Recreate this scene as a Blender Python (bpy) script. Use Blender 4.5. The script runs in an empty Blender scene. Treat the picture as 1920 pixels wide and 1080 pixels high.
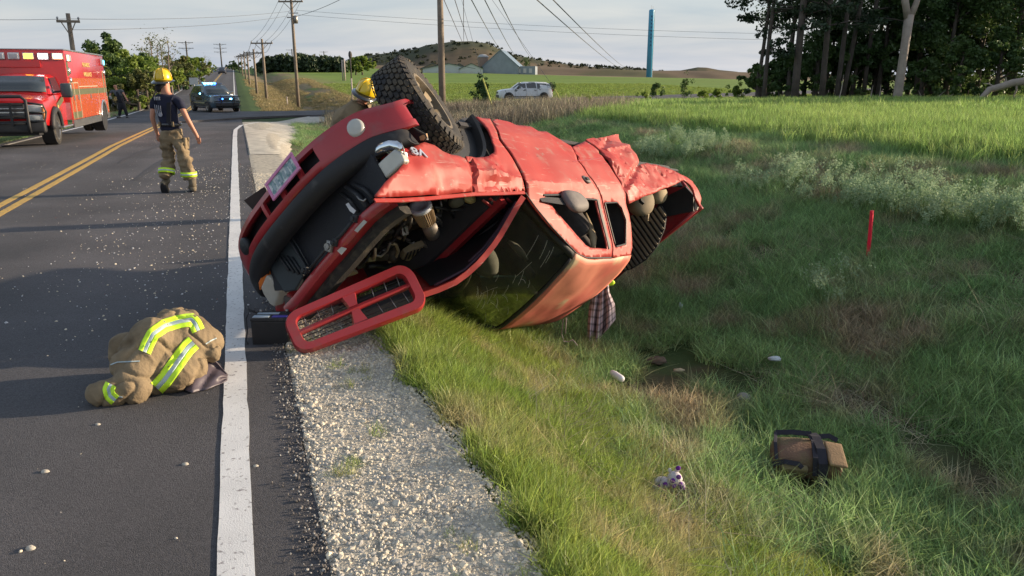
import bpy, bmesh, math, random
import numpy as np
from mathutils import Vector, Matrix, Euler
random.seed(7); RNG = np.random.default_rng(11)
SC = bpy.context.scene
ROOT = SC.collection
# ------------------------------------------------------------------ camera
F_PX, PITCH, CAM_H = 1450.0, math.atan(390/1450), 1.7
cam_d = bpy.data.cameras.new('camera'); cam = bpy.data.objects.new('camera', cam_d); ROOT.objects.link(cam)
cam_d.sensor_width = 36; cam_d.lens = 36*F_PX/1920; cam_d.clip_start = .05; cam_d.clip_end = 12000
cam.location = (0, 0, CAM_H); cam.rotation_euler = (math.pi/2-PITCH, 0, 0); SC.camera = cam
# ------------------------------------------------------------------ light
SUN_EL = math.radians(11.5); SUN_AZ = math.radians(75)      # azimuth clockwise from +Y (camera forward)
sun_dir = Vector((math.sin(SUN_AZ)*math.cos(SUN_EL), math.cos(SUN_AZ)*math.cos(SUN_EL), math.sin(SUN_EL)))
sl = bpy.data.lights.new('sun', 'SUN'); sl.energy = 4.3; sl.angle = math.radians(.6); sl.color = (1, .79, .56)
so = bpy.data.objects.new('sun', sl); ROOT.objects.link(so); so.rotation_euler = sun_dir.to_track_quat('Z', 'Y').to_euler()
W = bpy.data.worlds.new('World'); SC.world = W; W.use_nodes = True
nt = W.node_tree; nt.nodes.clear(); N = nt.nodes.new; Lk = nt.links.new
sky = N('ShaderNodeTexSky'); sky.sky_type = 'NISHITA'; sky.sun_disc = False
sky.sun_elevation = SUN_EL; sky.sun_rotation = SUN_AZ; sky.air_density = 1; sky.dust_density = 2.0
bg1 = N('ShaderNodeBackground'); bg1.inputs[1].default_value = .12; Lk(sky.outputs[0], bg1.inputs[0])
tc = N('ShaderNodeTexCoord'); sp = N('ShaderNodeSeparateXYZ'); Lk(tc.outputs['Generated'], sp.inputs[0])
def mth(op, a, b=None, clamp=False):
    n = N('ShaderNodeMath'); n.operation = op; n.use_clamp = clamp
    for i, v in enumerate((a, b)):
        if v is None: continue
        if isinstance(v, (int, float)): n.inputs[i].default_value = v
        else: Lk(v, n.inputs[i])
    return n.outputs[0]
zz = mth('ADD', mth('MAXIMUM', sp.outputs[2], 0.0), .13)
cx = N('ShaderNodeCombineXYZ'); Lk(mth('DIVIDE', sp.outputs[0], zz), cx.inputs[0]); Lk(mth('DIVIDE', sp.outputs[1], zz), cx.inputs[1])
def wnoise(sx, sy, det, rot=0, seed=0):
    mp = N('ShaderNodeMapping'); mp.inputs['Scale'].default_value = (sx, sy, 1); mp.inputs['Rotation'].default_value = (0, 0, rot); mp.inputs['Location'].default_value = (seed, seed, 0)
    Lk(cx.outputs[0], mp.inputs[0]); n = N('ShaderNodeTexNoise'); n.inputs['Scale'].default_value = 1; n.inputs['Detail'].default_value = det
    n.inputs['Roughness'].default_value = .55; n.inputs['Distortion'].default_value = .5; Lk(mp.outputs[0], n.inputs[0]); return n.outputs[0]
c1 = wnoise(.22, .42, 4, .25, 3.1); c2 = wnoise(.7, 1.2, 4, -.2, 8.7)
cl = mth('ADD', mth('MULTIPLY', c1, .7), mth('MULTIPLY', c2, .3))
ramp = N('ShaderNodeValToRGB'); ramp.color_ramp.elements[0].position = .44; ramp.color_ramp.elements[1].position = .64
ramp.color_ramp.elements[0].color = (.25,)*3+(1,); ramp.color_ramp.elements[1].color = (.97,)*3+(1,); Lk(cl, ramp.inputs[0])
hz = mth('SUBTRACT', 1, mth('MULTIPLY', sp.outputs[2], 3.0), True)
fac = mth('MAXIMUM', ramp.outputs[0], mth('MULTIPLY', hz, .96))
ccol = N('ShaderNodeValToRGB'); ccol.color_ramp.elements[0].position = .35; ccol.color_ramp.elements[1].position = .66
ccol.color_ramp.elements[0].color = (.235, .28, .35, 1); ccol.color_ramp.elements[1].color = (.405, .402, .413, 1); Lk(mth('ADD', mth('MULTIPLY', c2, .6), mth('MULTIPLY', c1, .4)), ccol.inputs[0])
bg2 = N('ShaderNodeBackground'); bg2.inputs[1].default_value = 1.0; Lk(ccol.outputs[0], bg2.inputs[0])
mx = N('ShaderNodeMixShader'); Lk(fac, mx.inputs[0]); Lk(bg1.outputs[0], mx.inputs[1]); Lk(bg2.outputs[0], mx.inputs[2])
wo = N('ShaderNodeOutputWorld'); Lk(mx.outputs[0], wo.inputs[0])
SC.view_settings.view_transform = 'Standard'; SC.view_settings.look = 'None'; SC.view_settings.gamma = 1
SC.view_settings.use_curve_mapping = False; SC.view_settings.exposure = .95
SC.render.engine = 'CYCLES'; SC.cycles.max_bounces = 6; SC.cycles.diffuse_bounces = 4; SC.cycles.glossy_bounces = 3
SC.cycles.transmission_bounces = 4; SC.cycles.transparent_max_bounces = 8; SC.cycles.sample_clamp_indirect = 6
try: SC.cycles.use_denoising = True
except Exception: pass
# ------------------------------------------------------------------ helpers
A = math.atan(.3463); DS = np.array([-math.sin(A), math.cos(A)]); NT = np.array([math.cos(A), math.sin(A)])
def xy(s, t): return DS[0]*s+NT[0]*t, DS[1]*s+NT[1]*t
def st(x, y): return x*DS[0]+y*DS[1], x*NT[0]+y*NT[1]
cf = np.array([0, math.cos(PITCH), -math.sin(PITCH)]); cu = np.array([0, math.sin(PITCH), math.cos(PITCH)]); cr = np.array([1., 0, 0])
CAMP = np.array([0, 0, CAM_H])
def ray(px, py): return cf+cr*(px-960)/F_PX-cu*(py-540)/F_PX
def hsh(ix, iy, s=0):
    v = np.sin(ix*127.1+iy*311.7+s*74.7)*43758.5453
    return v-np.floor(v)
def vn(x, y, s=0):
    x = np.asarray(x, float); y = np.asarray(y, float); ix = np.floor(x); iy = np.floor(y); fx = x-ix; fy = y-iy
    fx = fx*fx*(3-2*fx); fy = fy*fy*(3-2*fy)
    a = hsh(ix, iy, s); b = hsh(ix+1, iy, s); c = hsh(ix, iy+1, s); d = hsh(ix+1, iy+1, s)
    return (a*(1-fx)+b*fx)*(1-fy)+(c*(1-fx)+d*fx)*fy
def fbm(x, y, s=0, o=4): return sum(vn(x*2**i, y*2**i, s+i)*.5**i for i in range(o))/sum(.5**i for i in range(o))
def sm(x, a, b):
    u = np.clip((np.asarray(x, float)-a)/(b-a), 0, 1); return u*u*(3-2*u)
ZR_S = [-60, 0, 10, 24, 32, 42, 52, 62, 90, 165, 260, 430, 520, 900, 4000]
ZR_Z = [0, 0, -.01, -.03, -.14, -.27, -.33, -.33, .1, 1.9, 4.0, 8.1, 8.6, 6, 6]
def zroad(s): return np.interp(s, ZR_S, ZR_Z)
SIDE = [(-15.4, 36.5), (-13.9, 41.5), (-11.8, 44.2), (-9.6, 45.6), (-4.1, 53.5), (3.8, 68.5), (11, 76), (20, 84), (60, 120)]   # near edge
SIDF = [(-17.4, 50.5), (-16.2, 50.8), (-14.2, 51.3), (-11.7, 53.2), (-6.5, 60.5), (1.2, 75), (8, 83), (17, 91), (57, 127)]     # far edge
def pdist(x, y, pl):
    x = np.asarray(x, float); y = np.asarray(y, float); d = np.full(np.broadcast(x, y).shape, 1e9)
    for (ax, ay), (bx, by) in zip(pl[:-1], pl[1:]):
        L2 = (bx-ax)**2+(by-ay)**2; u = np.clip(((x-ax)*(bx-ax)+(y-ay)*(by-ay))/L2, 0, 1)
        d = np.minimum(d, np.hypot(x-ax-u*(bx-ax), y-ay-u*(by-ay)))
    return d
SMID = [((a+c)/2, (b+d)/2) for (a, b), (c, d) in zip(SIDE, SIDF)]
PT = [.9, 1.15, 1.5, 2.0, 2.8, 3.8, 4.8, 6, 8, 10, 12, 15, 200]
PZ = [-.05, -.16, -.38, -.66, -.90, -.97, -.90, -.60, -.08, .30, .46, .5, .5]
def ht(x, y, detail=True):
    x = np.asarray(x, float); y = np.asarray(y, float); s, t = st(x, y)
    z = zroad(s)*(1-.72*sm(t, 20, 260))*(1-.5*sm(-t, 60, 400))
    k = 1-sm(s-.35*t, 26, 46)                                   # bank fades out towards the side road
    prof = np.interp(t, PT, PZ)
    prof = np.where(prof < 0, prof*(1-.75*sm(s, 16, 34)), prof*k)
    dS = pdist(x, y, SMID); on = 1-sm(dS, 3.6, 9)
    prof = prof*(1-on)
    ditch = -.45*np.exp(-((t+9.2)/1.6)**2)*(1-np.exp(-(s-48)**2/60))      # left ditch
    ditch += -.9*np.exp(-((t-6.5)/3.2)**2)*sm(s, 54, 66)                   # ditch right of the far road
    ditch += .7*sm(-t, 12, 20)*sm(s, 10, 30)
    z = z+prof+ditch*(1-on)
    if detail:
        off = np.clip(np.minimum(sm(t, .9, 2)+sm(-t, 7.5, 9), 1), 0, 1)*(1-on)
        z = z+off*((fbm(x*.9, y*.9, 3)-.5)*.14*(1-.6*sm(s, 20, 60))+(fbm(x*.03, y*.03, 5)-.5)*1.2*sm(np.hypot(x, y), 60, 400))
    return z
def hit(px, py, dz=0.):
    d = ray(px, py); ks = np.r_[np.linspace(1.5, 30, 600), np.geomspace(30.05, 3000, 1800)]
    P = CAMP[:, None]+d[:, None]*ks; h = ht(P[0], P[1], False)+dz
    b = P[2]-h; i = np.argmax(b < 0)
    if i == 0: i = len(ks)-1
    u = b[i-1]/(b[i-1]-b[i]) if b[i] < 0 else 1
    k = ks[i-1]+(ks[i]-ks[i-1])*u; Q = CAMP+d*k; return Vector((Q[0], Q[1], float(ht(Q[0], Q[1], False))+dz))
def at(px, py, Y):                                             # the point seen at that pixel at forward distance Y
    d = ray(px, py); return Vector(CAMP+d*(Y/d[1]))
def tag(o, label=None, cat=None, group=None, kind=None):
    if label: o['label'] = label
    if cat: o['category'] = cat
    if group: o['group'] = group
    if kind: o['kind'] = kind
    return o
def empty(name, loc=(0, 0, 0), rz=0, label=None, cat=None, group=None, rot=None):
    o = bpy.data.objects.new(name, None); ROOT.objects.link(o); o.location = loc; o.rotation_euler = rot or (0, 0, rz); o.empty_display_size = .2
    return tag(o, label, cat, group)
def mk(name, verts, faces, m, parent=None, smooth=False, col=None, link=True):
    me = bpy.data.meshes.new(name); me.from_pydata([tuple(map(float, v)) for v in verts], [], [tuple(map(int, f)) for f in faces])
    for x in (m if isinstance(m, (list, tuple)) else [m]): me.materials.append(x)
    if smooth: me.polygons.foreach_set('use_smooth', [True]*len(me.polygons))
    if col is not None:
        ca = me.color_attributes.new('col', 'FLOAT_COLOR', 'POINT'); ca.data.foreach_set('color', np.asarray(col, 'f').ravel())
    me.update(); o = bpy.data.objects.new(name, me)
    if link: ROOT.objects.link(o)
    if parent: o.parent = parent
    return o
class MB:
    def __init__(s): s.v = []; s.f = []
    def add(s, vs, fs):
        b = len(s.v); s.v += [tuple(v) for v in vs]; s.f += [tuple(i+b for i in f) for f in fs]; return s
    def box(s, c, size, rot=None, bev=0):
        hx, hy, hz_ = [q/2 for q in size]; R = (rot if isinstance(rot, Matrix) else Euler(rot).to_matrix()) if rot is not None else Matrix.Identity(3); c = Vector(c)
        if bev:
            b = min(bev, hx*.9, hy*.9, hz_*.9); bm = bmesh.new(); bmesh.ops.create_cube(bm, size=1)
            for v in bm.verts: v.co = Vector((v.co.x*2*hx, v.co.y*2*hy, v.co.z*2*hz_))
            bmesh.ops.bevel(bm, geom=list(bm.edges), offset=b, segments=2, affect='EDGES', profile=.6)
            bm.verts.ensure_lookup_table(); vs = [c+R@v.co for v in bm.verts]; fs = [[v.index for v in f.verts] for f in bm.faces]; bm.free(); return s.add(vs, fs)
        vs = [c+R@Vector((x*hx, y*hy, z*hz_)) for x in (-1, 1) for y in (-1, 1) for z in (-1, 1)]
        return s.add(vs, [(0, 1, 3, 2), (4, 6, 7, 5), (0, 4, 5, 1), (2, 3, 7, 6), (0, 2, 6, 4), (1, 5, 7, 3)])
    def tube(s, pts, r, n=8, cap=True, flat=1):
        pts = [Vector(p) for p in pts]; rs = r if isinstance(r, (list, tuple)) else [r]*len(pts); vs = []; fs = []; up = Vector((0, 0, 1))
        u = None
        for i, p in enumerate(pts):
            d = (pts[min(i+1, len(pts)-1)]-pts[max(i-1, 0)]).normalized()
            if u is None:
                u = d.cross(up if abs(d.z) < .95 else Vector((1, 0, 0))).normalized()
            else: u = (u-d*u.dot(d)).normalized()
            w = d.cross(u)
            for k in range(n):
                a = 2*math.pi*k/n; vs.append(p+u*math.cos(a)*rs[i]+w*math.sin(a)*rs[i]*flat)
        for i in range(len(pts)-1):
            for k in range(n): fs.append((i*n+k, i*n+(k+1) % n, (i+1)*n+(k+1) % n, (i+1)*n+k))
        if cap: fs.append(tuple(range(n))[::-1]); fs.append(tuple((len(pts)-1)*n+k for k in range(n)))
        return s.add(vs, fs)
    def loft(s, rings, closed=True, cap=True):
        n = len(rings[0]); vs = [Vector(p) for r in rings for p in r]; fs = []
        for i in range(len(rings)-1):
            for k in range(n if closed else n-1): fs.append((i*n+k, i*n+(k+1) % n, (i+1)*n+(k+1) % n, (i+1)*n+k))
        if cap and closed: fs.append(tuple(range(n))[::-1]); fs.append(tuple((len(rings)-1)*n+k for k in range(n)))
        return s.add(vs, fs)
    def lathe(s, prof, n=24, c=(0, 0, 0), ax='z', R=None):
        rings = []; c = Vector(c)
        for r, h in prof:
            rg = []
            for k in range(n):
                a = 2*math.pi*k/n; p = Vector((r*math.cos(a), r*math.sin(a), h))
                if ax == 'y': p = Vector((p.x, p.z, p.y))
                if ax == 'x': p = Vector((p.z, p.x, p.y))
                rg.append(c+(R@p if R else p))
            rings.append(rg)
        return s.loft(rings)
    def prism(s, poly, d):                                     # polygon of 3D points extruded by vector d
        d = Vector(d); n = len(poly); p0 = [Vector(p) for p in poly]
        return s.add(p0+[p+d for p in p0], [tuple(range(n))[::-1], tuple(range(n, 2*n))]+[(k, (k+1) % n, n+(k+1) % n, n+k) for k in range(n)])
    def build(s, name, m, parent=None, smooth=False, **kw): return mk(name, s.v, s.f, m, parent, smooth, **kw)
def bevel(o, w=.004, seg=2):
    md = o.modifiers.new('b', 'BEVEL'); md.width = w; md.segments = seg; md.limit_method = 'ANGLE'; md.angle_limit = .6; return o
def solid(o, th, off=-1):
    md = o.modifiers.new('s', 'SOLIDIFY'); md.thickness = th; md.offset = off; return o
def subs(o, n=1):
    md = o.modifiers.new('u', 'SUBSURF'); md.levels = n; md.render_levels = n; return o
def smooth_angle(o, ang=40):
    me = o.data; me.polygons.foreach_set('use_smooth', [True]*len(me.polygons)); me.update()
    try:
        bm = bmesh.new(); bm.from_mesh(me)
        for e in bm.edges:
            if len(e.link_faces) == 2: e.smooth = e.calc_face_angle(0) < math.radians(ang)
        bm.to_mesh(me); bm.free()
    except Exception: pass
    return o
MATS = {}
def M(name, col=(.5, .5, .5), rough=.6, metal=0, var=.18, vs=6, bump=0, bs=60, spec=.5, emit=0, coat=0, attr=False, col2=None, c2s=3, c2lo=.45, c2hi=.6, alpha=1, trans=0, dirt=None):
    if name in MATS: return MATS[name]
    m = bpy.data.materials.new(name); MATS[name] = m; m.use_nodes = True; t = m.node_tree; n = t.nodes; l = t.links
    b = n['Principled BSDF']; b.inputs['Roughness'].default_value = rough; b.inputs['Metallic'].default_value = metal
    b.inputs['Specular IOR Level'].default_value = spec; b.inputs['Coat Weight'].default_value = coat; b.inputs['Coat Roughness'].default_value = .15
    g = n.new('ShaderNodeTexCoord'); out = None
    def noise(sc, det=4):
        x = n.new('ShaderNodeTexNoise'); x.inputs['Scale'].default_value = sc; x.inputs['Detail'].default_value = det; l.new(g.outputs['Object'], x.inputs[0]); return x
    def mix(a, bb, f, mode='MIX'):
        x = n.new('ShaderNodeMix'); x.data_type = 'RGBA'; x.blend_type = mode
        for i, v in ((0, f), (6, a), (7, bb)):
            if isinstance(v, (tuple, list)): x.inputs[i].default_value = tuple(v)+(1,)*(4-len(v))
            elif isinstance(v, (int, float)): x.inputs[i].default_value = v
            else: l.new(v, x.inputs[i])
        return x.outputs[2]
    base = tuple(col)
    if attr:
        a = n.new('ShaderNodeVertexColor'); a.layer_name = 'col'; base = a.outputs[0]
    def rmp(src, lo, hi):
        r = n.new('ShaderNodeMapRange'); r.inputs[1].default_value = lo; r.inputs[2].default_value = hi; l.new(src, r.inputs[0]); return r.outputs[0]
    if col2 is not None: base = mix(base, col2, rmp(noise(c2s, 5).outputs[0], c2lo, c2hi))
    if dirt is not None:                                       # (colour, scale, lo, hi)
        base = mix(base, dirt[0], rmp(noise(dirt[1], 8).outputs[0], dirt[2], dirt[3]))
    if var:
        v = noise(vs, 6); r = n.new('ShaderNodeMapRange'); r.inputs[1].default_value = .25; r.inputs[2].default_value = .75
        r.inputs[3].default_value = 1-var; r.inputs[4].default_value = 1+var; l.new(v.outputs[0], r.inputs[0])
        c = n.new('ShaderNodeCombineColor')
        for i in range(3): l.new(r.outputs[0], c.inputs[i])
        base = mix(base, c.outputs[0], 1.0, 'MULTIPLY')
        r2 = n.new('ShaderNodeMapRange'); r2.inputs[3].default_value = max(rough-.1, .02); r2.inputs[4].default_value = min(rough+.12, 1); l.new(v.outputs[0], r2.inputs[0]); l.new(r2.outputs[0], b.inputs['Roughness'])
    if isinstance(base, tuple): b.inputs['Base Color'].default_value = base+(1,)*(4-len(base))
    else: l.new(base, b.inputs['Base Color'])
    if bump:
        bn = n.new('ShaderNodeBump'); bn.inputs['Strength'].default_value = bump; bn.inputs['Distance'].default_value = .02; l.new(noise(bs, 6).outputs[0], bn.inputs['Height']); l.new(bn.outputs[0], b.inputs['Normal'])
    if emit: b.inputs['Emission Color'].default_value = tuple(col)+(1,); b.inputs['Emission Strength'].default_value = emit
    if trans: b.inputs['Transmission Weight'].default_value = trans
    return m
def leafmat(name, c1, c2, sc=.6, trans=.35, rnd=.5, dry=None, drys=.35, drylo=.5, dryhi=.62, attr=False):
    if name in MATS: return MATS[name]
    m = bpy.data.materials.new(name); MATS[name] = m; m.use_nodes = True; t = m.node_tree; n = t.nodes; l = t.links; n.clear()
    o = n.new('ShaderNodeOutputMaterial'); ge = n.new('ShaderNodeNewGeometry'); oi = n.new('ShaderNodeObjectInfo')
    x = n.new('ShaderNodeTexNoise'); x.inputs['Scale'].default_value = sc; x.inputs['Detail'].default_value = 3; l.new(ge.outputs['Position'], x.inputs[0])
    ad = n.new('ShaderNodeMath'); ad.operation = 'MULTIPLY_ADD'; l.new(oi.outputs['Random'], ad.inputs[0]); ad.inputs[1].default_value = rnd; 
    r = n.new('ShaderNodeMapRange'); r.inputs[1].default_value = .3; r.inputs[2].default_value = .7; r.inputs[4].default_value = 1; l.new(x.outputs[0], r.inputs[0])
    mm = n.new('ShaderNodeMath'); mm.operation = 'MULTIPLY_ADD'; l.new(r.outputs[0], mm.inputs[0]); mm.inputs[1].default_value = 1-rnd; mm.inputs[2].default_value = 0; l.new(mm.outputs[0], ad.inputs[2])
    mi = n.new('ShaderNodeMix'); mi.data_type = 'RGBA'; l.new(ad.outputs[0], mi.inputs[0]); mi.inputs[6].default_value = c1+(1,); mi.inputs[7].default_value = c2+(1,)
    colr = mi.outputs[2]
    if dry:
        y = n.new('ShaderNodeTexNoise'); y.inputs['Scale'].default_value = drys; y.inputs['Detail'].default_value = 4; l.new(ge.outputs['Position'], y.inputs[0])
        r3 = n.new('ShaderNodeMapRange'); r3.inputs[1].default_value = drylo; r3.inputs[2].default_value = dryhi; l.new(y.outputs[0], r3.inputs[0])
        m3 = n.new('ShaderNodeMix'); m3.data_type = 'RGBA'; l.new(r3.outputs[0], m3.inputs[0]); l.new(colr, m3.inputs[6]); m3.inputs[7].default_value = dry+(1,); colr = m3.outputs[2]
    if attr:
        a = n.new('ShaderNodeVertexColor'); a.layer_name = 'col'; m4 = n.new('ShaderNodeMix'); m4.data_type = 'RGBA'; m4.blend_type = 'MULTIPLY'; m4.inputs[0].default_value = 1; l.new(colr, m4.inputs[6]); l.new(a.outputs[0], m4.inputs[7]); colr = m4.outputs[2]
    d = n.new('ShaderNodeBsdfDiffuse'); tr = n.new('ShaderNodeBsdfTranslucent'); gl = n.new('ShaderNodeBsdfGlossy'); gl.inputs['Roughness'].default_value = .5; gl.inputs['Color'].default_value = (.6, .65, .6, 1)
    l.new(colr, d.inputs[0]); l.new(colr, tr.inputs[0]); m1 = n.new('ShaderNodeMixShader'); m1.inputs[0].default_value = trans; l.new(d.outputs[0], m1.inputs[1]); l.new(tr.outputs[0], m1.inputs[2])
    m2 = n.new('ShaderNodeMixShader'); m2.inputs[0].default_value = .05; l.new(m1.outputs[0], m2.inputs[1]); l.new(gl.outputs[0], m2.inputs[2]); l.new(m2.outputs[0], o.inputs[0])
    return m
# scatter: instances of unlinked prototypes on a point mesh
def scatter(name, protos, P, rot, scl, label=None, cat=None):
    pc = bpy.data.collections.new(name+'_kinds')
    for p in protos: pc.objects.link(p)
    me = bpy.data.meshes.new(name); P = np.asarray(P, 'f'); me.vertices.add(len(P)); me.vertices.foreach_set('co', P.ravel())
    a = me.attributes.new('rot', 'FLOAT_VECTOR', 'POINT'); a.data.foreach_set('vector', np.asarray(rot, 'f').ravel())
    a = me.attributes.new('scl', 'FLOAT_VECTOR', 'POINT'); s3 = np.asarray(scl, 'f'); s3 = np.stack([s3]*3, 1) if s3.ndim == 1 else s3; a.data.foreach_set('vector', s3.ravel())
    a = me.attributes.new('pick', 'INT', 'POINT'); a.data.foreach_set('value', RNG.integers(0, len(protos), len(P)).astype('i'))
    o = bpy.data.objects.new(name, me); ROOT.objects.link(o); tag(o, label, cat, kind='stuff')
    g = bpy.data.node_groups.new(name+'_gn', 'GeometryNodeTree'); g.interface.new_socket('Geometry', in_out='INPUT', socket_type='NodeSocketGeometry'); g.interface.new_socket('Geometry', in_out='OUTPUT', socket_type='NodeSocketGeometry')
    n = g.nodes; l = g.links; gi = n.new('NodeGroupInput'); go = n.new('NodeGroupOutput'); ip = n.new('GeometryNodeInstanceOnPoints'); ci = n.new('GeometryNodeCollectionInfo')
    ci.inputs[0].default_value = pc; ci.inputs[1].default_value = True; ci.inputs[2].default_value = True
    def na(nm, ty):
        q = n.new('GeometryNodeInputNamedAttribute'); q.data_type = ty; q.inputs[0].default_value = nm; return q.outputs[0]
    l.new(gi.outputs[0], ip.inputs['Points']); l.new(ci.outputs[0], ip.inputs['Instance']); ip.inputs['Pick Instance'].default_value = True
    l.new(na('pick', 'INT'), ip.inputs['Instance Index']); l.new(na('rot', 'FLOAT_VECTOR'), ip.inputs['Rotation']); l.new(na('scl', 'FLOAT_VECTOR'), ip.inputs['Scale'])
    l.new(ip.outputs[0], go.inputs[0]); md = o.modifiers.new('scatter', 'NODES'); md.node_group = g; return o
def blades(n, h, spread, width, lean=.5, seg=3, hv=.4, dirb=None, colf=None):
    vs = []; fs = []; cs = []
    for _ in range(n):
        r = spread*math.sqrt(random.random()); a = random.uniform(0, 6.283); bx, by = r*math.cos(a), r*math.sin(a)
        H = h*random.uniform(1-hv, 1+hv*.6); la = random.uniform(0, 6.283); le = lean*random.uniform(.15, 1.2)*H
        dx, dy = math.cos(la)*le, math.sin(la)*le
        if dirb: dx += dirb[0]*H*random.random(); dy += dirb[1]*H*random.random()
        wa = random.uniform(0, 3.14); wx, wy = math.cos(wa)*width/2, math.sin(wa)*width/2; b = len(vs); c = colf() if colf else (1, 1, 1, 1)
        for i in range(seg+1):
            u = i/seg; q = u**1.8; zc = H*(u-.28*q*(math.hypot(dx, dy)/H)); px, py = bx+dx*q, by+dy*q; w = (1-u)**.7
            if i < seg: vs += [(px-wx*w, py-wy*w, zc), (px+wx*w, py+wy*w, zc)]; cs += [c, c]
            else: vs.append((px, py, zc)); cs.append(c)
        for i in range(seg-1): fs.append((b+2*i, b+2*i+1, b+2*i+3, b+2*i+2))
        fs.append((b+2*seg-2, b+2*seg-1, b+2*seg))
    return vs, fs, cs
def bladeobj(name, m, *a, **k):
    k.setdefault('colf', lambda: (lambda q: (q*random.uniform(.9, 1.1), q, q*random.uniform(.85, 1.05), 1))(random.choice((.45, .7, .9, 1.0, 1.15, 1.5, 1.9))))
    v, f, c = blades(*a, **k); return mk(name, v, f, m, col=c, link=False)
# ================================================================== the ground
S_ = np.unique(np.r_[np.arange(-10, 0, 1.), np.arange(0, 16, .16), np.arange(16, 60, .5), np.arange(60, 200, 4), np.arange(200, 1000, 25), np.arange(1000, 5200, 300)])
T_ = np.unique(np.r_[-np.geomspace(24, 3500, 26), np.arange(-24, -6.5, .8), [-6.55, -5, -3.3, -1.5, 0, .17], np.arange(.3, 14, .15), np.arange(14, 60, 1.), np.geomspace(61, 3500, 36)])
SS, TT = np.meshgrid(S_, T_, indexing='ij'); XX, YY = xy(SS, TT); ZZ = ht(XX, YY)
dside = pdist(XX, YY, SMID)
cut = ((TT > -6.9) & (TT < .15)) | (dside < 3.7)
ZT = np.where(cut, ZZ-.10, ZZ)
def lerp(a, b, k): return a*(1-k[..., None])+np.asarray(b)*k[..., None]
C = np.zeros(XX.shape+(3,)); C[:] = (.05, .085, .03)
n1 = fbm(XX*.5, YY*.5, 9); n2 = fbm(XX*2.2, YY*2.2, 19); n3 = fbm(XX*.02, YY*.05, 29); dist = np.hypot(XX, YY)
C = lerp(C, (.075, .062, .040), sm(n2, .42, .62)*.8*(1-sm(dist, 20, 60)))                       # soil between the tufts
far = sm(SS, 44, 54)
C = lerp(C, (.17, .25, .05), far*sm(TT, 3, 14))                                                 # bright young crop beyond the side road
stripe = (.5+.5*np.sin(SS*.32+n3*8))*sm(TT, 14, 40)
C = lerp(C, (.11, .19, .035), far*stripe*.55)
C = lerp(C, (.24, .185, .11), far*(1-sm(TT, 10, 20+.12*SS*0))*sm(TT, 1.6, 4)*sm(n1, .25, .5)*(1-sm(SS, 220, 330)))   # dry ditch beside the far road
C = lerp(C, (.24, .18, .11), sm(SS, 230, 330)*sm(TT, 60, 130))                                  # tan pasture
C = lerp(C, (.16, .12, .065), sm(-TT, 8.5, 11)*sm(SS, 20, 60)*sm(n1, .35, .5)*.85)
C = lerp(C, (.05, .085, .03), sm(-TT, 7, 7.6)*(1-sm(-TT, 8.5, 10.5))*.9)
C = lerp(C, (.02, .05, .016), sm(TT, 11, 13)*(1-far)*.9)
brown = sm(SS-.2*TT, 22, 30)*(1-sm(SS, 46, 62))*sm(TT, 2.5, 4)*(1-sm(TT, 27, 31)); C = lerp(C, (.085, .07, .062), brown*.8)
C *= (.8+.4*n2)[..., None]
ns, ntt = XX.shape; idx = np.arange(ns*ntt).reshape(ns, ntt)
fc = np.stack([idx[:-1, :-1], idx[:-1, 1:], idx[1:, 1:], idx[1:, :-1]], -1).reshape(-1, 4)
V = np.stack([XX, YY, ZT], -1).reshape(-1, 3)
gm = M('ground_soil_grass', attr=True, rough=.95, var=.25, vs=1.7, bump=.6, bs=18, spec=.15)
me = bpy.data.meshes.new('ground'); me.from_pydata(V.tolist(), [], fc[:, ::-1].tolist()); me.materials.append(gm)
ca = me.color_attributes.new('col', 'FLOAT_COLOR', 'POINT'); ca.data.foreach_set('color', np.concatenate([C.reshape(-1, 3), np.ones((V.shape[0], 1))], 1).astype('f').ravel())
me.polygons.foreach_set('use_smooth', [True]*len(me.polygons)); g_ = bpy.data.objects.new('ground', me); ROOT.objects.link(g_); tag(g_, kind='structure')
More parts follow.
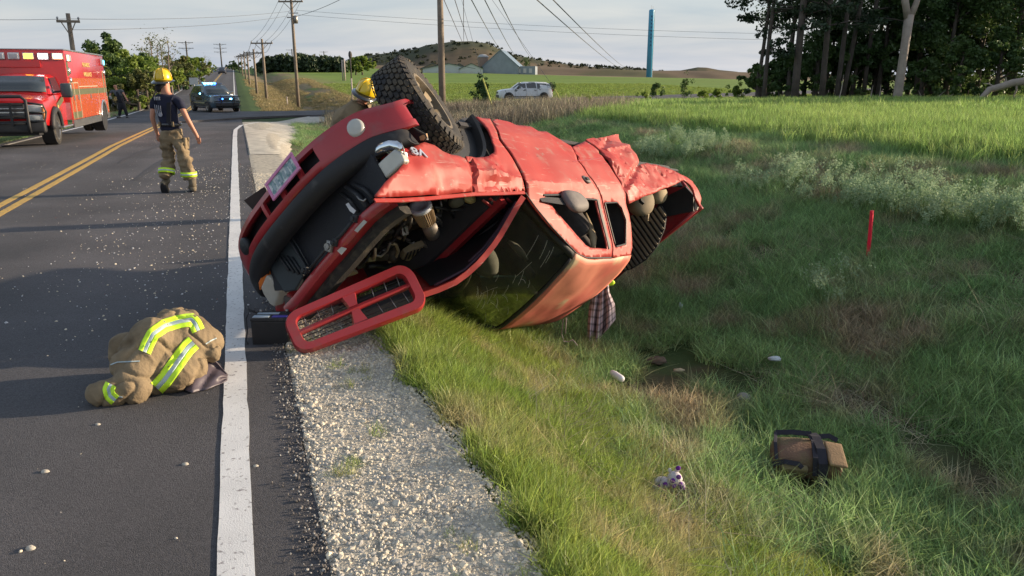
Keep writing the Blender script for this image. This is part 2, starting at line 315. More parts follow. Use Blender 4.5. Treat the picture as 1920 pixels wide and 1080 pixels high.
# ------------------------------------------------------------------ roads
def asphalt():
    m = M('asphalt', (.078, .077, .084), rough=.82, var=.22, vs=.7, bump=.55, bs=220, spec=.35, col2=(.096, .093, .101), c2s=.35)
    t = m.node_tree; n = t.nodes; l = t.links; b = n['Principled BSDF']; src = b.inputs['Base Color'].links[0].from_socket
    g = n.new('ShaderNodeTexCoord'); v = n.new('ShaderNodeTexVoronoi'); v.inputs['Scale'].default_value = 150; l.new(g.outputs['Object'], v.inputs[0])
    r = n.new('ShaderNodeMapRange'); r.inputs[1].default_value = 0; r.inputs[2].default_value = 1; r.inputs[3].default_value = .74; r.inputs[4].default_value = 1.28; s = n.new('ShaderNodeSeparateColor'); l.new(v.outputs['Color'], s.inputs[0]); l.new(s.outputs[0], r.inputs[0])
    c = n.new('ShaderNodeCombineColor'); [l.new(r.outputs[0], c.inputs[i]) for i in range(3)]
    x = n.new('ShaderNodeMix'); x.data_type = 'RGBA'; x.blend_type = 'MULTIPLY'; x.inputs[0].default_value = 1; l.new(src, x.inputs[6]); l.new(c.outputs[0], x.inputs[7])
    # tyre tracks and a darker sealed edge along the lane (a wear pattern that stays put)
    mp = n.new('ShaderNodeMapping'); mp.inputs['Rotation'].default_value = (0, 0, -A); l.new(g.outputs['Object'], mp.inputs[0]); sp_ = n.new('ShaderNodeSeparateXYZ'); l.new(mp.outputs[0], sp_.inputs[0])
    w = n.new('ShaderNodeMath'); w.operation = 'SINE'; mu = n.new('ShaderNodeMath'); mu.operation = 'MULTIPLY'; mu.inputs[1].default_value = 3.4; l.new(sp_.outputs[0], mu.inputs[0]); l.new(mu.outputs[0], w.inputs[0])
    r4 = n.new('ShaderNodeMapRange'); r4.inputs[1].default_value = -1; r4.inputs[2].default_value = 1; r4.inputs[3].default_value = .88; r4.inputs[4].default_value = 1.08; l.new(w.outputs[0], r4.inputs[0])
    c5 = n.new('ShaderNodeCombineColor'); [l.new(r4.outputs[0], c5.inputs[i]) for i in range(3)]
    x5 = n.new('ShaderNodeMix'); x5.data_type = 'RGBA'; x5.blend_type = 'MULTIPLY'; x5.inputs[0].default_value = 1; l.new(x.outputs[2], x5.inputs[6]); l.new(c5.outputs[0], x5.inputs[7])
    l.new(x5.outputs[2], b.inputs['Base Color']); return m
ASP = asphalt()
def strip(name, srange, tl, tr, dz, m, n_t=1, wob=0, label=None, skirt=0.12):
    vs = []; fs = []; ss = [s for s in S_ if srange[0] <= s <= srange[1]]
    for s in ss:
        a, b = (tl(s) if callable(tl) else tl), (tr(s) if callable(tr) else tr)
        row = [a+(b-a)*k/n_t for k in range(n_t+1)]
        for k, t in enumerate(row):
            if wob and k in (0, n_t): t += wob*(vn(s*7, t*3, 2)-.5)
            x, y = xy(s, t); vs.append((x, y, float(ht(x, y, False))+dz))
    w = n_t+1
    for i in range(len(ss)-1):
        for k in range(n_t): fs.append((i*w+k, i*w+k+1, (i+1)*w+k+1, (i+1)*w+k))
    if skirt:
        b0 = len(vs); 
        for i in range(len(ss)):
            for k in (0, n_t): v = vs[i*w+k]; vs.append((v[0], v[1], v[2]-skirt))
        for i in range(len(ss)-1):
            fs.append((i*w, (i+1)*w, b0+2*i+2, b0+2*i)); fs.append((i*w+n_t, b0+2*i+1, b0+2*i+3, (i+1)*w+n_t))
    o = mk(name, vs, fs, m); return tag(o, label, kind='structure')
strip('main_road', (-10, 1000), -6.75, lambda s: .17, .006, ASP, 6, wob=.05)
vs = []; 
for (a, b), (c, d) in zip(SIDE, SIDF):
    for k in range(5):
        u = k/4; x, y = a+(c-a)*u, b+(d-b)*u; vs.append((x, y, float(ht(x, y, False))+.001))
vs2 = []; fs = []
def resamp(pl, n):
    pl = np.array(pl); L = np.r_[0, np.cumsum(np.hypot(*np.diff(pl, axis=0).T))]; q = np.linspace(0, L[-1], n); return np.stack([np.interp(q, L, pl[:, 0]), np.interp(q, L, pl[:, 1])], 1)
ne, fe = resamp(SIDE, 90), resamp(SIDF, 90)
for i in range(90):
    for k in range(5):
        u = k/4; x, y = ne[i]*(1-u)+fe[i]*u; vs2.append((x, y, float(ht(x, y, False))+.001+(.003 if k in (1, 2, 3) else 0)))
for i in range(89):
    for k in range(4): fs.append((i*5+k, (i+1)*5+k, (i+1)*5+k+1, i*5+k+1))
sr = mk('side_road', vs2, [f[::-1] for f in fs], ASP); tag(sr, kind='structure'); solid(sr, .1)
WHITE = M('road_paint_white', (.72, .72, .71), rough=.6, var=.10, vs=4, dirt=((.28, .26, .26), 38, .60, .70), bump=.2, bs=200)
YEL = M('road_paint_yellow', (.58, .36, .07), rough=.6, var=.10, vs=4, dirt=((.16, .13, .11), 30, .58, .68), bump=.2, bs=200)
def ll(s): return -.215
strip('edge_line', (-10, 27.5), -.215, -.085, .011, WHITE, 1, wob=.012, skirt=.002)
strip('far_edge_line', (58, 900), -.215, -.085, .011, WHITE, 1, skirt=.002)
strip('left_edge_line', (-10, 900), -6.42, -6.28, .011, WHITE, 1, skirt=.002)
strip('centre_line', (-10, 900), -3.22, -3.10, .011, YEL, 1, wob=.01, skirt=.002)
strip('centre_line', (-10, 900), -3.43, -3.31, .011, YEL, 1, wob=.01, skirt=.002)
# corner line: leaves the edge line and sweeps into the side road
cp = [xy(27.5, -.15), (-13.3, 37.6) and xy(32, -.13), xy(36, .1), xy(39, .75), xy(41.2, 2.0)]
pl = resamp([tuple(p) for p in cp]+[(x+.45, y+.2) for x, y in SIDE[2:6]], 70); vs = []; fs = []
for i, (x, y) in enumerate(pl):
    d = pl[min(i+1, 69)]-pl[max(i-1, 0)]; d /= np.hypot(*d); nx, ny = -d[1], d[0]
    for sg in (-1, 1):
        X, Y = x+nx*sg*.07, y+ny*sg*.07; vs.append((X, Y, float(ht(X, Y, False))+.016))
for i in range(69): fs.append((2*i, 2*i+1, 2*i+3, 2*i+2))
tag(mk('corner_line', vs, fs, WHITE), kind='structure')
SKM = M('tyre_mark', (.045, .042, .045), rough=.75, var=.25, vs=3)
for (a_, b_2, t0_, t1_, w_) in ((15.5, 27, -1.9, -.75, .22), (19, 30, -2.6, -.6, .16)):
    strip('tyre_mark', (a_, b_2), lambda s, a_=a_, b_2=b_2, t0_=t0_, t1_=t1_: t0_+(t1_-t0_)*((s-a_)/(b_2-a_))**1.8, lambda s, a_=a_, b_2=b_2, t0_=t0_, t1_=t1_, w_=w_: t0_+(t1_-t0_)*((s-a_)/(b_2-a_))**1.8+w_*(.4+.6*math.sin(3.14*(s-a_)/(b_2-a_))), .0105, SKM, 2, wob=.05, skirt=.001)
# ------------------------------------------------------------------ gravel shoulder
GW = lambda s: float(np.interp(s, [-10, 1.5, 2.2, 4.3, 7, 12, 20, 28, 36], [1.0, 1.0, .97, .86, .8, .85, 1.2, 1.7, 2.2]))
GRAV = M('gravel', (.50, .46, .38), rough=.95, var=.3, vs=14, bump=1.0, bs=70, spec=.2, col2=(.34, .31, .26), c2s=9, c2lo=.5, c2hi=.7)
vs = []; fs = []; ss = [s for s in S_ if -3 <= s <= 40]; NTT = 14
for s in ss:
    w = GW(s)
    for k in range(NTT+1):
        t = .172+(w-.172)*k/NTT
        if k == NTT: t += .16*(vn(s*2.3, 0, 4)-.5)+.06*(vn(s*9, 0, 5)-.5)
        x, y = xy(s, t); zb = float(ht(x, y, True)); vs.append((x, y, zb+.004+(.012*fbm(np.float64(x*12), np.float64(y*12), 2) if 0 < k < NTT else -.02*(k == NTT))))
W1 = NTT+1
for i in range(len(ss)-1):
    for k in range(NTT): fs.append((i*W1+k, i*W1+k+1, (i+1)*W1+k+1, (i+1)*W1+k))
tag(mk('gravel_shoulder', vs, fs, GRAV, smooth=True), kind='structure')
CORN = M('gravel_corner_mat', (.52, .49, .42), rough=.95, var=.3, vs=3, bump=1, bs=40, spec=.2)
vs = []; fs = []; inner = [xy(s, .2) for s in (20, 24, 28, 32, 35, 37)]+[xy(39, .75+.35), (-11.6, 43.6), (-9.4, 45.1), (-6, 49.9)]
outer = [xy(20, 1.2), xy(24, 1.5), xy(28, 2.1), xy(31, 2.6), xy(33, 3.2), xy(35.2, 4.2), (-9.7, 41.0), (-8.6, 42.4), (-6.6, 45.2), (-4.6, 49.4)]
ia, oa = resamp(inner, 50), resamp(outer, 50)
for i in range(50):
    for k in range(4):
        x, y = ia[i]*(1-k/3)+oa[i]*(k/3)
        if k == 3: x += .3*(hsh(i, 3)-.5); y += .3*(hsh(i, 5)-.5)
        vs.append((x, y, float(ht(x, y, True))+(.02 if k < 3 else -.03)))
for i in range(49):
    for k in range(3): fs.append((i*4+k, i*4+k+1, (i+1)*4+k+1, (i+1)*4+k))
tag(mk('gravel_corner', vs, fs, CORN, smooth=True), kind='structure')
# ================================================================== the overturned pickup
from mathutils.geometry import delaunay_2d_cdt
TP = [-0.558074, -0.81671373, 0.14673829], [-0.65831143, 0.32811443, -0.67747102], [0.50515292, -0.47467846, -0.7207641]
TM = Matrix([[TP[j][i] for j in range(3)] for i in range(3)]); TT0 = Vector((-1.31961924, 6.28702012, 1.19545439))
TMi = TM.transposed()
truck = empty('pickup_truck', TT0, label='wrecked red pickup lying on its side across the shoulder with its bonnet torn open', cat='pickup truck')
truck.rotation_euler = TM.to_euler()
LO = TMi@(Vector(CAMP)-TT0)
def lpl(px, py, ax, val):                                      # local point seen at a pixel on the local plane ax=val
    d = TMi@Vector(ray(px, py)); i = 'xyz'.index(ax); return LO+d*((val-LO[i])/d[i])
def lw(px, py, Y): return TMi@(at(px, py, Y)-TT0)              # local point at forward distance Y
GZ = [.3, .35, .55, .8, 1.0, 1.1, 1.2, 1.5, 1.68]; GY = [.80, .84, .895, .91, .895, .86, .80, .66, .55]
def side(px, py):
    y = -.9
    for _ in range(30):
        p = lpl(px, py, 'y', y); y = .5*y-.5*float(np.interp(p.z, GZ, GY))
    return p
RED = M('faded_red_paint', (.345, .026, .022), rough=.54, var=.08, vs=3, coat=.0, spec=.34, col2=(.36, .062, .052), c2s=1.3, c2lo=.40, c2hi=.66, dirt=((.31, .17, .14), 7, .58, .85))
REDI = M('red_paint_shade_panels', (.34, .022, .028), rough=.4, var=.12, vs=4, coat=.4, dirt=((.22, .08, .07), 6, .55, .8))
def scratchy(m, col, lo=.64, hi=.70, sc=(3, 3, 60), rot=(0, .25, 0)):   # SCRATCHNODE
    t = m.node_tree; n = t.nodes; l = t.links; b = n['Principled BSDF']; src = b.inputs['Base Color'].links[0].from_socket; g = n.new('ShaderNodeTexCoord'); mp = n.new('ShaderNodeMapping'); mp.inputs['Scale'].default_value = sc; mp.inputs['Rotation'].default_value = rot
    l.new(g.outputs['Object'], mp.inputs[0]); z = n.new('ShaderNodeTexNoise'); z.inputs['Scale'].default_value = 1; z.inputs['Detail'].default_value = 6; z.inputs['Roughness'].default_value = .7; l.new(mp.outputs[0], z.inputs[0]); r = n.new('ShaderNodeMapRange'); r.inputs[1].default_value = lo; r.inputs[2].default_value = hi; r.inputs[4].default_value = .75; l.new(z.outputs[0], r.inputs[0])
    x = n.new('ShaderNodeMix'); x.data_type = 'RGBA'; l.new(r.outputs[0], x.inputs[0]); l.new(src, x.inputs[6]); x.inputs[7].default_value = col+(1,); l.new(x.outputs[2], b.inputs['Base Color'])
scratchy(RED, (.45, .30, .26), .61, .68); scratchy(RED, (.09, .03, .03), .66, .71, (4, 4, 26), (0, -.5, 0)); scratchy(RED, (.25, .21, .18), .63, .66, (11, 11, 14), (0, .2, 0))
ROOFM = M('sun_bleached_red_roof', (.58, .15, .115), rough=.58, var=.12, vs=4, coat=.0, col2=(.60, .22, .15), c2s=1.3, c2lo=.46, c2hi=.56, dirt=((.50, .38, .24), 2.6, .60, .68), bump=.05, bs=9)
BLK = M('black_plastic', (.018, .019, .022), rough=.55, var=.3, vs=8, bump=.1, bs=60)
BLKD = M('dusty_black_plastic', (.022, .024, .028), rough=.62, var=.35, vs=6, dirt=((.085, .08, .075), 14, .6, .75), bump=.15, bs=50)
RUB = M('rubber', (.022, .021, .020), rough=.8, var=.3, vs=10, bump=.3, bs=80, dirt=((.07, .06, .045), 12, .5, .7))
STEEL = M('dull_steel', (.30, .29, .28), rough=.45, metal=.8, var=.3, vs=12, bump=.1)
ALU = M('cast_aluminium', (.42, .40, .37), rough=.42, metal=.7, var=.3, vs=10, dirt=((.20, .16, .10), 16, .5, .7))
CHR = M('chrome', (.75, .77, .8), rough=.08, metal=1, var=.05)
TAN = M('tan_plastic', (.34, .27, .17), rough=.75, var=.25, vs=9)
GREYP = M('grey_mirror_plastic', (.15, .135, .13), rough=.7, var=.2, vs=14, bump=.1)
LENS = M('milky_headlight_lens', (.46, .45, .40), rough=.18, var=.12, vs=9, coat=.6)
AMB = M('amber_lens', (.62, .16, .03), rough=.25, var=.15, coat=.5)
def mesh_local(name, vs, fs, m, parent=truck, smooth=False, ang=None):
    o = mk(name, vs, fs, m, parent, smooth)
    if ang: smooth_angle(o, ang)
    return o
def pip(x, y, poly):
    c = False; j = len(poly)-1
    for i in range(len(poly)):
        xi, yi = poly[i]; xj, yj = poly[j]
        if (yi > y) != (yj > y) and x < (xj-xi)*(y-yi)/(yj-yi)+xi: c = not c
        j = i
    return c
def densify(pl, step, closed=True):
    out = []; n = len(pl)
    for i in range(n if closed else n-1):
        a, b = Vector(pl[i]), Vector(pl[(i+1) % n]); k = max(1, int((b-a).length/step))
        out += [a.lerp(b, q/k) for q in range(k)]
    return out
def cdt_panel(name, outline, holes, ysurf, m, th=.012, step=.028, parent=truck, label=None):
    P = []; E = []
    for lp in [outline]+holes:
        d = densify([Vector(p) for p in lp], step*1.0); b = len(P); P += d; E += [(b+i, b+(i+1) % len(d)) for i in range(len(d))]
    xs = [p[0] for p in outline]; zs = [p[1] for p in outline]
    x = min(xs)
    while x < max(xs):
        z = min(zs)
        while z < max(zs):
            q = (x+random.uniform(-.2, .2)*step, z+random.uniform(-.2, .2)*step)
            if pip(*q, outline) and not any(pip(*q, h) for h in holes) and min((Vector(q)-p).length for p in P[:len(P)]) > step*.55: P.append(Vector(q))
            z += step
        x += step
    v, e, f, *_ = delaunay_2d_cdt(P, E, [], 0, 1e-5)
    fs = []
    for t in f:
        c = sum((v[i] for i in t), Vector((0, 0)))/len(t)
        if pip(c.x, c.y, outline) and not any(pip(c.x, c.y, h) for h in holes): fs.append(tuple(t))
    o = mk(name, [(q.x, ysurf(q.x, q.y), q.y) for q in v], fs, m, parent, True); smooth_angle(o, 16); solid(o, th, -1)
    if label: o['label'] = label
    return o
def L2(pl): return [(side(*p).x, side(*p).z) for p in pl]
DENT = []; CREASE = []
def dent(px, py, r, a): p = side(px, py); DENT.append((p.x, p.z, r, a))
def crease(x1, y1, x2, y2, w, a): p = side(x1, y1); q = side(x2, y2); CREASE.append((p.x, p.z, q.x, q.z, w, a))
# outward is positive
dent(800, 320, .10, .022); dent(850, 318, .12, .02); dent(740, 345, .10, .01); dent(830, 350, .07, -.02); dent(770, 300, .06, -.012)
crease(690, 372, 880, 345, .03, .012); crease(884, 300, 890, 355, .018, -.045); crease(895, 322, 975, 335, .022, .018); crease(900, 345, 975, 345, .03, -.014)
dent(925, 322, .05, .022); dent(915, 340, .045, -.018); dent(950, 318, .05, -.012); crease(905, 300, 955, 330, .02, .012)
dent(1010, 290, .16, -.02); dent(1060, 340, .2, .012); crease(960, 345, 1090, 345, .03, .014); crease(1040, 262, 1085, 300, .03, -.015); dent(1000, 350, .08, .012)
crease(1123, 283, 1178, 273, .020, .02); dent(1150, 300, .11, .03); dent(1165, 262, .08, -.012); crease(1199, 309, 1172, 350, .03, -.045); crease(1140, 262, 1125, 285, .03, -.03)
dent(1180, 290, .05, .03); dent(1165, 330, .07, -.03); dent(1215, 335, .16, -.04); crease(1165, 330, 1205, 372, .03, .02); dent(1270, 335, .14, .03); dent(1240, 322, .06, -.04); crease(1140, 300, 1160, 320, .02, .03)
def ysurf(x, z):
    y = float(np.interp(z, GZ, GY))
    for cx_, cz, r, a in DENT: y += a*math.exp(-((x-cx_)**2+(z-cz)**2)/r**2)
    for x1, z1, x2, z2, w, a in CREASE:
        L = (x2-x1)**2+(z2-z1)**2; u = min(max(((x-x1)*(x2-x1)+(z-z1)*(z2-z1))/L, 0), 1); d = math.hypot(x-x1-u*(x2-x1), z-z1-u*(z2-z1)); y += a*max(0, 1-d/(w*1.7))
    cr_ = float(sm(x, .0, -.15)*sm(x, -.5, -.4)) if False else math.exp(-((x+.15)/.25)**2)
    y += (float(fbm(x*14, z*14, 6, 2))-.5)*(.003+.006*cr_+(.006 if x < -2.3 else 0)*max(0, 1-abs(x+2.9)/.6))
    y += (float(fbm(x*3, z*3, 8, 2))-.5)*.014
    rg = 1-abs(float(vn(np.float64(x*9+z*4), np.float64(z*7-x*3), 61))*2-1); y -= .014*rg**12*(cr_+(.9 if x < -2.35 else .12))
    return -y
fenA = [(703, 371), (704, 366), (722, 343), (745, 322), (762, 300), (764, 284), (779, 272), (797, 266), (815, 272), (830, 284), (845, 290), (860, 292), (872, 297), (878, 308), (881, 320), (885, 337), (889, 359), (860, 362), (800, 367), (750, 371)]
fenB = [(874, 292), (893, 295), (917, 292), (928, 284), (927, 273), (921, 254), (908, 232), (893, 217), (905, 220), (919, 222), (937, 262), (964, 302), (976, 325), (980, 343), (985, 357), (940, 358), (893, 359), (889, 340), (884, 322), (881, 308)]
def jag(pl, a=1.0): return [(x+random.uniform(-a, a), y+random.uniform(-a, a)) for x, y in pl]
cdt_panel('front_fender', L2(fenA), [], ysurf, RED, label='crumpled front wing pierced and buckled')
cdt_panel('cowl_side_panel', L2(fenB), [], lambda x, z: ysurf(x, z)+.006, RED)
door = [(923, 225), (941, 224), (966, 233), (995, 237), (1010, 246), (1024, 246), (1041, 256), (1058, 266), (1071, 274), (1087, 304), (1103, 329), (1120, 354), (1128, 375), (1148, 466), (1146, 482), (1114, 484), (1097, 481), (1082, 474), (1062, 455), (1030, 424), (1005, 393), (990, 373), (988, 357), (984, 343), (979, 325), (967, 302), (941, 262)]
dwin = [(1020, 368), (1034, 387), (1066, 424), (1099, 459), (1108, 464), (1138, 467), (1129, 425), (1116, 375), (1086, 372), (1052, 366)]
cdt_panel('door', L2(door), [L2(dwin)], ysurf, RED, label='scraped passenger door with broken window')
qp = [(1073, 275), (1085, 270), (1093, 266), (1097, 264), (1123, 282), (1134, 300), (1150, 323), (1164, 345), (1173, 363), (1174, 381), (1180, 400), (1184, 424), (1185, 466), (1182, 479), (1148, 482), (1150, 466), (1130, 375), (1122, 353), (1105, 328), (1089, 303)]
qwin = [(1134, 381), (1156, 380), (1165, 390), (1174, 413), (1173, 458), (1155, 463), (1152, 454), (1142, 415)]
qo = cdt_panel('rear_quarter_panel', L2(qp), [L2(qwin)], lambda x, z: ysurf(x, z)+.003, RED)
bed = [(1098, 262), (1116, 258), (1160, 251), (1177, 271), (1196, 295), (1199, 308), (1213, 305), (1238, 310), (1265, 323), (1286, 331), (1298, 340), (1306, 351), (1315, 372), (1312, 388), (1304, 372), (1295, 348), (1284, 337), (1268, 345), (1249, 352), (1207, 369), (1180, 382), (1176, 363), (1166, 343), (1152, 320), (1136, 297), (1126, 280)]
cdt_panel('bed_side', L2(bed), [], lambda x, z: ysurf(x, z), RED, th=.02, label='crushed side of the load bed')
mb = MB()                                                       # gap shadows are real gaps; trim strips follow
def strippx(pl, w, out, m, name, th=.008, parent=truck):
    p3 = [side(*p) for p in pl]; vs = []; fs = []
    for i, p in enumerate(p3):
        d = (p3[min(i+1, len(p3)-1)]-p3[max(i-1, 0)]); d.y = 0; d.normalize(); n = Vector((-d.z, 0, d.x)); y = ysurf(p.x, p.z)-out
        for s_ in (-1, 1):
            q = p+n*s_*w/2; vs += [(q.x, y, q.z), (q.x, y+th, q.z)]
    for i in range(len(p3)-1):
        a = 4*i; b = a+4; fs += [(a, a+2, b+2, b), (a+1, b+1, b+3, a+3), (a, b, b+1, a+1), (a+2, a+3, b+3, b+2)]
    fs += [(0, 1, 3, 2), (4*len(p3)-4, 4*len(p3)-2, 4*len(p3)-1, 4*len(p3)-3)]
    return mk(name, vs, fs, m, parent)
strippx([(1121, 374), (1128, 405), (1137, 440), (1143, 467)], .05, .006, GREYP, 'door_post')
strippx([(1018, 367), (1052, 367), (1086, 373), (1118, 375)], .018, .008, BLK, 'window_seal')
strippx([(1134, 381), (1156, 380), (1165, 390), (1174, 413), (1173, 458), (1155, 463), (1152, 454), (1142, 415), (1134, 381)], .014, .006, BLK, 'window_seal')
strippx([(985, 362), (1005, 390), (1032, 424), (1062, 455), (1082, 475), (1100, 483), (1146, 484)], .014, .004, BLK, 'drip_rail')
strippx([(703, 376), (750, 376), (800, 372), (889, 363), (940, 362), (985, 360)], .028, -.004, RED, 'wing_flange')
strippx([(1074, 303), (1100, 300), (1130, 296)], .006, .003, REDI, 'crease_line')
# handle
hp = side(1099, 337); hm = MB(); hm.lathe([(.001, -.004), (.055, -.004), (.058, .004), (.045, .012), (.001, .012)], 20, (0, 0, 0), 'y'); 
ho = hm.build('door_handle', GREYP, truck, True); ho.location = (hp.x, ysurf(hp.x, hp.z)-.006, hp.z); ho.scale = (1.0, 1, .62); ho.rotation_euler = (0, .5, 0)
hm = MB(); hm.box((0, 0, 0), (.05, .008, .03), bev=.003); o = hm.build('handle_pocket', BLK, truck); o.location = (hp.x, ysurf(hp.x, hp.z)-.02, hp.z)
# mirror
mm_ = MB(); rings = []
mc = side(1068, 388); 
for i, (u, s_) in enumerate([(0, .30), (.08, .75), (.3, 1), (.6, 1), (.85, .85), (1, .5)]):
    rings.append([Vector((mc.x+.165*math.copysign(abs(math.cos(a))**.7, math.cos(a))*s_, mc.y-.03-.09*u, mc.z+(.105+.02*math.cos(a))*math.copysign(abs(math.sin(a))**.7, math.sin(a))*s_)) for a in [2*math.pi*k/20 for k in range(20)]])
mm_.loft(rings); mr = mm_.build('side_mirror', GREYP, truck, True); solid
mb = MB(); b0 = side(1024, 371); mb.loft([[b0+Vector((dx, dy, dz)) for dx, dy, dz in ((-.10, 0, -.01), (-.09, 0, .05), (.10, 0, .04), (.11, 0, -.01))], [mc+Vector((dx, -.06, dz)) for dx, dz in ((-.06, -.04), (-.05, .04), (.07, .04), (.07, -.04))]]); mb.build('mirror_arm', BLK, mr)
# ------------------------------------------------------------------ roof, windscreen, pillars
def grid(fn, nu, nv): 
    vs = [fn(i/nu, j/nv) for i in range(nu+1) for j in range(nv+1)]; fs = [(i*(nv+1)+j, (i+1)*(nv+1)+j, (i+1)*(nv+1)+j+1, i*(nv+1)+j+1) for i in range(nu) for j in range(nv)]; return vs, fs
WP, WD = lpl(1079, 474, 'z', 1.575), Vector((-1.12, .60, 1.60))
RPs = [lpl(1079, 474, 'z', 1.575), side(1097, 482), side(1114, 485), side(1146, 484), side(1182, 479)]
RPs[-1].x -= .02
def rpass(u):
    k = u*(len(RPs)-1); i = min(int(k), len(RPs)-2); return RPs[i].lerp(RPs[i+1], k-i)
RDf, RDr = lpl(930, 616, 'z', 1.60), Vector((-2.28, .62, 1.60))
RDf = Vector((RDf.x, .58, 1.57)) if abs(RDf.y-.58) > .4 else RDf
def roof_f(u, v):
    a = rpass(u); b = RDf.lerp(RDr, u); p = a.lerp(b, v); c = 4*v*(1-v); p.z += .085*c**.6+.02*math.sin(u*math.pi); p.x += (.05*c if u < .01 else 0)-(.06*c*u*u)
    p.z += (float(fbm(p.x*4, p.y*4, 12, 2))-.5)*.03-.03*math.exp(-((u-.8)**2+(v-.25)**2)/.03)
    return p
vs, fs = grid(roof_f, 24, 24); o = mesh_local('roof', vs, fs, ROOFM, smooth=True); solid(o, .02, 1); o['label'] = 'bleached roof panel with worn patches'
bl = Vector((-.47, -.74, 1.10)); blp = lpl(987, 373, 'y', -.74); brd = Vector((-.46, .72, 1.12))
def ws_f(u, v, off=0):
    bot = blp.lerp(brd, v); top = roof_f(0, v)+Vector((.012, 0, -.012)); p = bot.lerp(top, u); p.x += .09*4*v*(1-v)*(1-u)+.02*math.sin(u*3.14)+off*.6; p.z += off*.75+.015*math.sin(u*3.14); return p
GL = bpy.data.materials.new('dusty_windscreen_glass'); GL.use_nodes = True; t_ = GL.node_tree; n_ = t_.nodes; l_ = t_.links; n_.clear()
oo = n_.new('ShaderNodeOutputMaterial'); tr_ = n_.new('ShaderNodeBsdfTransparent'); tr_.inputs[0].default_value = (.30, .33, .34, 1); gl_ = n_.new('ShaderNodeBsdfGlossy'); gl_.inputs[0].default_value = (.42, .44, .46, 1); gl_.inputs[1].default_value = .12
df_ = n_.new('ShaderNodeBsdfDiffuse'); df_.inputs[0].default_value = (.10, .105, .10, 1); g1 = n_.new('ShaderNodeTexCoord'); nz = n_.new('ShaderNodeTexNoise'); nz.inputs['Scale'].default_value = 6; nz.inputs['Detail'].default_value = 8; l_.new(g1.outputs['Object'], nz.inputs[0])
w1 = n_.new('ShaderNodeTexNoise'); mp1 = n_.new('ShaderNodeMapping'); mp1.inputs['Scale'].default_value = (3, 60, 14); mp1.inputs['Rotation'].default_value = (.5, .3, .9); l_.new(g1.outputs['Object'], mp1.inputs[0]); l_.new(mp1.outputs[0], w1.inputs[0]); w1.inputs['Scale'].default_value = 1; w1.inputs['Detail'].default_value = 5
mr1 = n_.new('ShaderNodeMapRange'); mr1.inputs[1].default_value = .66; mr1.inputs[2].default_value = .74; mr1.inputs[3].default_value = 0; mr1.inputs[4].default_value = .35; l_.new(w1.outputs[0], mr1.inputs[0])
mr2 = n_.new('ShaderNodeMapRange'); mr2.inputs[1].default_value = .35; mr2.inputs[2].default_value = .7; mr2.inputs[3].default_value = .12; mr2.inputs[4].default_value = .36; l_.new(nz.outputs[0], mr2.inputs[0])
ad1 = n_.new('ShaderNodeMath'); ad1.operation = 'MAXIMUM'; l_.new(mr1.outputs[0], ad1.inputs[0]); l_.new(mr2.outputs[0], ad1.inputs[1])
ms1 = n_.new('ShaderNodeMixShader'); l_.new(ad1.outputs[0], ms1.inputs[0]); l_.new(tr_.outputs[0], ms1.inputs[1]); l_.new(df_.outputs[0], ms1.inputs[2])
fr1 = n_.new('ShaderNodeFresnel'); fr1.inputs[0].default_value = 1.38; ms2 = n_.new('ShaderNodeMixShader'); l_.new(fr1.outputs[0], ms2.inputs[0]); l_.new(ms1.outputs[0], ms2.inputs[1]); l_.new(gl_.outputs[0], ms2.inputs[2]); l_.new(ms2.outputs[0], oo.inputs[0])
vs, fs = grid(lambda u, v: ws_f(.03+.94*u, .03+.94*v), 12, 16); wsg = mesh_local('windscreen', vs, fs, GL, smooth=True)
sb = MB()
def border(fn, a, b, c, d, n=24):
    r = [];
    for q in range(n+1):
        u = q/n; r.append([fn(a[0]+(b[0]-a[0])*u, a[1]+(b[1]-a[1])*u, 0), fn(a[0]+(b[0]-a[0])*u, a[1]+(b[1]-a[1])*u, .012), fn(c[0]+(d[0]-c[0])*u, c[1]+(d[1]-c[1])*u, .012), fn(c[0]+(d[0]-c[0])*u, c[1]+(d[1]-c[1])*u, 0)])
    sb.loft(r)
border(ws_f, (0, 0), (1, 0), (.0, .045), (1, .045)); border(ws_f, (1, .046), (1, .954), (.965, .046), (.965, .954)); border(ws_f, (0, 1), (1, 1), (0, .955), (1, .955)); border(ws_f, (0, .046), (0, .954), (.05, .046), (.05, .954))
sb.build('windscreen_seal', BLK, wsg, True)
# driver-side shell, cab back, floor: closes the body from every side
def dy(z): return float(np.interp(z, GZ, GY))
cdt_panel('driver_side_panel', [(.30, .45), (.32, 1.0), (.2, 1.08), (-.5, 1.12), (-1.15, 1.56), (-2.28, 1.58), (-2.35, 1.15), (-4.5, 1.15), (-4.5, .5), (-3.75, .45), (-3.65, .78), (-3.33, .9), (-3.0, .78), (-2.9, .42), (-.5, .38), (-.4, .7), (-.1, .88), (.2, .85), (.28, .6)], [[(-.75, 1.17), (-1.2, 1.52), (-1.7, 1.52), (-1.72, 1.17)]], lambda x, z: dy(z)+(float(fbm(x*4, z*4, 31, 2))-.5)*.05, REDI, step=.09)
DK = M('dark_cabin_trim', (.035, .035, .038), rough=.85, var=.3, vs=6)
mb = MB()
mb.prism([(-2.28, -.80, 1.13), (-2.28, -.62, 1.56), (-2.28, .60, 1.56), (-2.28, .80, 1.13), (-2.28, .84, .5), (-2.28, -.84, .5)], (.03, 0, 0)); mb.build('cab_back_wall', DK, truck)
cdt_panel('cabin_lining', [(-.5, 1.10), (-1.15, 1.52), (-2.25, 1.54), (-2.27, .5), (-.5, .5)], [], lambda x, z: dy(z)-.04, DK, step=.2)
mb = MB(); mb.prism([(-.6, -.80, .5), (-.6, -.80, 1.09), (-2.25, -.80, 1.12), (-2.25, -.80, .5)], (0, .03, 0)); mb.build('door_trim', DK, truck)
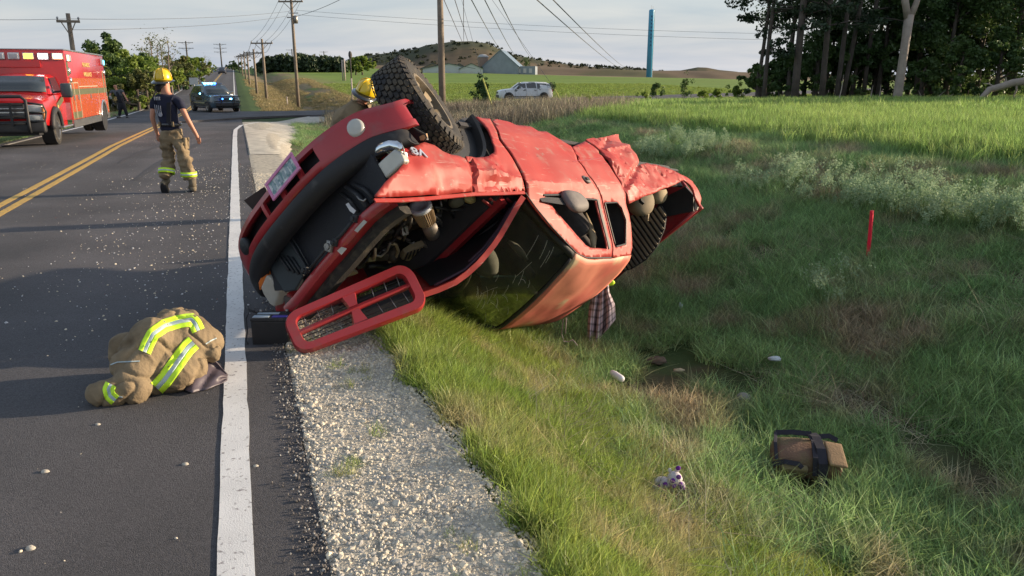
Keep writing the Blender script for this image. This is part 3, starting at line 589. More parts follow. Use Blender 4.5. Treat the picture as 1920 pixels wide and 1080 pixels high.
vs, fs = grid(lambda u, v: roof_f(.02+.96*u, .03+.94*v)-Vector((0, 0, .04)), 8, 8); mesh_local('roof_lining', vs, fs, DK)
mb = MB(); mb.prism([(-.75, .80, 1.15), (-1.2, .64, 1.54), (-1.72, .64, 1.54), (-1.74, .80, 1.15)], (0, -.01, 0)); mb.build('side_window', M('dark_side_glass', (.02, .025, .025), rough=.1, var=.05), truck)
mb = MB(); mb.box((-1.25, 0, .47), (2.0, 1.66, .04)); mb.box((-.30, 0, .80), (.05, 1.5, .62)); mb.build('cab_floor', DK, truck)
mb = MB(); mb.box((-.62, 0, .95), (.34, 1.36, .24), (0, .25, 0), bev=.05); mb.box((-.76, -.38, .85), (.12, .4, .12), bev=.03); mb.build('dashboard', DK, truck, True)
for y in (-.38, .38):
    mb = MB(); mb.box((-1.35, y, .72), (.5, .5, .16), bev=.06); mb.box((-1.68, y, 1.02), (.16, .48, .62), (0, -.25, 0), bev=.06); mb.box((-1.78, y, 1.38), (.10, .26, .18), (0, -.25, 0), bev=.04); mb.build('seat', M('seat_cloth', (.06, .055, .055), rough=.95, var=.3, vs=20), truck, True)
mb = MB(); mb.tube([Vector((-.98, .38, 1.08))+Vector((.11*math.sin(a), .19*math.cos(a), .16*math.sin(a)*1.0)) for a in [2*math.pi*k/24 for k in range(25)]], .016, 8, False); mb.tube([(-.93, .2, 1.10), (-.95, .56, 1.10)], .015); mb.tube([(-.6, .38, .92), (-.97, .38, 1.08)], .03); mb.build('steering_wheel', TAN, truck, True)
AB = M('airbag_cloth', (.45, .42, .32), rough=.9, var=.15, vs=12)
def blob(name, c, r, m, parent=truck, sq=(1, 1, 1), rot=(0, 0, 0), amp=.12, seed=0, n=18):
    bm = bmesh.new(); bmesh.ops.create_uvsphere(bm, u_segments=n, v_segments=n//2+3, radius=1)
    for v in bm.verts: k = 1+amp*(float(fbm(np.float64(v.co.x*2+seed), np.float64(v.co.y*2+v.co.z*1.7), seed))-.5)*2; v.co = Vector((v.co.x*r*sq[0]*k, v.co.y*r*sq[1]*k, v.co.z*r*sq[2]*k))
    me = bpy.data.meshes.new(name); bm.to_mesh(me); bm.free(); me.materials.append(m); me.polygons.foreach_set('use_smooth', [True]*len(me.polygons)); o = bpy.data.objects.new(name, me); ROOT.objects.link(o)
    o.location = c; o.rotation_euler = rot; o.parent = parent; return o
def wsl(px, py, d=.12):                                        # a point behind the windscreen at that pixel
    dd = (TMi@Vector(ray(px, py))).normalized(); best = None
    for k in np.linspace(3, 9, 400):
        p = LO+dd*k; sgn = (p-ws_f(.5, .5)).dot((ws_f(.5, 0)-ws_f(.5, 1)).cross(ws_f(0, .5)-ws_f(1, .5)).normalized())
        if best is None or abs(sgn) < best[0]: best = (abs(sgn), p)
    return best[1]+dd*d
blob('airbag', wsl(908, 490, .25), .15, AB, sq=(.8, .8, 1), seed=2)
mb = MB(); c = [wsl(953, 452, .16), wsl(966, 462, .13), wsl(979, 476, .12), wsl(988, 487, .14)]; mb.tube(c, [.012, .03, .03, .014], 10); mb.build('airbag_cover', AB, truck, True)
mb = MB(); mb.prism([wsl(900, 520, .2), wsl(905, 545, .2), wsl(990, 536, .25), wsl(985, 520, .25)], (-.01, 0, -.02)); mb.build('sun_visor', M('teal_board', (.05, .12, .12), rough=.6), truck)
# beige airbag edge and door trim seen through the broken window
def ins(px, py, y): return lpl(px, py, 'y', y)
mb = MB(); mb.tube([ins(1098, 400, -.62), ins(1106, 425, -.6), ins(1112, 445, -.58), ins(1113, 465, -.56)], [.012, .03, .035, .02], 10); mb.build('seat_belt_cover', TAN, truck, True)
mb = MB(); mb.prism([ins(1060, 375, -.3), ins(1100, 378, -.3), ins(1118, 465, -.2), ins(1095, 465, -.2)], (0, .03, 0)); mb.build('headliner', DK, truck)
# ------------------------------------------------------------------ load bed
RIBM = M('sunlit_tan_liner', (.26, .21, .14), rough=.8, var=.25, vs=6, dirt=((.12, .105, .085), 3, .5, .7))  # warm sunlight on the ribs is put into this tan colour
mb = MB(); mb.box((-3.4, 0, .60), (2.15, 1.6, .03)); mb.box((-2.37, 0, .86), (.03, 1.56, .52)); mb.build('bed_floor', BLKD, truck)
mb = MB(); mb.box((-3.42, .80, .86), (2.1, .04, .54)); mb.build('bed_inner_wall', REDI, truck)
mb = MB(); mb.box((-3.3, -.80, .72), (1.8, .03, .30)); mb.build('bed_inner_wall', BLKD, truck)
tg = MB(); tg.box((-4.50, -.02, .86), (.05, 1.50, .60), bev=.012); tgo = tg.build('tailgate', REDI, truck)
def ribpt(px, py, off=0): p = lpl(px, py, 'x', -4.20); return p
# ribbed liner panel: rounded outline traced on its own plane, each rib raised
RPX = -4.05
rb = MB(); base_out = [(1172, 408), (1240, 386), (1249, 402), (1245, 430), (1232, 462), (1210, 488), (1183, 505), (1150, 514), (1120, 505), (1120, 440)]
bo = [lpl(*p, 'x', RPX) for p in base_out]; rb.prism(bo, (-.03, 0, 0)); lin = rb.build('liner_panel', BLKD, tgo)
by = [(p.y, p.z) for p in bo]
y0, y1 = min(q[0] for q in by), max(q[0] for q in by); k = 0; y = y0+.03
while y < y1:
    zs = [z for z in np.linspace(min(q[1] for q in by), max(q[1] for q in by), 120) if pip(y, z, by)]
    if len(zs) > 4:
        mb = MB(); mb.box((RPX+.012, y, (zs[0]+zs[-1])/2), (.024, .030, zs[-1]-zs[0]-.01), bev=.008); mb.build('rib', RIBM, tgo)
    y += .056
for (px, py, r) in ((1205, 378, .15), (1235, 364, .11)):
    q = lpl(px, py, 'y', -.62); mb = MB(); mb.lathe([(.001, -.05), (r*.8, -.05), (r, -.02), (r, .08), (r*.85, .12), (.001, .13)], 24, (0, 0, 0), 'y'); o = mb.build('wheel_housing', TAN if r < .12 else RIBM, truck, True); o.location = q; o.rotation_euler = (-.5, 0, .5)
q = lpl(1203, 378, 'y', -.72); mb = MB(); mb.box((0, 0, 0), (.05, .03, .05), (0, .8, 0)); o = mb.build('bracket', BLK, truck); o.location = q
mb = MB(); mb.prism([lpl(1211, 394, 'x', -3.9), lpl(1218, 394, 'x', -3.9), lpl(1217, 414, 'x', -3.9), lpl(1212, 412, 'x', -3.9)], (.03, 0, 0)); mb.build('bracket', TAN, truck)
mb = MB(); mb.prism([lpl(*p, 'x', -4.30) for p in ((1230, 388), (1249, 368), (1285, 350), (1300, 366), (1300, 396), (1250, 406))], (-.05, 0, 0)); mb.build('bed_wall_shadow', BLK, truck)  # black plate stands in for the shadow inside the bed wall
mb = MB(); mb.prism([lpl(*p, 'x', -4.38) for p in ((1296, 370), (1302, 367), (1313, 380), (1308, 394), (1298, 384))], (.03, 0, 0)); mb.build('tail_lamp', M('pale_lamp_housing', (.5, .46, .4), rough=.4), truck)
a, b = lpl(1308, 392, 'x', -4.47), lpl(1150, 524, 'x', -4.47); mb = MB(); mb.tube([a, a.lerp(b, .3), a.lerp(b, .7), b], .022, 8); mb.build('tailgate_rim', REDI, tgo, True)
# ------------------------------------------------------------------ bumper and front end
def bx_(y): return 1.02-.31*min(abs(y)/.9, 1.25)**3
def bdy(y): return .05*float(sm(-y, .75, 1.0))
NB = 46
def bump_loft(prof, y0=-.99, y1=.86, m=None, name='', mod=None, n=NB):
    r = []
    for i in range(n+1):
        y = y0+(y1-y0)*i/n; X = bx_(y); r.append([Vector((X+dx+(mod(y, k) if mod else 0), y, z+bdy(y))) for k, (dx, z) in enumerate(prof)])
    b_ = MB(); b_.loft(r, True, True); return b_
redp = [(-.16, .36), (-.06, .40), (-.01, .47), (0, .56), (-.005, .64), (-.02, .685), (-.05, .69), (-.07, .62), (-.09, .5), (-.16, .40)]
# the fascia is built with its air slots left open: upper lip, lower lip, uprights and ends
def seg(y0, y1, prof, name, m, par): 
    b_ = bump_loft(prof, y0, y1, n=max(4, int(abs(y1-y0)*26))); o = b_.build(name, m, par, True); smooth_angle(o, 50); return o
bumper = seg(-.99, .86, [(-.05, .635), (-.005, .63), (-.005, .66), (-.02, .685), (-.05, .69)], 'bumper', REDI, truck)
bumper['label'] = 'red front bumper skin with slots'
seg(-.99, .86, [(-.20, .47), (-.08, .455), (-.015, .475), (-.004, .52), (-.03, .525), (-.07, .50), (-.2, .42)], 'lower_lip', REDI, bumper)
midp = [(-.03, .515), (-.003, .52), (0, .56), (-.005, .635), (-.03, .64)]
for (a_, b_2) in ((-.99, -.46), (-.30, -.265), (-.10, -.06), (.12, .15), (.52, .86)): seg(a_, b_2, midp, 'upright', REDI, bumper)
seg(-.5, .6, [(-.12, .46), (-.10, .46), (-.10, .68), (-.12, .68)], 'slot_backing', BLK, bumper)
pad = seg(-.93, .88, [(-.06, .692), (-.004, .694), (.006, .71), (.004, .76), (-.015, .80), (-.05, .815), (-.10, .815)], 'rubber_strip', M('black_bumper_strip', (.014, .014, .016), rough=.6, var=.25, vs=5, dirt=((.05, .047, .045), 9, .58, .72)), bumper)
for q in ((667, 240), (466, 462)):
    y = -.75 if q[0] > 500 else .62; p = lpl(*q, 'x', bx_(y)); 
    mb = MB(); mb.lathe([(.001, .012), (.045, .010), (.062, 0), (.066, -.03), (.001, -.03)], 24, (0, 0, 0), 'x'); o = mb.build('fog_lamp', LENS if q[0] > 500 else BLK, bumper, True); o.location = (bx_(p.y)+.004, p.y, p.z); o.rotation_euler = (0, 0, .5*p.y)
# torn flap at the passenger end
TORN = M('torn_plastic_edge', (.42, .25, .12), rough=.7, var=.2)
mb = MB(); tp = [(742, 244), (770, 236), (786, 245), (798, 252), (800, 262), (790, 264), (770, 262), (750, 258)]
mb.prism([lpl(*p, 'x', .52) for p in tp], (-.02, 0, 0)); mb.build('torn_liner', BLK, bumper)
mb = MB(); mb.prism([lpl(*p, 'x', .56) for p in [(733, 247), (745, 240), (768, 240), (757, 247), (752, 254), (744, 255)]], (-.012, 0, 0)); mb.prism([lpl(*p, 'x', .54) for p in [(786, 256), (799, 250), (800, 258), (796, 262), (788, 263)]], (-.012, 0, 0)); mb.build('torn_edge', TORN, bumper)
mb = MB(); mb.tube([lpl(*p, 'x', .57) for p in [(768, 237), (785, 246), (797, 252), (800, 258), (796, 264)]], .006, 6); mb.build('bent_rim', RUB, bumper, True)
# licence plate
pc_ = [lpl(*q, 'x', 1.045) for q in ((549, 287), (559, 318), (511, 376), (504, 343))]
cpl = sum(pc_, Vector())/4; ux = (pc_[3]-pc_[0]).normalized(); uz = ((pc_[1]-pc_[0])-ux*(pc_[1]-pc_[0]).dot(ux)).normalized(); un = ux.cross(uz)
if un.x < 0: un = -un
Lx, Lz = (pc_[3]-pc_[0]).length/2, (pc_[1]-pc_[0]).length/2
PM = Matrix((ux, uz, un)).transposed()
mb = MB(); mb.box(cpl, (2*Lx-.01, 2*Lz-.01, .006), PM); plate = mb.build('licence_plate', M('plate_print', (.55, .60, .60), rough=.5, col2=(.16, .28, .30), c2s=22, c2lo=.45, c2hi=.55, var=.2, vs=30), truck)
mb = MB()
for sx, sy, w, h in ((0, 1, 2*Lx+.03, .022), (0, -1, 2*Lx+.03, .022)): mb.box(cpl+uz*sy*Lz+un*.004, (w, h, .014), PM, bev=.003)
for sx in (-1, 1): mb.box(cpl+ux*sx*(Lx+.004)+un*.004, (.022, 2*Lz-.024, .0135), PM, bev=.003)
mb.build('plate_frame', M('pink_frame', (.62, .22, .42), rough=.45), plate)
mb = MB()
for k in range(6): mb.box(cpl+ux*(-Lx+.05+k*(2*Lx-.1)/5)+un*.0045, (.022, .055, .003), PM)
mb.build('plate_mark', M('plate_grey', (.30, .38, .42), rough=.5), plate)
# mudflap-like board hanging by the bumper
fp = [lw(*q, 5.35) for q in ((457, 376), (494, 351), (510, 378), (483, 403))]; mb = MB(); mb.prism(fp, (-.012, .0, -.004)); mb.build('bent_rubber_flap', M('brown_rubber', (.035, .022, .02), rough=.7, var=.3), bumper)
# lamps
def lx(px, py, x): return lpl(px, py, 'x', x)
def prism_x(name, pl, x, th, m, par=truck, bev=.006, sm_=True):
    b_ = MB(); b_.prism([lx(*p, x) for p in pl], (-th, 0, 0)); o = b_.build(name, m, par)
    if bev: bevel(o, bev, 3)
    return o
hl = prism_x('headlight', [(677, 334), (701, 354), (738, 322), (758, 303), (752, 288), (737, 280)], .83, .06, LENS, bev=.014); hl['label'] = 'cracked milky headlight hanging loose'
mb = MB(); mb.loft([[lx(x0, y0, .82)+Vector((0, 0, 0)), lx(x1, y1, .82), lx(x1, y1, .74), lx(x0, y0, .74)] for (x0, y0, x1, y1) in ((676, 301, 683, 308), (693, 283, 700, 296), (710, 270, 716, 286), (728, 263, 732, 281), (745, 264, 744, 282), (755, 272, 752, 290))]); mb.build('chrome_bezel', CHR, hl, True)
mb = MB(); mb.prism([lx(*p, .78) for p in [(722, 284), (752, 283), (754, 296), (741, 300)]], (-.05, 0, .01)); mb.build('reflector', CHR, hl)
prism_x('turn_signal', [(646, 322), (658, 331), (684, 309), (683, 300), (675, 294)], .84, .05, AMB, hl, bev=.008)
mb = MB(); mb.tube([lx(*p, .83) for p in ((641, 325), (655, 333), (668, 341), (671, 345))], .006, 6); mb.build('trim_wire', STEEL, hl, True); mb = MB(); mb.tube([lx(*p, .80) for p in ((752, 268), (757, 280), (759, 296), (762, 306))], .005, 6); mb.build('trim_wire', STEEL, hl, True)
def prism_w0(name, pl, Y, dv, m, par=truck, bev=.006):
    b_ = MB(); b_.prism([lw(*p, Y) for p in pl], TMi@Vector(dv)); o = b_.build(name, m, par); bevel(o, bev, 3); return o
hd = prism_w0('headlight', [(499, 515), (508, 522), (524, 548), (514, 576), (505, 571), (493, 552), (488, 540)], 5.36, (.06, .08, 0), LENS, bev=.012)
prism_w0('turn_signal', [(486, 545), (484, 530), (494, 508), (500, 506), (501, 516), (490, 538)], 5.38, (.05, .07, 0), AMB, hd, bev=.006)
prism_w0('lamp_housing', [(498, 505), (510, 500), (534, 540), (530, 552), (524, 548)], 5.42, (.06, .08, 0), BLKD, hd, bev=.006)
def prism_w(name, pl, Y, dv, m, par=truck, bev=.006):
    b_ = MB(); b_.prism([lw(*p, Y) for p in pl], TMi@Vector(dv)); o = b_.build(name, m, par); bevel(o, bev, 3); return o
cor = prism_w('corner_fender', [(513, 577), (524, 549), (536, 546), (566, 570), (572, 585), (556, 592), (528, 594), (515, 586)], 5.42, (.12, .18, -.02), REDI, bev=.02)
prism_w('corner_patch', [(530, 552), (548, 562), (562, 578), (548, 583), (534, 574)], 5.405, (.0, .03, 0), GREYP, cor, bev=.008)
# radiator, supports
rad = prism_x('radiator', [(540, 440), (600, 372), (690, 280), (720, 330), (735, 362), (700, 376), (640, 450), (578, 520), (548, 545), (515, 545), (505, 500)], .84, .03, M('black_condenser', (.012, .014, .020), rough=.6, var=.25, vs=5, dirt=((.09, .09, .09), 90, .70, .74), bump=.3, bs=160), bev=0)
prism_x('air_deflector', [(505, 500), (516, 470), (540, 445), (556, 470), (578, 508), (566, 522), (553, 545), (532, 548), (515, 520)], .875, .03, M('dark_blue_plastic', (.02, .028, .034), rough=.55, var=.3, vs=5), rad, bev=.01)
for k in range(4): 
    x0 = 520+k*9; mb = MB(); mb.box((0, 0, 0), (.012, .012, .13), bev=.004); a, b = lx(x0, 476+k*2, .885), lx(x0+22, 508+k*3, .885); mb = MB(); mb.tube([a, b], .008, 6); mb.build('deflector_rib', BLKD, rad, True)
mb = MB(); mb.tube([lx(*p, .88) for p in ((536, 438), (552, 465), (575, 503), (580, 512))], .010, 6); mb.tube([lx(*p, .885) for p in ((541, 436), (560, 464), (580, 500))], .006, 6); mb.build('stay_bar', STEEL if False else BLKD, rad, True)
mb = MB(); mb.tube([lx(*p, .90) for p in ((580, 505), (600, 480), (617, 460), (640, 440), (662, 412))], .011, 8); mb.build('latch_rod', BLKD, truck, True)
beam_c = [(542, 585), (560, 566), (580, 540), (604, 510), (632, 478), (660, 444), (690, 410), (712, 392), (733, 378)]
def beamf(u, w, h):
    k = u*(len(beam_c)-1); i = min(int(k), len(beam_c)-2); p = lx(*beam_c[i], .86).lerp(lx(*beam_c[i+1], .86), k-i); p.x += w; p.z += h; return p
r = [[beamf(i/40, *q) for q in ((-.05, -.05), (.02, -.05), (.03, -.035), (.03, .012), (.02, .025), (-.05, .03))] for i in range(41)]
mb = MB(); mb.loft(r); o = mb.build('radiator_support', REDI, truck, True); smooth_angle(o, 40)
r = [[beamf(i/40, *q)+Vector((0, 0, .01)) for q in ((-.05, .0), (-.04, .05), (-.07, .085), (-.13, .085), (-.14, .04), (-.12, .0))] for i in range(1, 41)]
mb = MB(); mb.loft(r); o = mb.build('rubber_seal', RUB, truck, True); smooth_angle(o, 40)
for q, s_ in (((573, 506), .05), ((618, 462), .075), ((628, 455), .05), ((665, 410), .05)):
    mb = MB(); mb.box((0, 0, 0), (.03, s_, s_*.8), (.7, .2, 0), bev=.008); mb.lathe([(.001, .02), (s_*.3, .02), (s_*.32, 0), (.001, 0)], 12, (.01, 0, 0), 'x'); o = mb.build('latch_bracket', BLKD if s_ < .06 else STEEL, truck); o.location = lx(*q, .90)
for pl_ in ([(632, 470), (640, 463), (650, 466), (640, 478)], [(664, 432), (682, 412), (688, 416), (670, 436)]): prism_x('sticker', pl_, .905, .003, M('paper_sticker', (.42, .40, .36), rough=.7, var=.2), truck, bev=0)
prism_x('torn_label', [(648, 383), (653, 380), (657, 386), (667, 395), (663, 401), (656, 396)], .90, .004, M('white_label', (.6, .6, .62), rough=.6), truck, bev=0)
for k, (a, b, w) in enumerate((((650, 350), (690, 388), .05), ((664, 345), (700, 372), .035), ((640, 362), (672, 398), .03))):
    mb = MB(); mb.tube([lx(*a, .86), lx((a[0]+b[0])/2+2, (a[1]+b[1])/2-3, .87), lx(*b, .86)], w/2, 8, flat=.6); mb.build('hose', BLKD, truck, True)
mb = MB(); mb.tube([lx(*p, .92) for p in ((669, 368), (674, 374), (682, 377), (686, 373))], .006, 6); mb.build('hook', STEEL, truck, True)
# ------------------------------------------------------------------ engine bay
def lz(px, py, z): return lpl(px, py, 'z', z)
mb = MB(); mb.box((.12, .0, .52), (.95, 1.4, .05)); mb.build('engine_bay_floor', BLK, truck)
mb = MB(); mb.box((.18, -.74, .78), (1.1, .06, .5)); mb.build('inner_wing', REDI, truck)
mb = MB(); mb.box((.18, .74, .78), (1.1, .06, .5)); mb.build('inner_wing', REDI, truck)
mb = MB(); mb.box((-.36, 0, .86), (.06, 1.46, .60)); mb.build('firewall', REDI, truck)
ENG = M('grimy_engine', (.05, .045, .04), rough=.6, metal=.3, var=.5, vs=14, dirt=((.18, .14, .09), 9, .55, .7))
mb = MB(); mb.box((.2, .05, .72), (.75, .5, .3), bev=.04); 
for y in (-.14, .22):
    mb.box((.18, y, .88), (.62, .17, .10), (.35 if y > 0 else -.35, 0, 0), bev=.03)
for k in range(14): mb.box((random.uniform(-.1, .5), random.uniform(-.3, .4), random.uniform(.82, .95)), (random.uniform(.04, .14), random.uniform(.03, .1), random.uniform(.03, .09)), (random.random(), random.random(), random.random()), bev=.008)
mb.build('engine', ENG, truck, False)
# cone air filter
fc0, fc1 = lw(789, 388, 5.38), lw(806, 427, 5.50)
ax = (fc1-fc0).normalized(); Rf = ax.to_track_quat('Z', 'Y').to_matrix(); flt = MB(); prof = []
n = 48; r = []
for h, r0 in ((.0, .070), (.02, .073), (.12, .098), (.135, .098)):
    pass
Lf = .15
rings = []
for h, r0, rp in ((0, .068, 0), (.004, .078, .004), (Lf, .062, .004), (Lf+.004, .05, 0)):
    rings.append([fc0+Rf@Vector(((r0+(rp if k % 2 else -rp))*math.cos(2*math.pi*k/64), (r0+(rp if k % 2 else -rp))*math.sin(2*math.pi*k/64), h)) for k in range(64)])
flt.loft(rings); fo = flt.build('air_filter', M('filter_pleats', (.24, .17, .10), rough=.8, var=.2), truck)
mb = MB(); mb.lathe([(.045, -.005), (.048, -.018), (.080, -.016), (.082, .01), (.076, .012), (.045, .006)], 32, fc0, 'z', Rf); 
mb.build('filter_ring', M('satin_ring', (.50, .54, .62), rough=.4, metal=.2), fo, True)
mb = MB(); mb.lathe([(.001, -.004), (.046, -.003), (.046, .03), (.001, .03)], 24, fc0, 'z', Rf); mb.build('filter_core', BLK, fo, True)
mb = MB(); mb.tube([fc1, lz(812, 440, .92), lz(811, 452, .93), lz(800, 464, .93), lz(780, 480, .93), lz(765, 487, .92)], [.055, .06, .058, .055, .05, .055], 16); mb.build('intake_pipe', M('grey_pipe', (.16, .14, .12), rough=.5, metal=.4, var=.3), truck, True)
mb = MB(); mb.tube([lz(803, 450, .96), lz(811, 458, .95)], .066, 16); mb.build('pipe_clamp', STEEL, truck, True)
# slotted throttle plate
pc0 = lz(778, 476, .98); pl2 = [lz(*p, .98) for p in ((753, 487), (760, 476), (776, 466), (797, 459), (801, 464), (797, 476), (782, 487), (762, 490))]
mb = MB(); mb.prism(pl2, (0, 0, -.05)); tho = mb.build('throttle_body', TAN, truck); bevel(tho, .006)
for k in range(6):
    a, b = lz(759+k*7.0, 488-k*2.6, .986), lz(765+k*6.4, 474-k*2.1, .986); mb = MB(); mb.tube([a, b], .0065, 6); mb.build('vent_slot', BLK, tho, True)
# belts, hoses, brackets
hoses = [([(700, 470), (715, 450), (725, 430), (745, 395)], .018, BLK, .97), ([(722, 440), (730, 425), (740, 410), (745, 402)], .012, STEEL, 1.0), ([(735, 455), (742, 440), (752, 425), (762, 412)], .014, BLKD, .98), ([(740, 385), (752, 380), (765, 378), (772, 372)], .009, STEEL, 1.03), ([(700, 478), (714, 481), (726, 470), (732, 455)], .010, STEEL, 1.0), ([(728, 492), (742, 484), (747, 470), (742, 458), (732, 456)], .012, TAN, .98), ([(757, 452), (762, 437), (770, 424), (772, 405)], .008, STEEL, 1.0), ([(815, 405), (824, 412), (828, 424)], .008, STEEL, 1.0), ([(815, 388), (835, 392), (850, 400), (852, 420)], .012, BLK, .98), ([(690, 500), (705, 498), (720, 502), (735, 495)], .02, BLK, .95), ([(757, 400), (759, 410), (757, 405)], .02, TAN, .98), ([(830, 440), (845, 425), (870, 405), (893, 385)], .016, BLK, .96), ([(845, 395), (870, 392), (880, 400), (872, 420)], .01, BLKD, 1.0), ([(862, 380), (875, 384), (890, 380)], .014, BLKD, 1.0)]
for pts, r_, m_, z_ in hoses:
    pp = [lz(*p, z_) for p in pts]; mb = MB(); mb.tube(pp, r_, 8); mb.build('hose', m_, truck, True)
blob('radiator_fan_cover', lz(702, 440, .95), .10, TAN, sq=(.5, 1.0, .5), rot=(0, 0, .6), seed=5); blob('alternator', lz(735, 476, .93), .07, ENG, seed=6, amp=.25); blob('washer_bottle', lz(880, 372, 1.0), .045, M('yellowed_bottle', (.40, .33, .14), rough=.5), sq=(1.4, .8, 1), seed=7, amp=.1); blob('coolant_tank', lz(856, 378, .99), .06, M('dull_bottle', (.10, .10, .08), rough=.6), sq=(1.2, 1, .7), seed=8)
blob('shroud_lump', lz(682, 462, .95), .11, BLKD, sq=(.4, 1.1, .5), seed=9); 
mb = MB(); mb.prism([lz(*p, .99) for p in ((628, 520), (660, 508), (672, 512), (664, 516), (625, 528))], (0, 0, -.03)); mb.build('splash_panel', TAN, truck)
# cowl: ribbed air intake and ledge
mb = MB(); mb.prism([lz(*p, 1.06) for p in ((772, 516), (800, 488), (860, 434), (925, 388), (932, 392), (868, 442), (806, 498), (780, 522))], (0, 0, -.05)); mb.build('cowl_edge', TAN, truck)
mb = MB(); mb.prism([lz(*p, 1.03) for p in ((780, 522), (868, 444), (934, 392), (985, 372), (950, 430), (900, 500), (800, 555), (775, 545))], (0, 0, -.04)); cw = mb.build('cowl', BLK, truck)
for k in range(44):
    u = k/43; a = (830+(938-830)*u, 487+(387-487)*u); b = (a[0]+7+3*u, a[1]+9-2*u); mb = MB(); mb.tube([lz(*a, 1.045), lz(*b, 1.045)], .0035, 5, True); mb.build('cowl_rib', BLKD, cw, True)
mb = MB(); mb.tube([lz(*p, 1.08) for p in ((840, 487), (862, 475), (890, 460), (925, 436))], .012, 8, flat=.4); mb.build('wiper', BLKD, truck, True)
for a, b in (((905, 375), (950, 405)), ((918, 372), (962, 398)), ((950, 372), (962, 380))):
    mb = MB(); mb.tube([lz(*a, 1.10), lz((a[0]+b[0])/2, (a[1]+b[1])/2+2, 1.12), lz(*b, 1.10)], .011, 8, flat=.5); mb.build('hinge_arm', REDI, truck, True)
# ------------------------------------------------------------------ bonnet, folded up, with the grille on its nose
e0 = [(982, 369), (972, 384), (955, 414), (940, 440), (928, 458), (912, 478), (898, 494), (876, 514), (854, 530), (822, 544), (792, 554)]
Yh = np.linspace(5.78, 5.22, len(e0)); P = [lw(x, y, Y) for (x, y), Y in zip(e0, Yh)]
Q = [lw(x-10-30*k/10, y-8-34*math.sin(k/10*2.2), Y+.75) for k, ((x, y), Y) in enumerate(zip(e0, Yh))]
def hood_f(u, v):
    k = u*10; i = min(int(k), 9); a = P[i].lerp(P[i+1], k-i); b = Q[i].lerp(Q[i+1], k-i); p = a.lerp(b, v); w = math.sin(v*3.14)*math.sin(u*3.14)*.05; wd = TMi@Vector((.6, .2, -.5)); return p+wd*w
vs, fs = grid(hood_f, 30, 14); bon = mesh_local('bonnet', vs, fs, RED, smooth=True); solid(bon, .022, 0); bon['label'] = 'bonnet torn open and bent down towards the gravel'
mb = MB(); r = []
for i in range(31):
    p = hood_f(i/30, 0); q = hood_f(i/30, .06); t_ = (hood_f(min(i/30+.03, 1), 0)-hood_f(max(i/30-.03, 0), 0)).normalized(); n2 = t_.cross(q-p).normalized(); c_ = (q-p).normalized()
    r.append([p+n2*.018-c_*.004, p-n2*.022-c_*.004, p-n2*.022+c_*.03, p+n2*.018+c_*.03])
mb.loft(r); o = mb.build('bonnet_edge', RED, bon, True); smooth_angle(o, 40)
vs, fs = grid(lambda u, v: hood_f(.06+.86*u, .12+.8*v)+(TMi@Vector((-.5, -.1, .6)))*.035, 16, 8); mesh_local('bonnet_lining', vs, fs, BLK, bon, True)
mb = MB(); mb.tube([hood_f(u, .10)+(TMi@Vector((-.5, -.1, .6)))*.03 for u in (.1, .3, .5, .7, .9)], .012, 8); mb.tube([hood_f(u, .22)+(TMi@Vector((-.5, -.1, .6)))*.04 for u in (.15, .3, .5, .65)], .014, 8); mb.build('lining_rib', M('dark_violet_primer', (.05, .025, .04), rough=.5), bon, True)
# grille
gc = at(667, 577, 5.02); ea, eb = at(548, 622, 4.84), at(790, 524, 5.24); gx = (eb-ea).normalized(); GLn = (eb-ea).length
gz0 = at(645, 552, 5.06)-at(689, 602, 4.98); gzv = (gz0-gx*gz0.dot(gx)).normalized(); gn = gx.cross(gzv)
if gn.y > 0: gn = -gn
grl = empty('grille', (0, 0, 0)); grl.name = 'grille'
hw, hh = GLn/2*1.0, .155
def gw(a, b, c=0.): return TMi@(gc+gx*a+gzv*b+gn*c-TT0)
GRD = REDI
def rrect(w, h, r, n=7, taper=0, top=0):
    o_ = []
    for cx2, cy2, a0 in ((w-r, h-r, 0), (-w+r, h-r, 1), (-w+r, -h+r, 2), (w-r, -h+r, 3)):
        for k in range(n+1): a = (a0+k/n)*math.pi/2; o_.append((cx2+r*math.cos(a), cy2+r*math.sin(a)))
    return o_
def shp(p): x, y = p; return (x, y*(1+.12*x/hw)+.03*(x/hw)**2*(-1 if y < 0 else .2))
out = [shp(p) for p in rrect(hw, hh, .11)]; inn = [shp(p) for p in rrect(hw-.075, hh-.062, .055)]
mb = MB(); mb.loft([[gw(x, y, -.05) for x, y in out], [gw(x, y, .0) for x, y in out], [gw(x*.985, y*.96, .022) for x, y in out], [gw(x*1.02, y*1.05, .022) for x, y in inn], [gw(x, y, .0) for x, y in inn], [gw(x, y, -.05) for x, y in inn]], True, False); gf = mb.build('grille', GRD, truck, True); smooth_angle(gf, 50); bpy.data.objects.remove(grl)
gf['label'] = 'red cross-bar grille torn loose at the bonnet nose'
mb = MB(); mb.loft([[gw(x, y0, -.03), gw(x, y0, .012), gw(x, y0+.012, .02), gw(x, y0+.030, .012), gw(x, y0+.030, -.03)] for x, y0 in [(-hw+.07, -.028), (-.06, -.02), (.06, -.015), (hw-.07, -.012)]]); o = mb.build('cross_bar', GRD, gf, True); smooth_angle(o, 50)
mb = MB(); 
for sg in (1, -1): mb.loft([[gw(-.01+w_*k2, sg*yy, c_) for k2, c_ in ((-1, -.03), (-.8, .016), (.8, .016), (1, -.03))] for yy, w_ in ((.015, .035), (.05, .042), (.11, .06))])
o = mb.build('upright_bar', GRD, gf, True); smooth_angle(o, 50)
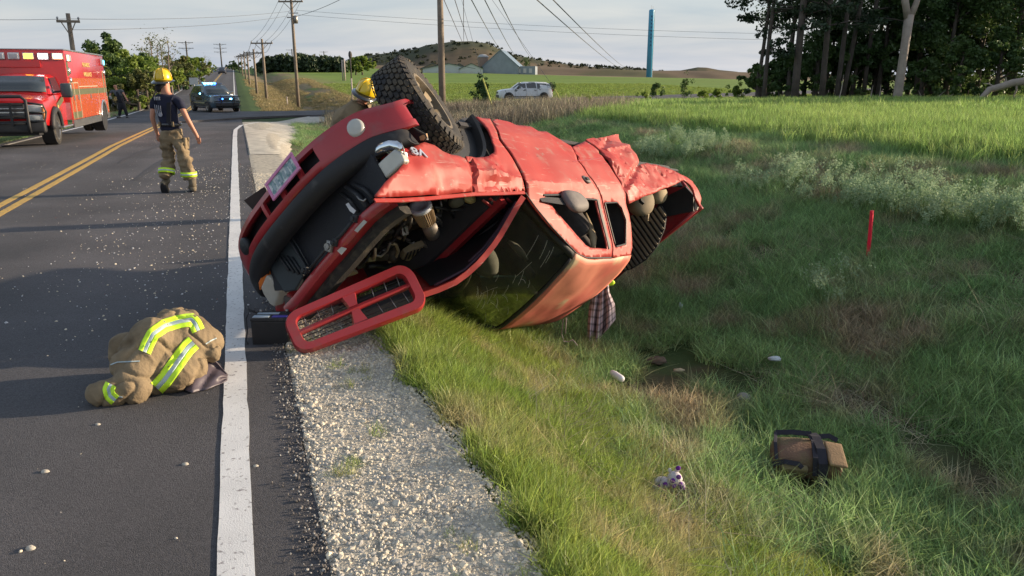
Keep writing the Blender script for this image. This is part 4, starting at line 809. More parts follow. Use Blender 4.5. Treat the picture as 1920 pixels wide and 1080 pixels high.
for sx in (-1, 1):
    for sy in (-1, 1):
        for k in range(3):
            a = sx*(.09+(hw-.18)*(k+.6)/3.0); mb = MB(); mb.box(gw(a, sy*.06, -.025), (.006, .006, .10)); mb = MB(); mb.tube([gw(a, sy*.02, -.022), gw(a+.012, sy*.118, -.022)], .0035, 5); mb.build('grille_wire', STEEL, gf, True)
        for k in range(2):
            b2 = sy*(.045+.03*k); mb = MB(); mb.tube([gw(sx*.05, b2, -.028), gw(sx*(hw-.08), b2, -.028)], .003, 5); mb.build('grille_wire', BLKD, gf, True)
mb = MB(); mb.prism([gw(-.02, -hh+.05, -.16), gw(hw-.05, -hh+.07, -.16), gw(hw-.05, hh-.05, -.16), gw(-.02, hh-.04, -.16)], TMi@(gn*-.02)); mb.build('nose_backing', BLK, gf)
rr_ = random.Random(5)
for k in range(46):
    u, v = rr_.random(), rr_.random(); px = 645+u*205-v*20; py = 520-u*118-v*20+rr_.uniform(-28, 8); a = lz(px, py, rr_.uniform(.86, 1.0)); d = Vector((rr_.uniform(-.1, .1), rr_.uniform(-.14, .14), rr_.uniform(-.06, .05))); mb = MB()
    if k % 3: mb.tube([a, a+d*.5+Vector((0, 0, .02)), a+d], rr_.choice((.005, .008, .012)), 6); mb.build('hose', rr_.choice((BLK, BLKD, STEEL, TAN, ENG)), truck, True)  # tan pieces put sunlit highlights into the bay by colour
    else: mb.box(a, (rr_.uniform(.03, .08), rr_.uniform(.02, .07), rr_.uniform(.02, .06)), (rr_.random(), rr_.random(), rr_.random()), bev=.006); mb.build('engine_fitting', rr_.choice((ENG, STEEL, BLKD, ENG)), truck)
# fine scratches in the glass, raised strands lying on the pane
mb = MB()
for k in range(30):
    u0, v0 = rr_.gauss(.62, .16), rr_.gauss(.5, .2); an = rr_.gauss(1.2, .7); L_ = rr_.uniform(.03, .15); mb.tube([ws_f(min(max(u0+L_*t*math.sin(an), .05), .95), min(max(v0+L_*t*math.cos(an)+.05*t*t, .05), .95), .012) for t in (0, .25, .5, .75, 1)], .0011, 3, False)
o = mb.build('glass_scratches', M('scratch_white', (.55, .56, .50), rough=.6), wsg); o['kind'] = 'stuff'
# ------------------------------------------------------------------ wheels, underbody
def wheel(parent, mat_, r=.385, w=.27, rim_r=.22, rimm=None, tread=True, spokes=8, name='wheel', dish=.03, n=48):
    """axis = local +z outward; returned part = tyre mesh"""
    mb = MB(); prof = [(rim_r, -w/2+.02), (rim_r+.03, -w/2), (r-.07, -w/2-.008), (r-.022, -w/2+.015), (r-.012, -w/2+.05), (r-.012, w/2-.05), (r-.022, w/2-.015), (r-.07, w/2+.008), (rim_r+.03, w/2), (rim_r, w/2-.02)]
    rings = [[Vector((a*math.cos(2*math.pi*k/n), a*math.sin(2*math.pi*k/n), h)) for k in range(n)] for a, h in prof]; mb.loft(rings, True, False)
    ty = mb.build(name, RUB, parent, True); ty.matrix_local = mat_; smooth_angle(ty, 35)
    if tread:
        tb = MB(); rows = 7; cols = 40
        for i in range(cols):
            for j in range(rows):
                a0 = (i+.5*(j % 2))/cols*2*math.pi; zc = -w/2+.02+(w-.04)*(j+.5)/rows; wd = 2*math.pi*r/cols*.80; hd = (w-.04)/rows*.86; sk = .25*(1 if j % 2 else -1)
                pts = [(-.5, -.36), (-.2, -.5), (.34, -.46), (.5, -.2), (.46, .38), (.16, .5), (-.36, .44), (-.5, .1)]; R0, R1 = r-.014, r+.002
                lo = []; hi = []; jx = random.uniform(.85, 1.05)
                for a, b in pts:
                    th = a0+(a*wd*jx+b*hd*sk)/r; z_ = zc+b*hd; edge = -.006*(abs(z_)/(w/2))**4
                    lo.append((R0*math.cos(th), R0*math.sin(th), z_)); hi.append(((R1+edge)*math.cos(th), (R1+edge)*math.sin(th), z_))
                b0 = len(tb.v); nn = len(pts); tb.v += lo+hi; tb.f += [tuple(b0+nn+k for k in range(nn))]+[(b0+k, b0+(k+1) % nn, b0+nn+(k+1) % nn, b0+nn+k) for k in range(nn)]
            for sg in (-1, 1):                                 # shoulder lugs
                th = (i+.25)/cols*2*math.pi; b0 = len(tb.v); lw_ = 2*math.pi/cols*.30
                for rr, hh_ in ((r-.004, w/2-.012), (r-.045, w/2+.012), (r-.055, w/2+.004)):
                    for s2 in (-1, 1): tb.v.append((rr*math.cos(th+s2*lw_), rr*math.sin(th+s2*lw_), sg*hh_))
                tb.f += [(b0, b0+1, b0+3, b0+2), (b0+2, b0+3, b0+5, b0+4)]
        o = tb.build('tread', M('tyre_tread', (.020, .020, .022), rough=.8, var=.35, vs=20, bump=.2, bs=90, dirt=((.085, .068, .045), 8, .45, .62)), ty); o['kind'] = 'stuff'
    rimm = rimm or ALU; mb = MB(); n3 = 32
    mb.loft([[Vector((a*math.cos(2*math.pi*k/n3), a*math.sin(2*math.pi*k/n3), h)) for k in range(n3)] for a, h in ((rim_r+.006, w/2-.018), (rim_r+.01, w/2-.004), (rim_r-.012, w/2-.006), (rim_r-.022, w/2-.05), (rim_r-.03, w/2-.09), (rim_r-.03, -w/2+.03), (rim_r+.006, -w/2+.02))], True, False)
    mb.lathe([(.001, w/2-.03), (.03, w/2-.03), (.055, w/2-.05), (.065, w/2-dish-.06), (.001, w/2-dish-.07)], 20)
    for k in range(spokes):
        a = 2*math.pi*k/spokes; ca, sa = math.cos(a), math.sin(a); q = []
        for rr, ww, hz_ in ((.05, .026, w/2-.055-dish), (rim_r*.55, .030, w/2-.045-dish*.6), (rim_r-.02, .042, w/2-.035)):
            q.append([Vector((rr*ca-sa*s_*ww, rr*sa+ca*s_*ww, hz_+dz)) for s_, dz in ((-1, -.02), (-1, 0), (1, 0), (1, -.02))])
        mb.loft(q)
    rm = mb.build('rim', rimm, ty, False); smooth_angle(rm, 35)
    mb = MB(); mb.lathe([(.001, -.03), (rim_r-.03, -.03), (rim_r-.03, -.01), (.001, -.01)], 24); mb.build('brake_disc', BLKD, ty)
    return ty
def camaxis(right, up, toward, px, py):
    v = Vector(cr)*right+Vector(cu)*up-Vector(ray(px, py)).normalized()*toward; return v.normalized()
wax = camaxis(.80, .58, .19, 802, 180); wc = at(812, 190, 5.72)-wax*.13
def wheel_mat(c, ax_):
    q = (TMi@ax_).to_track_quat('Z', 'Y').to_matrix().to_4x4(); return Matrix.Translation(TMi@(c-TT0))@q
w1_ = wheel(truck, wheel_mat(wc, wax), r=.395, w=.275, rim_r=.225, rimm=M('muddy_alloy', (.17, .15, .12), rough=.6, metal=.35, var=.35, vs=14, dirt=((.15, .115, .07), 12, .42, .6)), dish=.06); w1_['label'] = 'muddy all-terrain front wheel raised in the air'
for x, y, z in ((0, .78, .30), (-3.33, .78, .34)):
    wheel(truck, Matrix.Translation((x, y, z))@Matrix.Rotation(-math.pi/2, 4, 'X'), tread=False)
mb = MB()
for y in (-.42, .42): mb.box((-1.8, y, .45), (5.2, .07, .12), bev=.01)
for x in (.75, -.3, -1.5, -2.6, -4.3): mb.box((x, 0, .43), (.08, .8, .08))
mb.build('chassis_frame', M('rusty_frame', (.06, .04, .03), rough=.8, var=.4), truck)
mb = MB(); mb.tube([(-.2, .15, .4), (-1.2, .15, .38), (-1.3, .2, .38), (-2.8, .2, .38), (-3.0, .55, .38), (-4.4, .58, .40)], .03, 8); mb.tube([(-3.33, -.6, .36), (-3.33, .78, .36)], .05, 10); mb.tube([(-.6, 0, .42), (-3.3, 0, .38)], .04, 8); mb.build('exhaust_pipe', M('rusty_pipe', (.12, .08, .05), rough=.7, metal=.5), truck, True)
mb = MB(); mb.tube([(0, -.45, .42), TMi@(wc-TT0)], [.05, .04], 10); mb.build('front_axle', STEEL, truck, True)
# inner wheel well liner
mb = MB(); r = []
for k in range(17):
    a = math.pi*k/16; r.append([Vector((.05+.47*math.cos(a)*s_, y, .40+.52*math.sin(a)*s_)) for y, s_ in ((-.885, 1), (-.5, .98), (-.5, .96), (-.87, .96))])
mb.loft(r, True, True); mb.box((.03, -.50, .62), (.95, .02, .62)); mb.prism([lpl(*p, 'y', -.80) for p in ((842, 296), (850, 232), (868, 221), (896, 219), (912, 238), (924, 262), (926, 290), (890, 300))], (0, .02, 0)); o = mb.build('wheel_arch_liner', BLK, truck, True); smooth_angle(o, 30)
# V8 emblem, upside down because the car is
def textobj(name, s, size, mat4, m, parent=None, ext=.002, sx=1, bold=0):
    cu_ = bpy.data.curves.new(name, 'FONT'); cu_.body = s; cu_.size = size; cu_.extrude = ext; cu_.align_x = 'CENTER'; cu_.align_y = 'CENTER'; cu_.offset = bold; cu_.materials.append(m)
    tmp = bpy.data.objects.new('tmp_text', cu_); ROOT.objects.link(tmp); dg = bpy.context.evaluated_depsgraph_get(); me = bpy.data.meshes.new_from_object(tmp.evaluated_get(dg)); bpy.data.objects.remove(tmp)
    o = bpy.data.objects.new(name, me); ROOT.objects.link(o); o.parent = parent; o.matrix_local = mat4@Matrix.Diagonal((sx, 1, 1, 1)); return o
ep = side(782, 287); yn = Vector((0, -1, 0)); ex = Vector((1, 0, -.12)).normalized(); ey = yn.cross(ex); EM = Matrix((ex, ey, yn)).transposed().to_4x4(); EM.translation = Vector((ep.x, ysurf(ep.x, ep.z)-.008, ep.z))
textobj('emblem', 'V8', .085, EM, M('silver_emblem', (.62, .64, .70), rough=.2, metal=.6), truck, .005, 1.4, .002)
# ================================================================== far setting: hills, farm, fields' edge
def mesh_np(name, V, Fq, m, parent=None, smooth=False, col=None):
    me = bpy.data.meshes.new(name); V = np.asarray(V, 'f'); Fq = np.asarray(Fq, 'i'); k = Fq.shape[1]
    me.vertices.add(len(V)); me.vertices.foreach_set('co', V.ravel()); me.loops.add(Fq.size); me.loops.foreach_set('vertex_index', Fq.ravel())
    me.polygons.add(len(Fq)); me.polygons.foreach_set('loop_start', np.arange(0, Fq.size, k, dtype='i')); me.update(calc_edges=True)
    if smooth: me.polygons.foreach_set('use_smooth', [True]*len(Fq))
    me.materials.append(m)
    if col is not None: ca = me.color_attributes.new('col', 'FLOAT_COLOR', 'POINT'); ca.data.foreach_set('color', np.concatenate([col, np.ones((len(V), 1))], 1).astype('f').ravel())
    o = bpy.data.objects.new(name, me); ROOT.objects.link(o)
    if parent: o.parent = parent
    return o
def hill(name, px, py, D0, D1, base, n=160, nd=34, shade=(.13, .10, .065), grn=(.05, .065, .035), seed=3):
    X = np.linspace(px[0], px[-1], n); crest = np.interp(X, px, py); vs = []; cs = []
    Dm = D0+(D1-D0)*.55
    for i, x in enumerate(X):
        hz_ = CAM_H+(150-crest[i])/F_PX*Dm*1.03
        for j in range(nd):
            u = j/(nd-1); D = D0+(D1-D0)*u; w = math.sin(min(u/.55, 1)*math.pi/2)**1.3 if u < .55 else math.cos((u-.55)/.45*math.pi/2)
            wx, wy = (x-960)/F_PX*D*.97, D; z = base+(hz_-base)*w+float(fbm(wx*.012, wy*.012, seed, 4)-.5)*14*w*(1-w)*2+ (float(fbm(wx*.05, wy*.05, seed+4, 2))-.5)*2*min(w*(1-w)*6, 1); vs.append((wx, wy, z))
            g = float(sm(fbm(np.float64(wx*.010), np.float64(z*.05), seed+9, 4), .42, .60)); g = max(g*.8, float(sm(z, hz_*.60, hz_*.8))*.75 if hz_ > 35 else 0); cs.append([shade[q]*(1-g)+grn[q]*g for q in range(3)])
    ix = np.arange(n*nd).reshape(n, nd); fq = np.stack([ix[:-1, :-1], ix[1:, :-1], ix[1:, 1:], ix[:-1, 1:]], -1).reshape(-1, 4)
    o = mesh_np(name, vs, fq, M('hill_grass', attr=True, rough=.95, var=.2, vs=.02, spec=.1), smooth=True, col=np.array(cs)); return tag(o, kind='structure')
hill('hill', [600, 640, 690, 740, 780, 805, 850, 885, 915, 950, 975, 1005, 1060, 1120, 1180, 1240], [133, 122, 110, 104, 99, 92, 87, 86, 90, 105, 111, 116, 124, 129, 131, 136], 950, 1900, 1)
hill('low_ridge', [560, 700, 800, 960, 1100, 1200, 1300, 1500, 1700, 2000, 2300], [135, 125, 127, 124, 131, 134, 135, 139, 142, 143, 143], 620, 1000, 1, shade=(.16, .12, .08), grn=(.10, .10, .05), seed=14)
hill('far_knoll', [1260, 1285, 1305, 1322, 1345, 1380], [136, 132, 128.5, 129, 133, 136], 1900, 2300, 2, n=50, nd=16, seed=23)
# shrubs on the hill: too many and too small to count
LEAFD = M('distant_foliage', (.035, .045, .025), rough=.9, var=.35, vs=.3, spec=.1)
def leaf_np(cent, rad, n, size, flat=1., jitter=.5, shell=.35, rng=RNG):
    cent = np.asarray(cent, float); rad = np.asarray(rad, float); k = rng.choice(len(cent), n, p=(rad**2)/(rad**2).sum()); d = rng.normal(size=(n, 3)); d /= np.linalg.norm(d, axis=1)[:, None]
    r = rad[k]*(rng.random(n)**shell); C_ = cent[k]+d*r[:, None]*np.array([1, 1, flat]); a = rng.normal(size=(n, 3)); a /= np.linalg.norm(a, axis=1)[:, None]; b = np.cross(a, rng.normal(size=(n, 3))); b /= np.linalg.norm(b, axis=1)[:, None]
    s = size*(1-jitter/2+rng.random(n)*jitter)[:, None]; V = np.stack([C_-a*s-b*s*.35, C_+b*s*.7-a*s*.1, C_+a*s, C_-b*s*.6+a*s*.1], 1).reshape(-1, 3); F_ = np.arange(4*n).reshape(n, 4); return V, F_
cents = []; rads = []
for _ in range(420):
    x = random.uniform(600, 1240); D = random.uniform(1000, 1500); wx = (x-960)/F_PX*D*.97; u = (D-950)/950
    hz_ = CAM_H+(150-np.interp(x, [600, 690, 780, 850, 915, 975, 1060, 1180, 1240], [133, 110, 99, 87, 90, 111, 124, 131, 136]))/F_PX*1472*1.03; w = math.sin(min(u/.55, 1)*math.pi/2)**1.3
    cents.append((wx, D, 1+(hz_-1)*w+1)); rads.append(random.uniform(1.2, 4.5))
V_, F_ = leaf_np(cents, rads, 9000, 1.4, .7); tag(mesh_np('hill_shrubs', V_, F_, LEAFD), 'dark juniper bushes scattered over the distant hillside', 'bushes', kind='stuff')
# ------------------------------------------------------------------ farm
BARN = M('blue_grey_metal', (.24, .28, .32), rough=.45, metal=.2, var=.15, vs=.5, bump=.2, bs=2)
ROOFB = M('barn_roof_blue', (.18, .25, .31), rough=.35, metal=.3, var=.15, vs=.3)
WHT = M('white_siding', (.52, .55, .55), rough=.7, var=.1)
ROOFG = M('grey_green_roof', (.10, .13, .12), rough=.8, var=.2)
def gable(name, c, w, l, h, rh, rz, wall, roof, label, cat, eave=.4, wins=4, group=None):
    r = empty(name, c, rz, label, cat, group); mb = MB()
    mb.prism([(-w/2, -l/2, -1), (w/2, -l/2, -1), (w/2, -l/2, h), (0, -l/2, h+rh), (-w/2, -l/2, h)], (0, l, 0)); mb.build('wall', wall, r)
    for sg in (-1, 1):
        e = sg*(w/2+eave); k = rh/(w/2); mb = MB(); mb.prism([(0, -l/2-eave, h+rh+.02), (e, -l/2-eave, h-eave*k+.02), (e, l/2+eave, h-eave*k+.02), (0, l/2+eave, h+rh+.02)], (0, 0, .18)); mb.build('roof', roof, r)
    for i in range(wins):
        x = -w/2+w*(i+.5)/wins; mb = MB(); mb.box((x, -l/2-.03, h*.5), (w/wins*.4, .1, h*.4)); f = mb.build('window', M('dark_window', (.03, .04, .05), rough=.15), r)
    return r
def gz(p): return Vector((p.x, p.y, float(ht(p.x, p.y, False))))
b_ = at(944, 140, 300); b_.z = 1.7+(150-141)/F_PX*300
barn = gable('barn', b_, 13, 16, 3.0, 5.6, -.12, BARN, ROOFB, 'large blue-grey metal barn with steep gable below the hill', 'barn', wins=0)
mb = MB(); mb.box((9, -2, 1.2), (7, 9, 3.6)); mb.build('side_shed', BARN, barn)
for i in range(3): mb = MB(); mb.box((6.6+i*2.1, -6.6, 1.4), (1.1, .15, 1.6)); mb.build('window', M('dark_window'), barn)
mb = MB(); mb.box((-8, 3, 1.2), (5, 8, 3.0)); mb.build('side_shed', BARN, barn)
s_ = at(906, 141, 306); s_.z = b_.z-.5; sil = empty('silo', s_, 0, 'round brown concrete silo beside the blue-grey barn', 'silo')
mb = MB(); mb.lathe([(2.0, -1), (2.0, 7.0), (1.9, 7.1), (.001, 7.15)], 20); mb.build('tank', M('silo_concrete', (.26, .18, .13), rough=.8, var=.15), sil, True); mb = MB(); mb.lathe([(2.05, 6.9), (2.05, 7.3), (1.2, 7.9), (.001, 8.1)], 20); mb.build('cap', M('silo_cap', (.42, .42, .42), rough=.5), sil, True)
for (px, w, l, nm, lb) in ((842, 9, 18, 'house', 'long low farmhouse with green-grey roof and pale walls'), (812, 8, 8, 'house', 'small tan house at the left end of the farm'), (884, 9, 8, 'house', 'dark-roofed blue house beside the silo'), (862, 7, 6, 'house', 'tan hip-roofed house between the two farmhouses')):
    q = at(px, 144, 285); q.z = 1.7+(150-144)/F_PX*285; gable(nm, q, l, w, 2.6, 1.7, .05, WHT if px in (842, 884) else TAN, ROOFG, lb, 'house', wins=5 if l > 10 else 3)
# ------------------------------------------------------------------ water standpipe
wt = at(1217, 137, 620); wt.z = 5; q = at(1222, 18, 620); sp_ = empty('water_tower', wt, 0, 'tall slim blue water standpipe on the horizon', 'water tower')
hh_ = q.z-5; mb = MB(); mb.lathe([(2.2, -3), (2.1, hh_-1), (2.1, hh_-.6), (1.6, hh_), (.001, hh_+.3)], 28); mb.build('tank', M('sky_blue_steel', (.06, .34, .56), rough=.35, var=.05, spec=.6), sp_, True)
mb = MB(); mb.tube([(2.25, -.6, -2), (2.2, -.6, hh_)], .25, 6); mb.build('sunlit_tank_edge', WHT, sp_); mb = MB(); mb.tube([(-.4, 0, hh_), (-.4, 0, hh_+3)], .1, 6); mb.build('antenna', STEEL, sp_); mb = MB(); mb.tube([(.9, 0, hh_), (.9, 0, hh_+2.4)], .1, 6); mb.build('antenna', STEEL, sp_)  # white strip paints the sunlit right side of the tank; antennas follow
for k in range(9): mb = MB(); mb.box((-.1, -2.13, hh_-5-k*2.6), (.9, .12, 1.3)); mb.build('letter', M('dark_blue_print', (.02, .09, .19), rough=.5), sp_)
# ------------------------------------------------------------------ power poles and wires
WOOD = M('weathered_pole_wood', (.20, .165, .13), rough=.85, var=.25, vs=3, bump=.3, bs=30)
WOODD = M('dark_pole_wood', (.07, .065, .06), rough=.85, var=.25, vs=3)
CER = M('grey_insulator', (.35, .36, .38), rough=.3)
def pole(px, py_top, pybase=None, Y=None, r=.15, arm=None, label='', group=None, m=WOOD, arms=1, box=False, name='utility_pole', yaw=0., h=None, extra=0):
    if Y is None: b = hit(px, pybase); Y = b.y
    else: b = at(px, py_top, Y); b.z = float(ht(b.x, b.y, False))
    top = CAM_H+(0-0); zz_ = at(px, py_top, Y).z if h is None else b.z+h
    H = zz_-b.z; root = empty(name, b, yaw, label, 'utility pole', group); mb = MB(); mb.tube([(0, 0, -.5), (0, 0, H*.5), (0, 0, H)], [r*1.15, r, r*.8], 10); mb.build('shaft', m, root, True)
    if arm:
        for a in range(arms):
            z = H-.45-a*1.5-extra; mb = MB(); mb.box((0, -r-.03, z), (arm, .12, .14)); mb.build('crossarm', m, root)
            for sx in (-1, 1):
                mb = MB(); mb.tube([(sx*arm*.3, -r-.05, z-.05), (0, -r-.03, z-.75)], .03, 5); mb.build('brace', m, root)
            for x in (-.46, -.2, .2, .46) if arm > 2 else (-.45, .45):
                mb = MB(); mb.lathe([(.02, 0), (.045, .03), (.045, .08), (.07, .10), (.04, .17), (.001, .2)], 8, (x*arm, -r-.03, z+.07)); mb.build('insulator', CER, root, True)
    if box:
        mb = MB(); mb.lathe([(.001, -.35), (.2, -.35), (.22, .3), (.12, .38), (.001, .4)], 14, (.32, 0, H-2.1)); mb.build('transformer', STEEL, root, True)
        mb = MB(); mb.box((-.25, -.1, H-1.9), (.5, .1, .1)); mb.box((.2, -.1, H-1.5), (.9, .08, .08)); mb.build('bracket', STEEL, root)
    root['h'] = H; return root
GRP = 'utility poles along the far road'
P1 = pole(560, -6, 203, r=.155, arm=2.4, box=True, label='weathered utility pole at the corner with crossarm and fittings', group=GRP, yaw=-.05)
P2 = pole(500, 73, 187, r=.14, arm=2.4, label='utility pole leaning by the dry ditch, second from the corner', group=GRP, yaw=-.05)
FP = []
for k, (px, pt, pb, lab) in enumerate(((475, 92, 157, 'third utility pole down the far road'), (463, 97, 147, 'fourth utility pole, paired closely with the next'), (457, 100, 143, 'fifth utility pole, thin and pale in the distance'), (451.5, 102, 140, 'sixth utility pole near the crest of the far road'), (446, 104, 136, 'last small utility pole before the crest of the far road'))):
    FP.append(pole(px, pt, None, Y=(95, 128, 158, 195, 250)[k], r=.13, arm=2.3, label=lab, group=GRP, yaw=-.05))
P0 = pole(833, -120, None, Y=40, r=.155, arm=2.4, label='tall bare pole rising behind the raised wheel', yaw=.3); P0.location = (at(830, 215, 40).x, 40, float(ht(at(830, 215, 40).x, 40, False)))
PL = pole(127, 25, None, Y=47, r=.14, arm=1.2, label='utility pole behind the red ambulance', yaw=.3)
pole(348, 77, None, Y=230, r=.22, arm=4, arms=2, label='thin double-arm transmission pole above the far-left trees', m=WOODD, yaw=.2); pole(412, 81, None, Y=330, r=.26, arm=5, arms=3, label='transmission pole beside the road crest with three arms', m=WOODD, yaw=.2)
pole(547, 92, None, Y=420, r=.3, arm=6, arms=2, label='distant transmission pole poking over the pines, left one', m=WOODD); pole(607, 96, None, Y=480, r=.3, arm=5, arms=1, label='distant transmission pole poking over the pines, right one', m=WOODD)
mp_ = empty('marker_post', hit(661, 190), 0, 'rusty pole with a dark bird-like cap standing at the field edge', 'post'); hq = at(655, 103, mp_.location.y).z-mp_.location.z
mb = MB(); mb.tube([(.0, 0, -.3), (0, 0, hq*.5)], .07, 8); mb.build('lower_post', M('pale_post', (.42, .36, .33), rough=.8), mp_, True); mb = MB(); mb.tube([(0, 0, hq*.5), (0, 0, hq)], .06, 8); mb.build('upper_post', WOODD, mp_, True); blob('cap', (0, 0, hq), .22, WOODD, mp_, sq=(.8, .8, 1.6))
for px, pt, pb in ((643, 112, 147), (647, 111, 147)):
    b = at(px, pb, 150); b.z = float(ht(b.x, b.y, False)); h_ = at(px, pt, 150).z-b.z; mb = MB(); mb.tube([(0, 0, -.3), (0, 0, h_)], .14, 8); o = mb.build('white_pole', M('pale_post'), None, True); o.location = b; tag(o, 'slim white pole in front of the pine wood, '+('left' if px == 643 else 'right')+' of the pair', 'pole', 'pair of white poles')
b = hit(539, 198); mb = MB(); mb.tube([(0, 0, -.1), (0, 0, .75)], .06, 8); mb.lathe([(.08, .74), (.06, .9), (.001, .92)], 10); o = mb.build('marker_stub', M('pale_post'), None, True); o.location = b; tag(o, 'short pale marker stub near the foot of the corner pole', 'post')
WIRE = M('wire', (.10, .10, .11), rough=.5, metal=.3)
def wire(a, b, sag, r=.012, label=None, n=18, group='overhead wires', name='overhead_wire'):
    pts = [a.lerp(b, k/n)-Vector((0, 0, sag*4*(k/n)*(1-k/n))) for k in range(n+1)]; mb = MB(); mb.tube(pts, r, 5, False); return tag(mb.build(name, WIRE), label, 'wire', group)
def armpt(P, x, dz=0):
    a = 2.4; R_ = Matrix.Rotation(P.rotation_euler.z, 3, 'Z'); return P.location+R_@Vector((x*a, -.2, P['h']-.25+dz))
chain = [P1, P2]+FP
for i, (a, b) in enumerate(zip(chain[:-1], chain[1:])):
    for q_, x in enumerate((-.46, -.2, .2, .46)): wire(armpt(a, x), armpt(b, x), .45+.1*i, .014 if i == 0 else .02, ('far-left', 'inner-left', 'inner-right', 'far-right')[q_]+' strand of sagging wire between the '+('corner', 'second', 'third', 'fourth', 'fifth', 'sixth')[i]+' and '+('second', 'third', 'fourth', 'fifth', 'sixth', 'last')[i]+' roadside poles')
w_ = 'pale high wire crossing the whole sky from the left pole'
tl_ = PL.location+Vector((0, 0, PL['h'])); wire(tl_-Vector((0, 0, .3)), armpt(P1, -.1, -1.1), .25, .012, 'upper wire from the ambulance pole to the corner pole'); wire(tl_-Vector((0, 0, .9)), armpt(P1, -.1, -1.5), .3, .012, 'lower wire from the ambulance pole to the corner pole')
wire(at(-300, 18, 50), tl_-Vector((0, 0, .3)), .25, .012, 'wire running off the left edge from the ambulance pole')
wire(armpt(P1, .1, -1.6), armpt(P0, -.1, 0), .5, .02, 'thick service cable rising from the corner pole to the upper right')
for y0, y1, Y in ((30, 46, 60), (38, 60, 60)): wire(armpt(P1, .2, -1.0 if y0 == 30 else -1.4), at(2100, y1+18, 75), .9, .012, 'faint long wire crossing the sky to the right, '+('upper' if y0 == 30 else 'lower'))
far_pole = at(1183, 130, 420)
for k, (x0, lab) in enumerate(((1000, 'power line descending to the water tower, left strand'), (1036, 'power line descending to the water tower, right strand'))): wire(at(x0-40, -42, 33), at((1178, 1187)[k], 129, 420), 1.5, .03, lab, 30)
for (x0, x1, y1, lab) in ((905, 975, 112, 'dark wire slanting down to the barn roof, left'), (932, 1000, 110, 'dark wire slanting down behind the barn, middle'), (880, 945, 96, 'dark wire slanting to the hill above the barn')): wire(at(x0, -8, 45), at(x1, y1, 260), .8, .03, lab, 24)
for (x0, x1, lab) in ((830, 870, 'thin guy wire slanting to the hill mast, left'), (851, 880, 'thin guy wire slanting to the hill mast, right'), (869, 869.5, 'upright thin mast wire above the hill')): wire(at(x0, -6, 700), at(x1, 86, 1400), 0, .35, lab, 4, 'mast wires', 'mast_wire')
YG = M('yellow_guard', (.50, .48, .10), rough=.5)
for (xa, ya, xb, yb, lab) in ((905, 147, 932, 213, 'yellow guy-wire guard left of the white car'), (1040, 167, 1075, 220, 'yellow guy-wire guard right of the white car')):
    base = at(xb, yb, 37 if xb < 1000 else 36); topp = P0.location+Vector((0, 0, 9.5)); d = (topp-base); a_ = at(xa, ya, base.y+.5)
    mb = MB(); mb.tube([base-Vector((0, 0, .3)), a_], .035, 8); g_ = tag(mb.build('guy_guard', YG, None, True), lab, 'guy guard', 'yellow guy guards'); wire(a_, P0.location+Vector((0, 0, 9.5 if xb < 1000 else 9.0)), 0, .008, 'guy wire above the '+('left' if xb < 1000 else 'right')+' yellow guard', 6, 'guy wires', 'guy_wire')
# ------------------------------------------------------------------ trees
BARK = M('bark', (.085, .07, .06), rough=.95, var=.35, vs=3, bump=.6, bs=14)
BARKP = M('pale_bark', (.33, .28, .24), rough=.9, var=.25, vs=2.5, bump=.5, bs=10)
LF1 = leafmat('leaf_spring_green', (.13, .21, .035), (.26, .33, .06), sc=.35, trans=.4, rnd=0)
LF2 = leafmat('leaf_dark_green', (.045, .095, .028), (.10, .16, .045), sc=.3, trans=.3, rnd=0)
LF3 = leafmat('needle_green', (.018, .036, .018), (.042, .066, .030), sc=.5, trans=.15, rnd=0)
LF4 = leafmat('leaf_olive', (.09, .12, .035), (.17, .17, .06), sc=.5, trans=.35, rnd=0)
def limbs(mb, base, H, r0, nl=6, lean=(0, 0), spread=.45, start=.35, depth=1, wig=.04):
    tips = []; pts = []; 
    for k in range(7): u = k/6; pts.append(Vector((lean[0]*H*u+random.uniform(-wig, wig)*H*u, lean[1]*H*u+random.uniform(-wig, wig)*H*u, H*u)))
    mb.tube([base+p for p in pts], [r0*(1-.8*k/6)+.004 for k in range(7)], 7)
    for i in range(nl):
        u = start+(1-start)*(i+random.random())/nl*.95; k = u*6; a = pts[int(k)].lerp(pts[min(int(k)+1, 6)], k-int(k)); an = random.uniform(0, 6.28); L = H*spread*(1.15-u)*random.uniform(.7, 1.2)
        d = Vector((math.cos(an), math.sin(an), random.uniform(.3, 1.1))).normalized(); q = [a+d*L*t+Vector((0, 0, .15*L*t*t)) for t in (0, .35, .7, 1)]; rr = r0*(1-.8*u)*.55
        mb.tube([base+p for p in q], [rr, rr*.7, rr*.4, rr*.12+.003], 5); tips.append(base+q[-1]); tips.append(base+q[2])
        if depth:
            for _ in range(3):
                an2 = random.uniform(0, 6.28); s0 = q[random.choice((1, 2))]; d2 = (d+Vector((math.cos(an2), math.sin(an2), .4))*.7).normalized(); L2_ = L*.5; mb.tube([base+s0, base+s0+d2*L2_*.5, base+s0+d2*L2_+Vector((0, 0, L2_*.1))], [rr*.4, rr*.25, .006], 4); tips.append(base+s0+d2*L2_)
    return tips
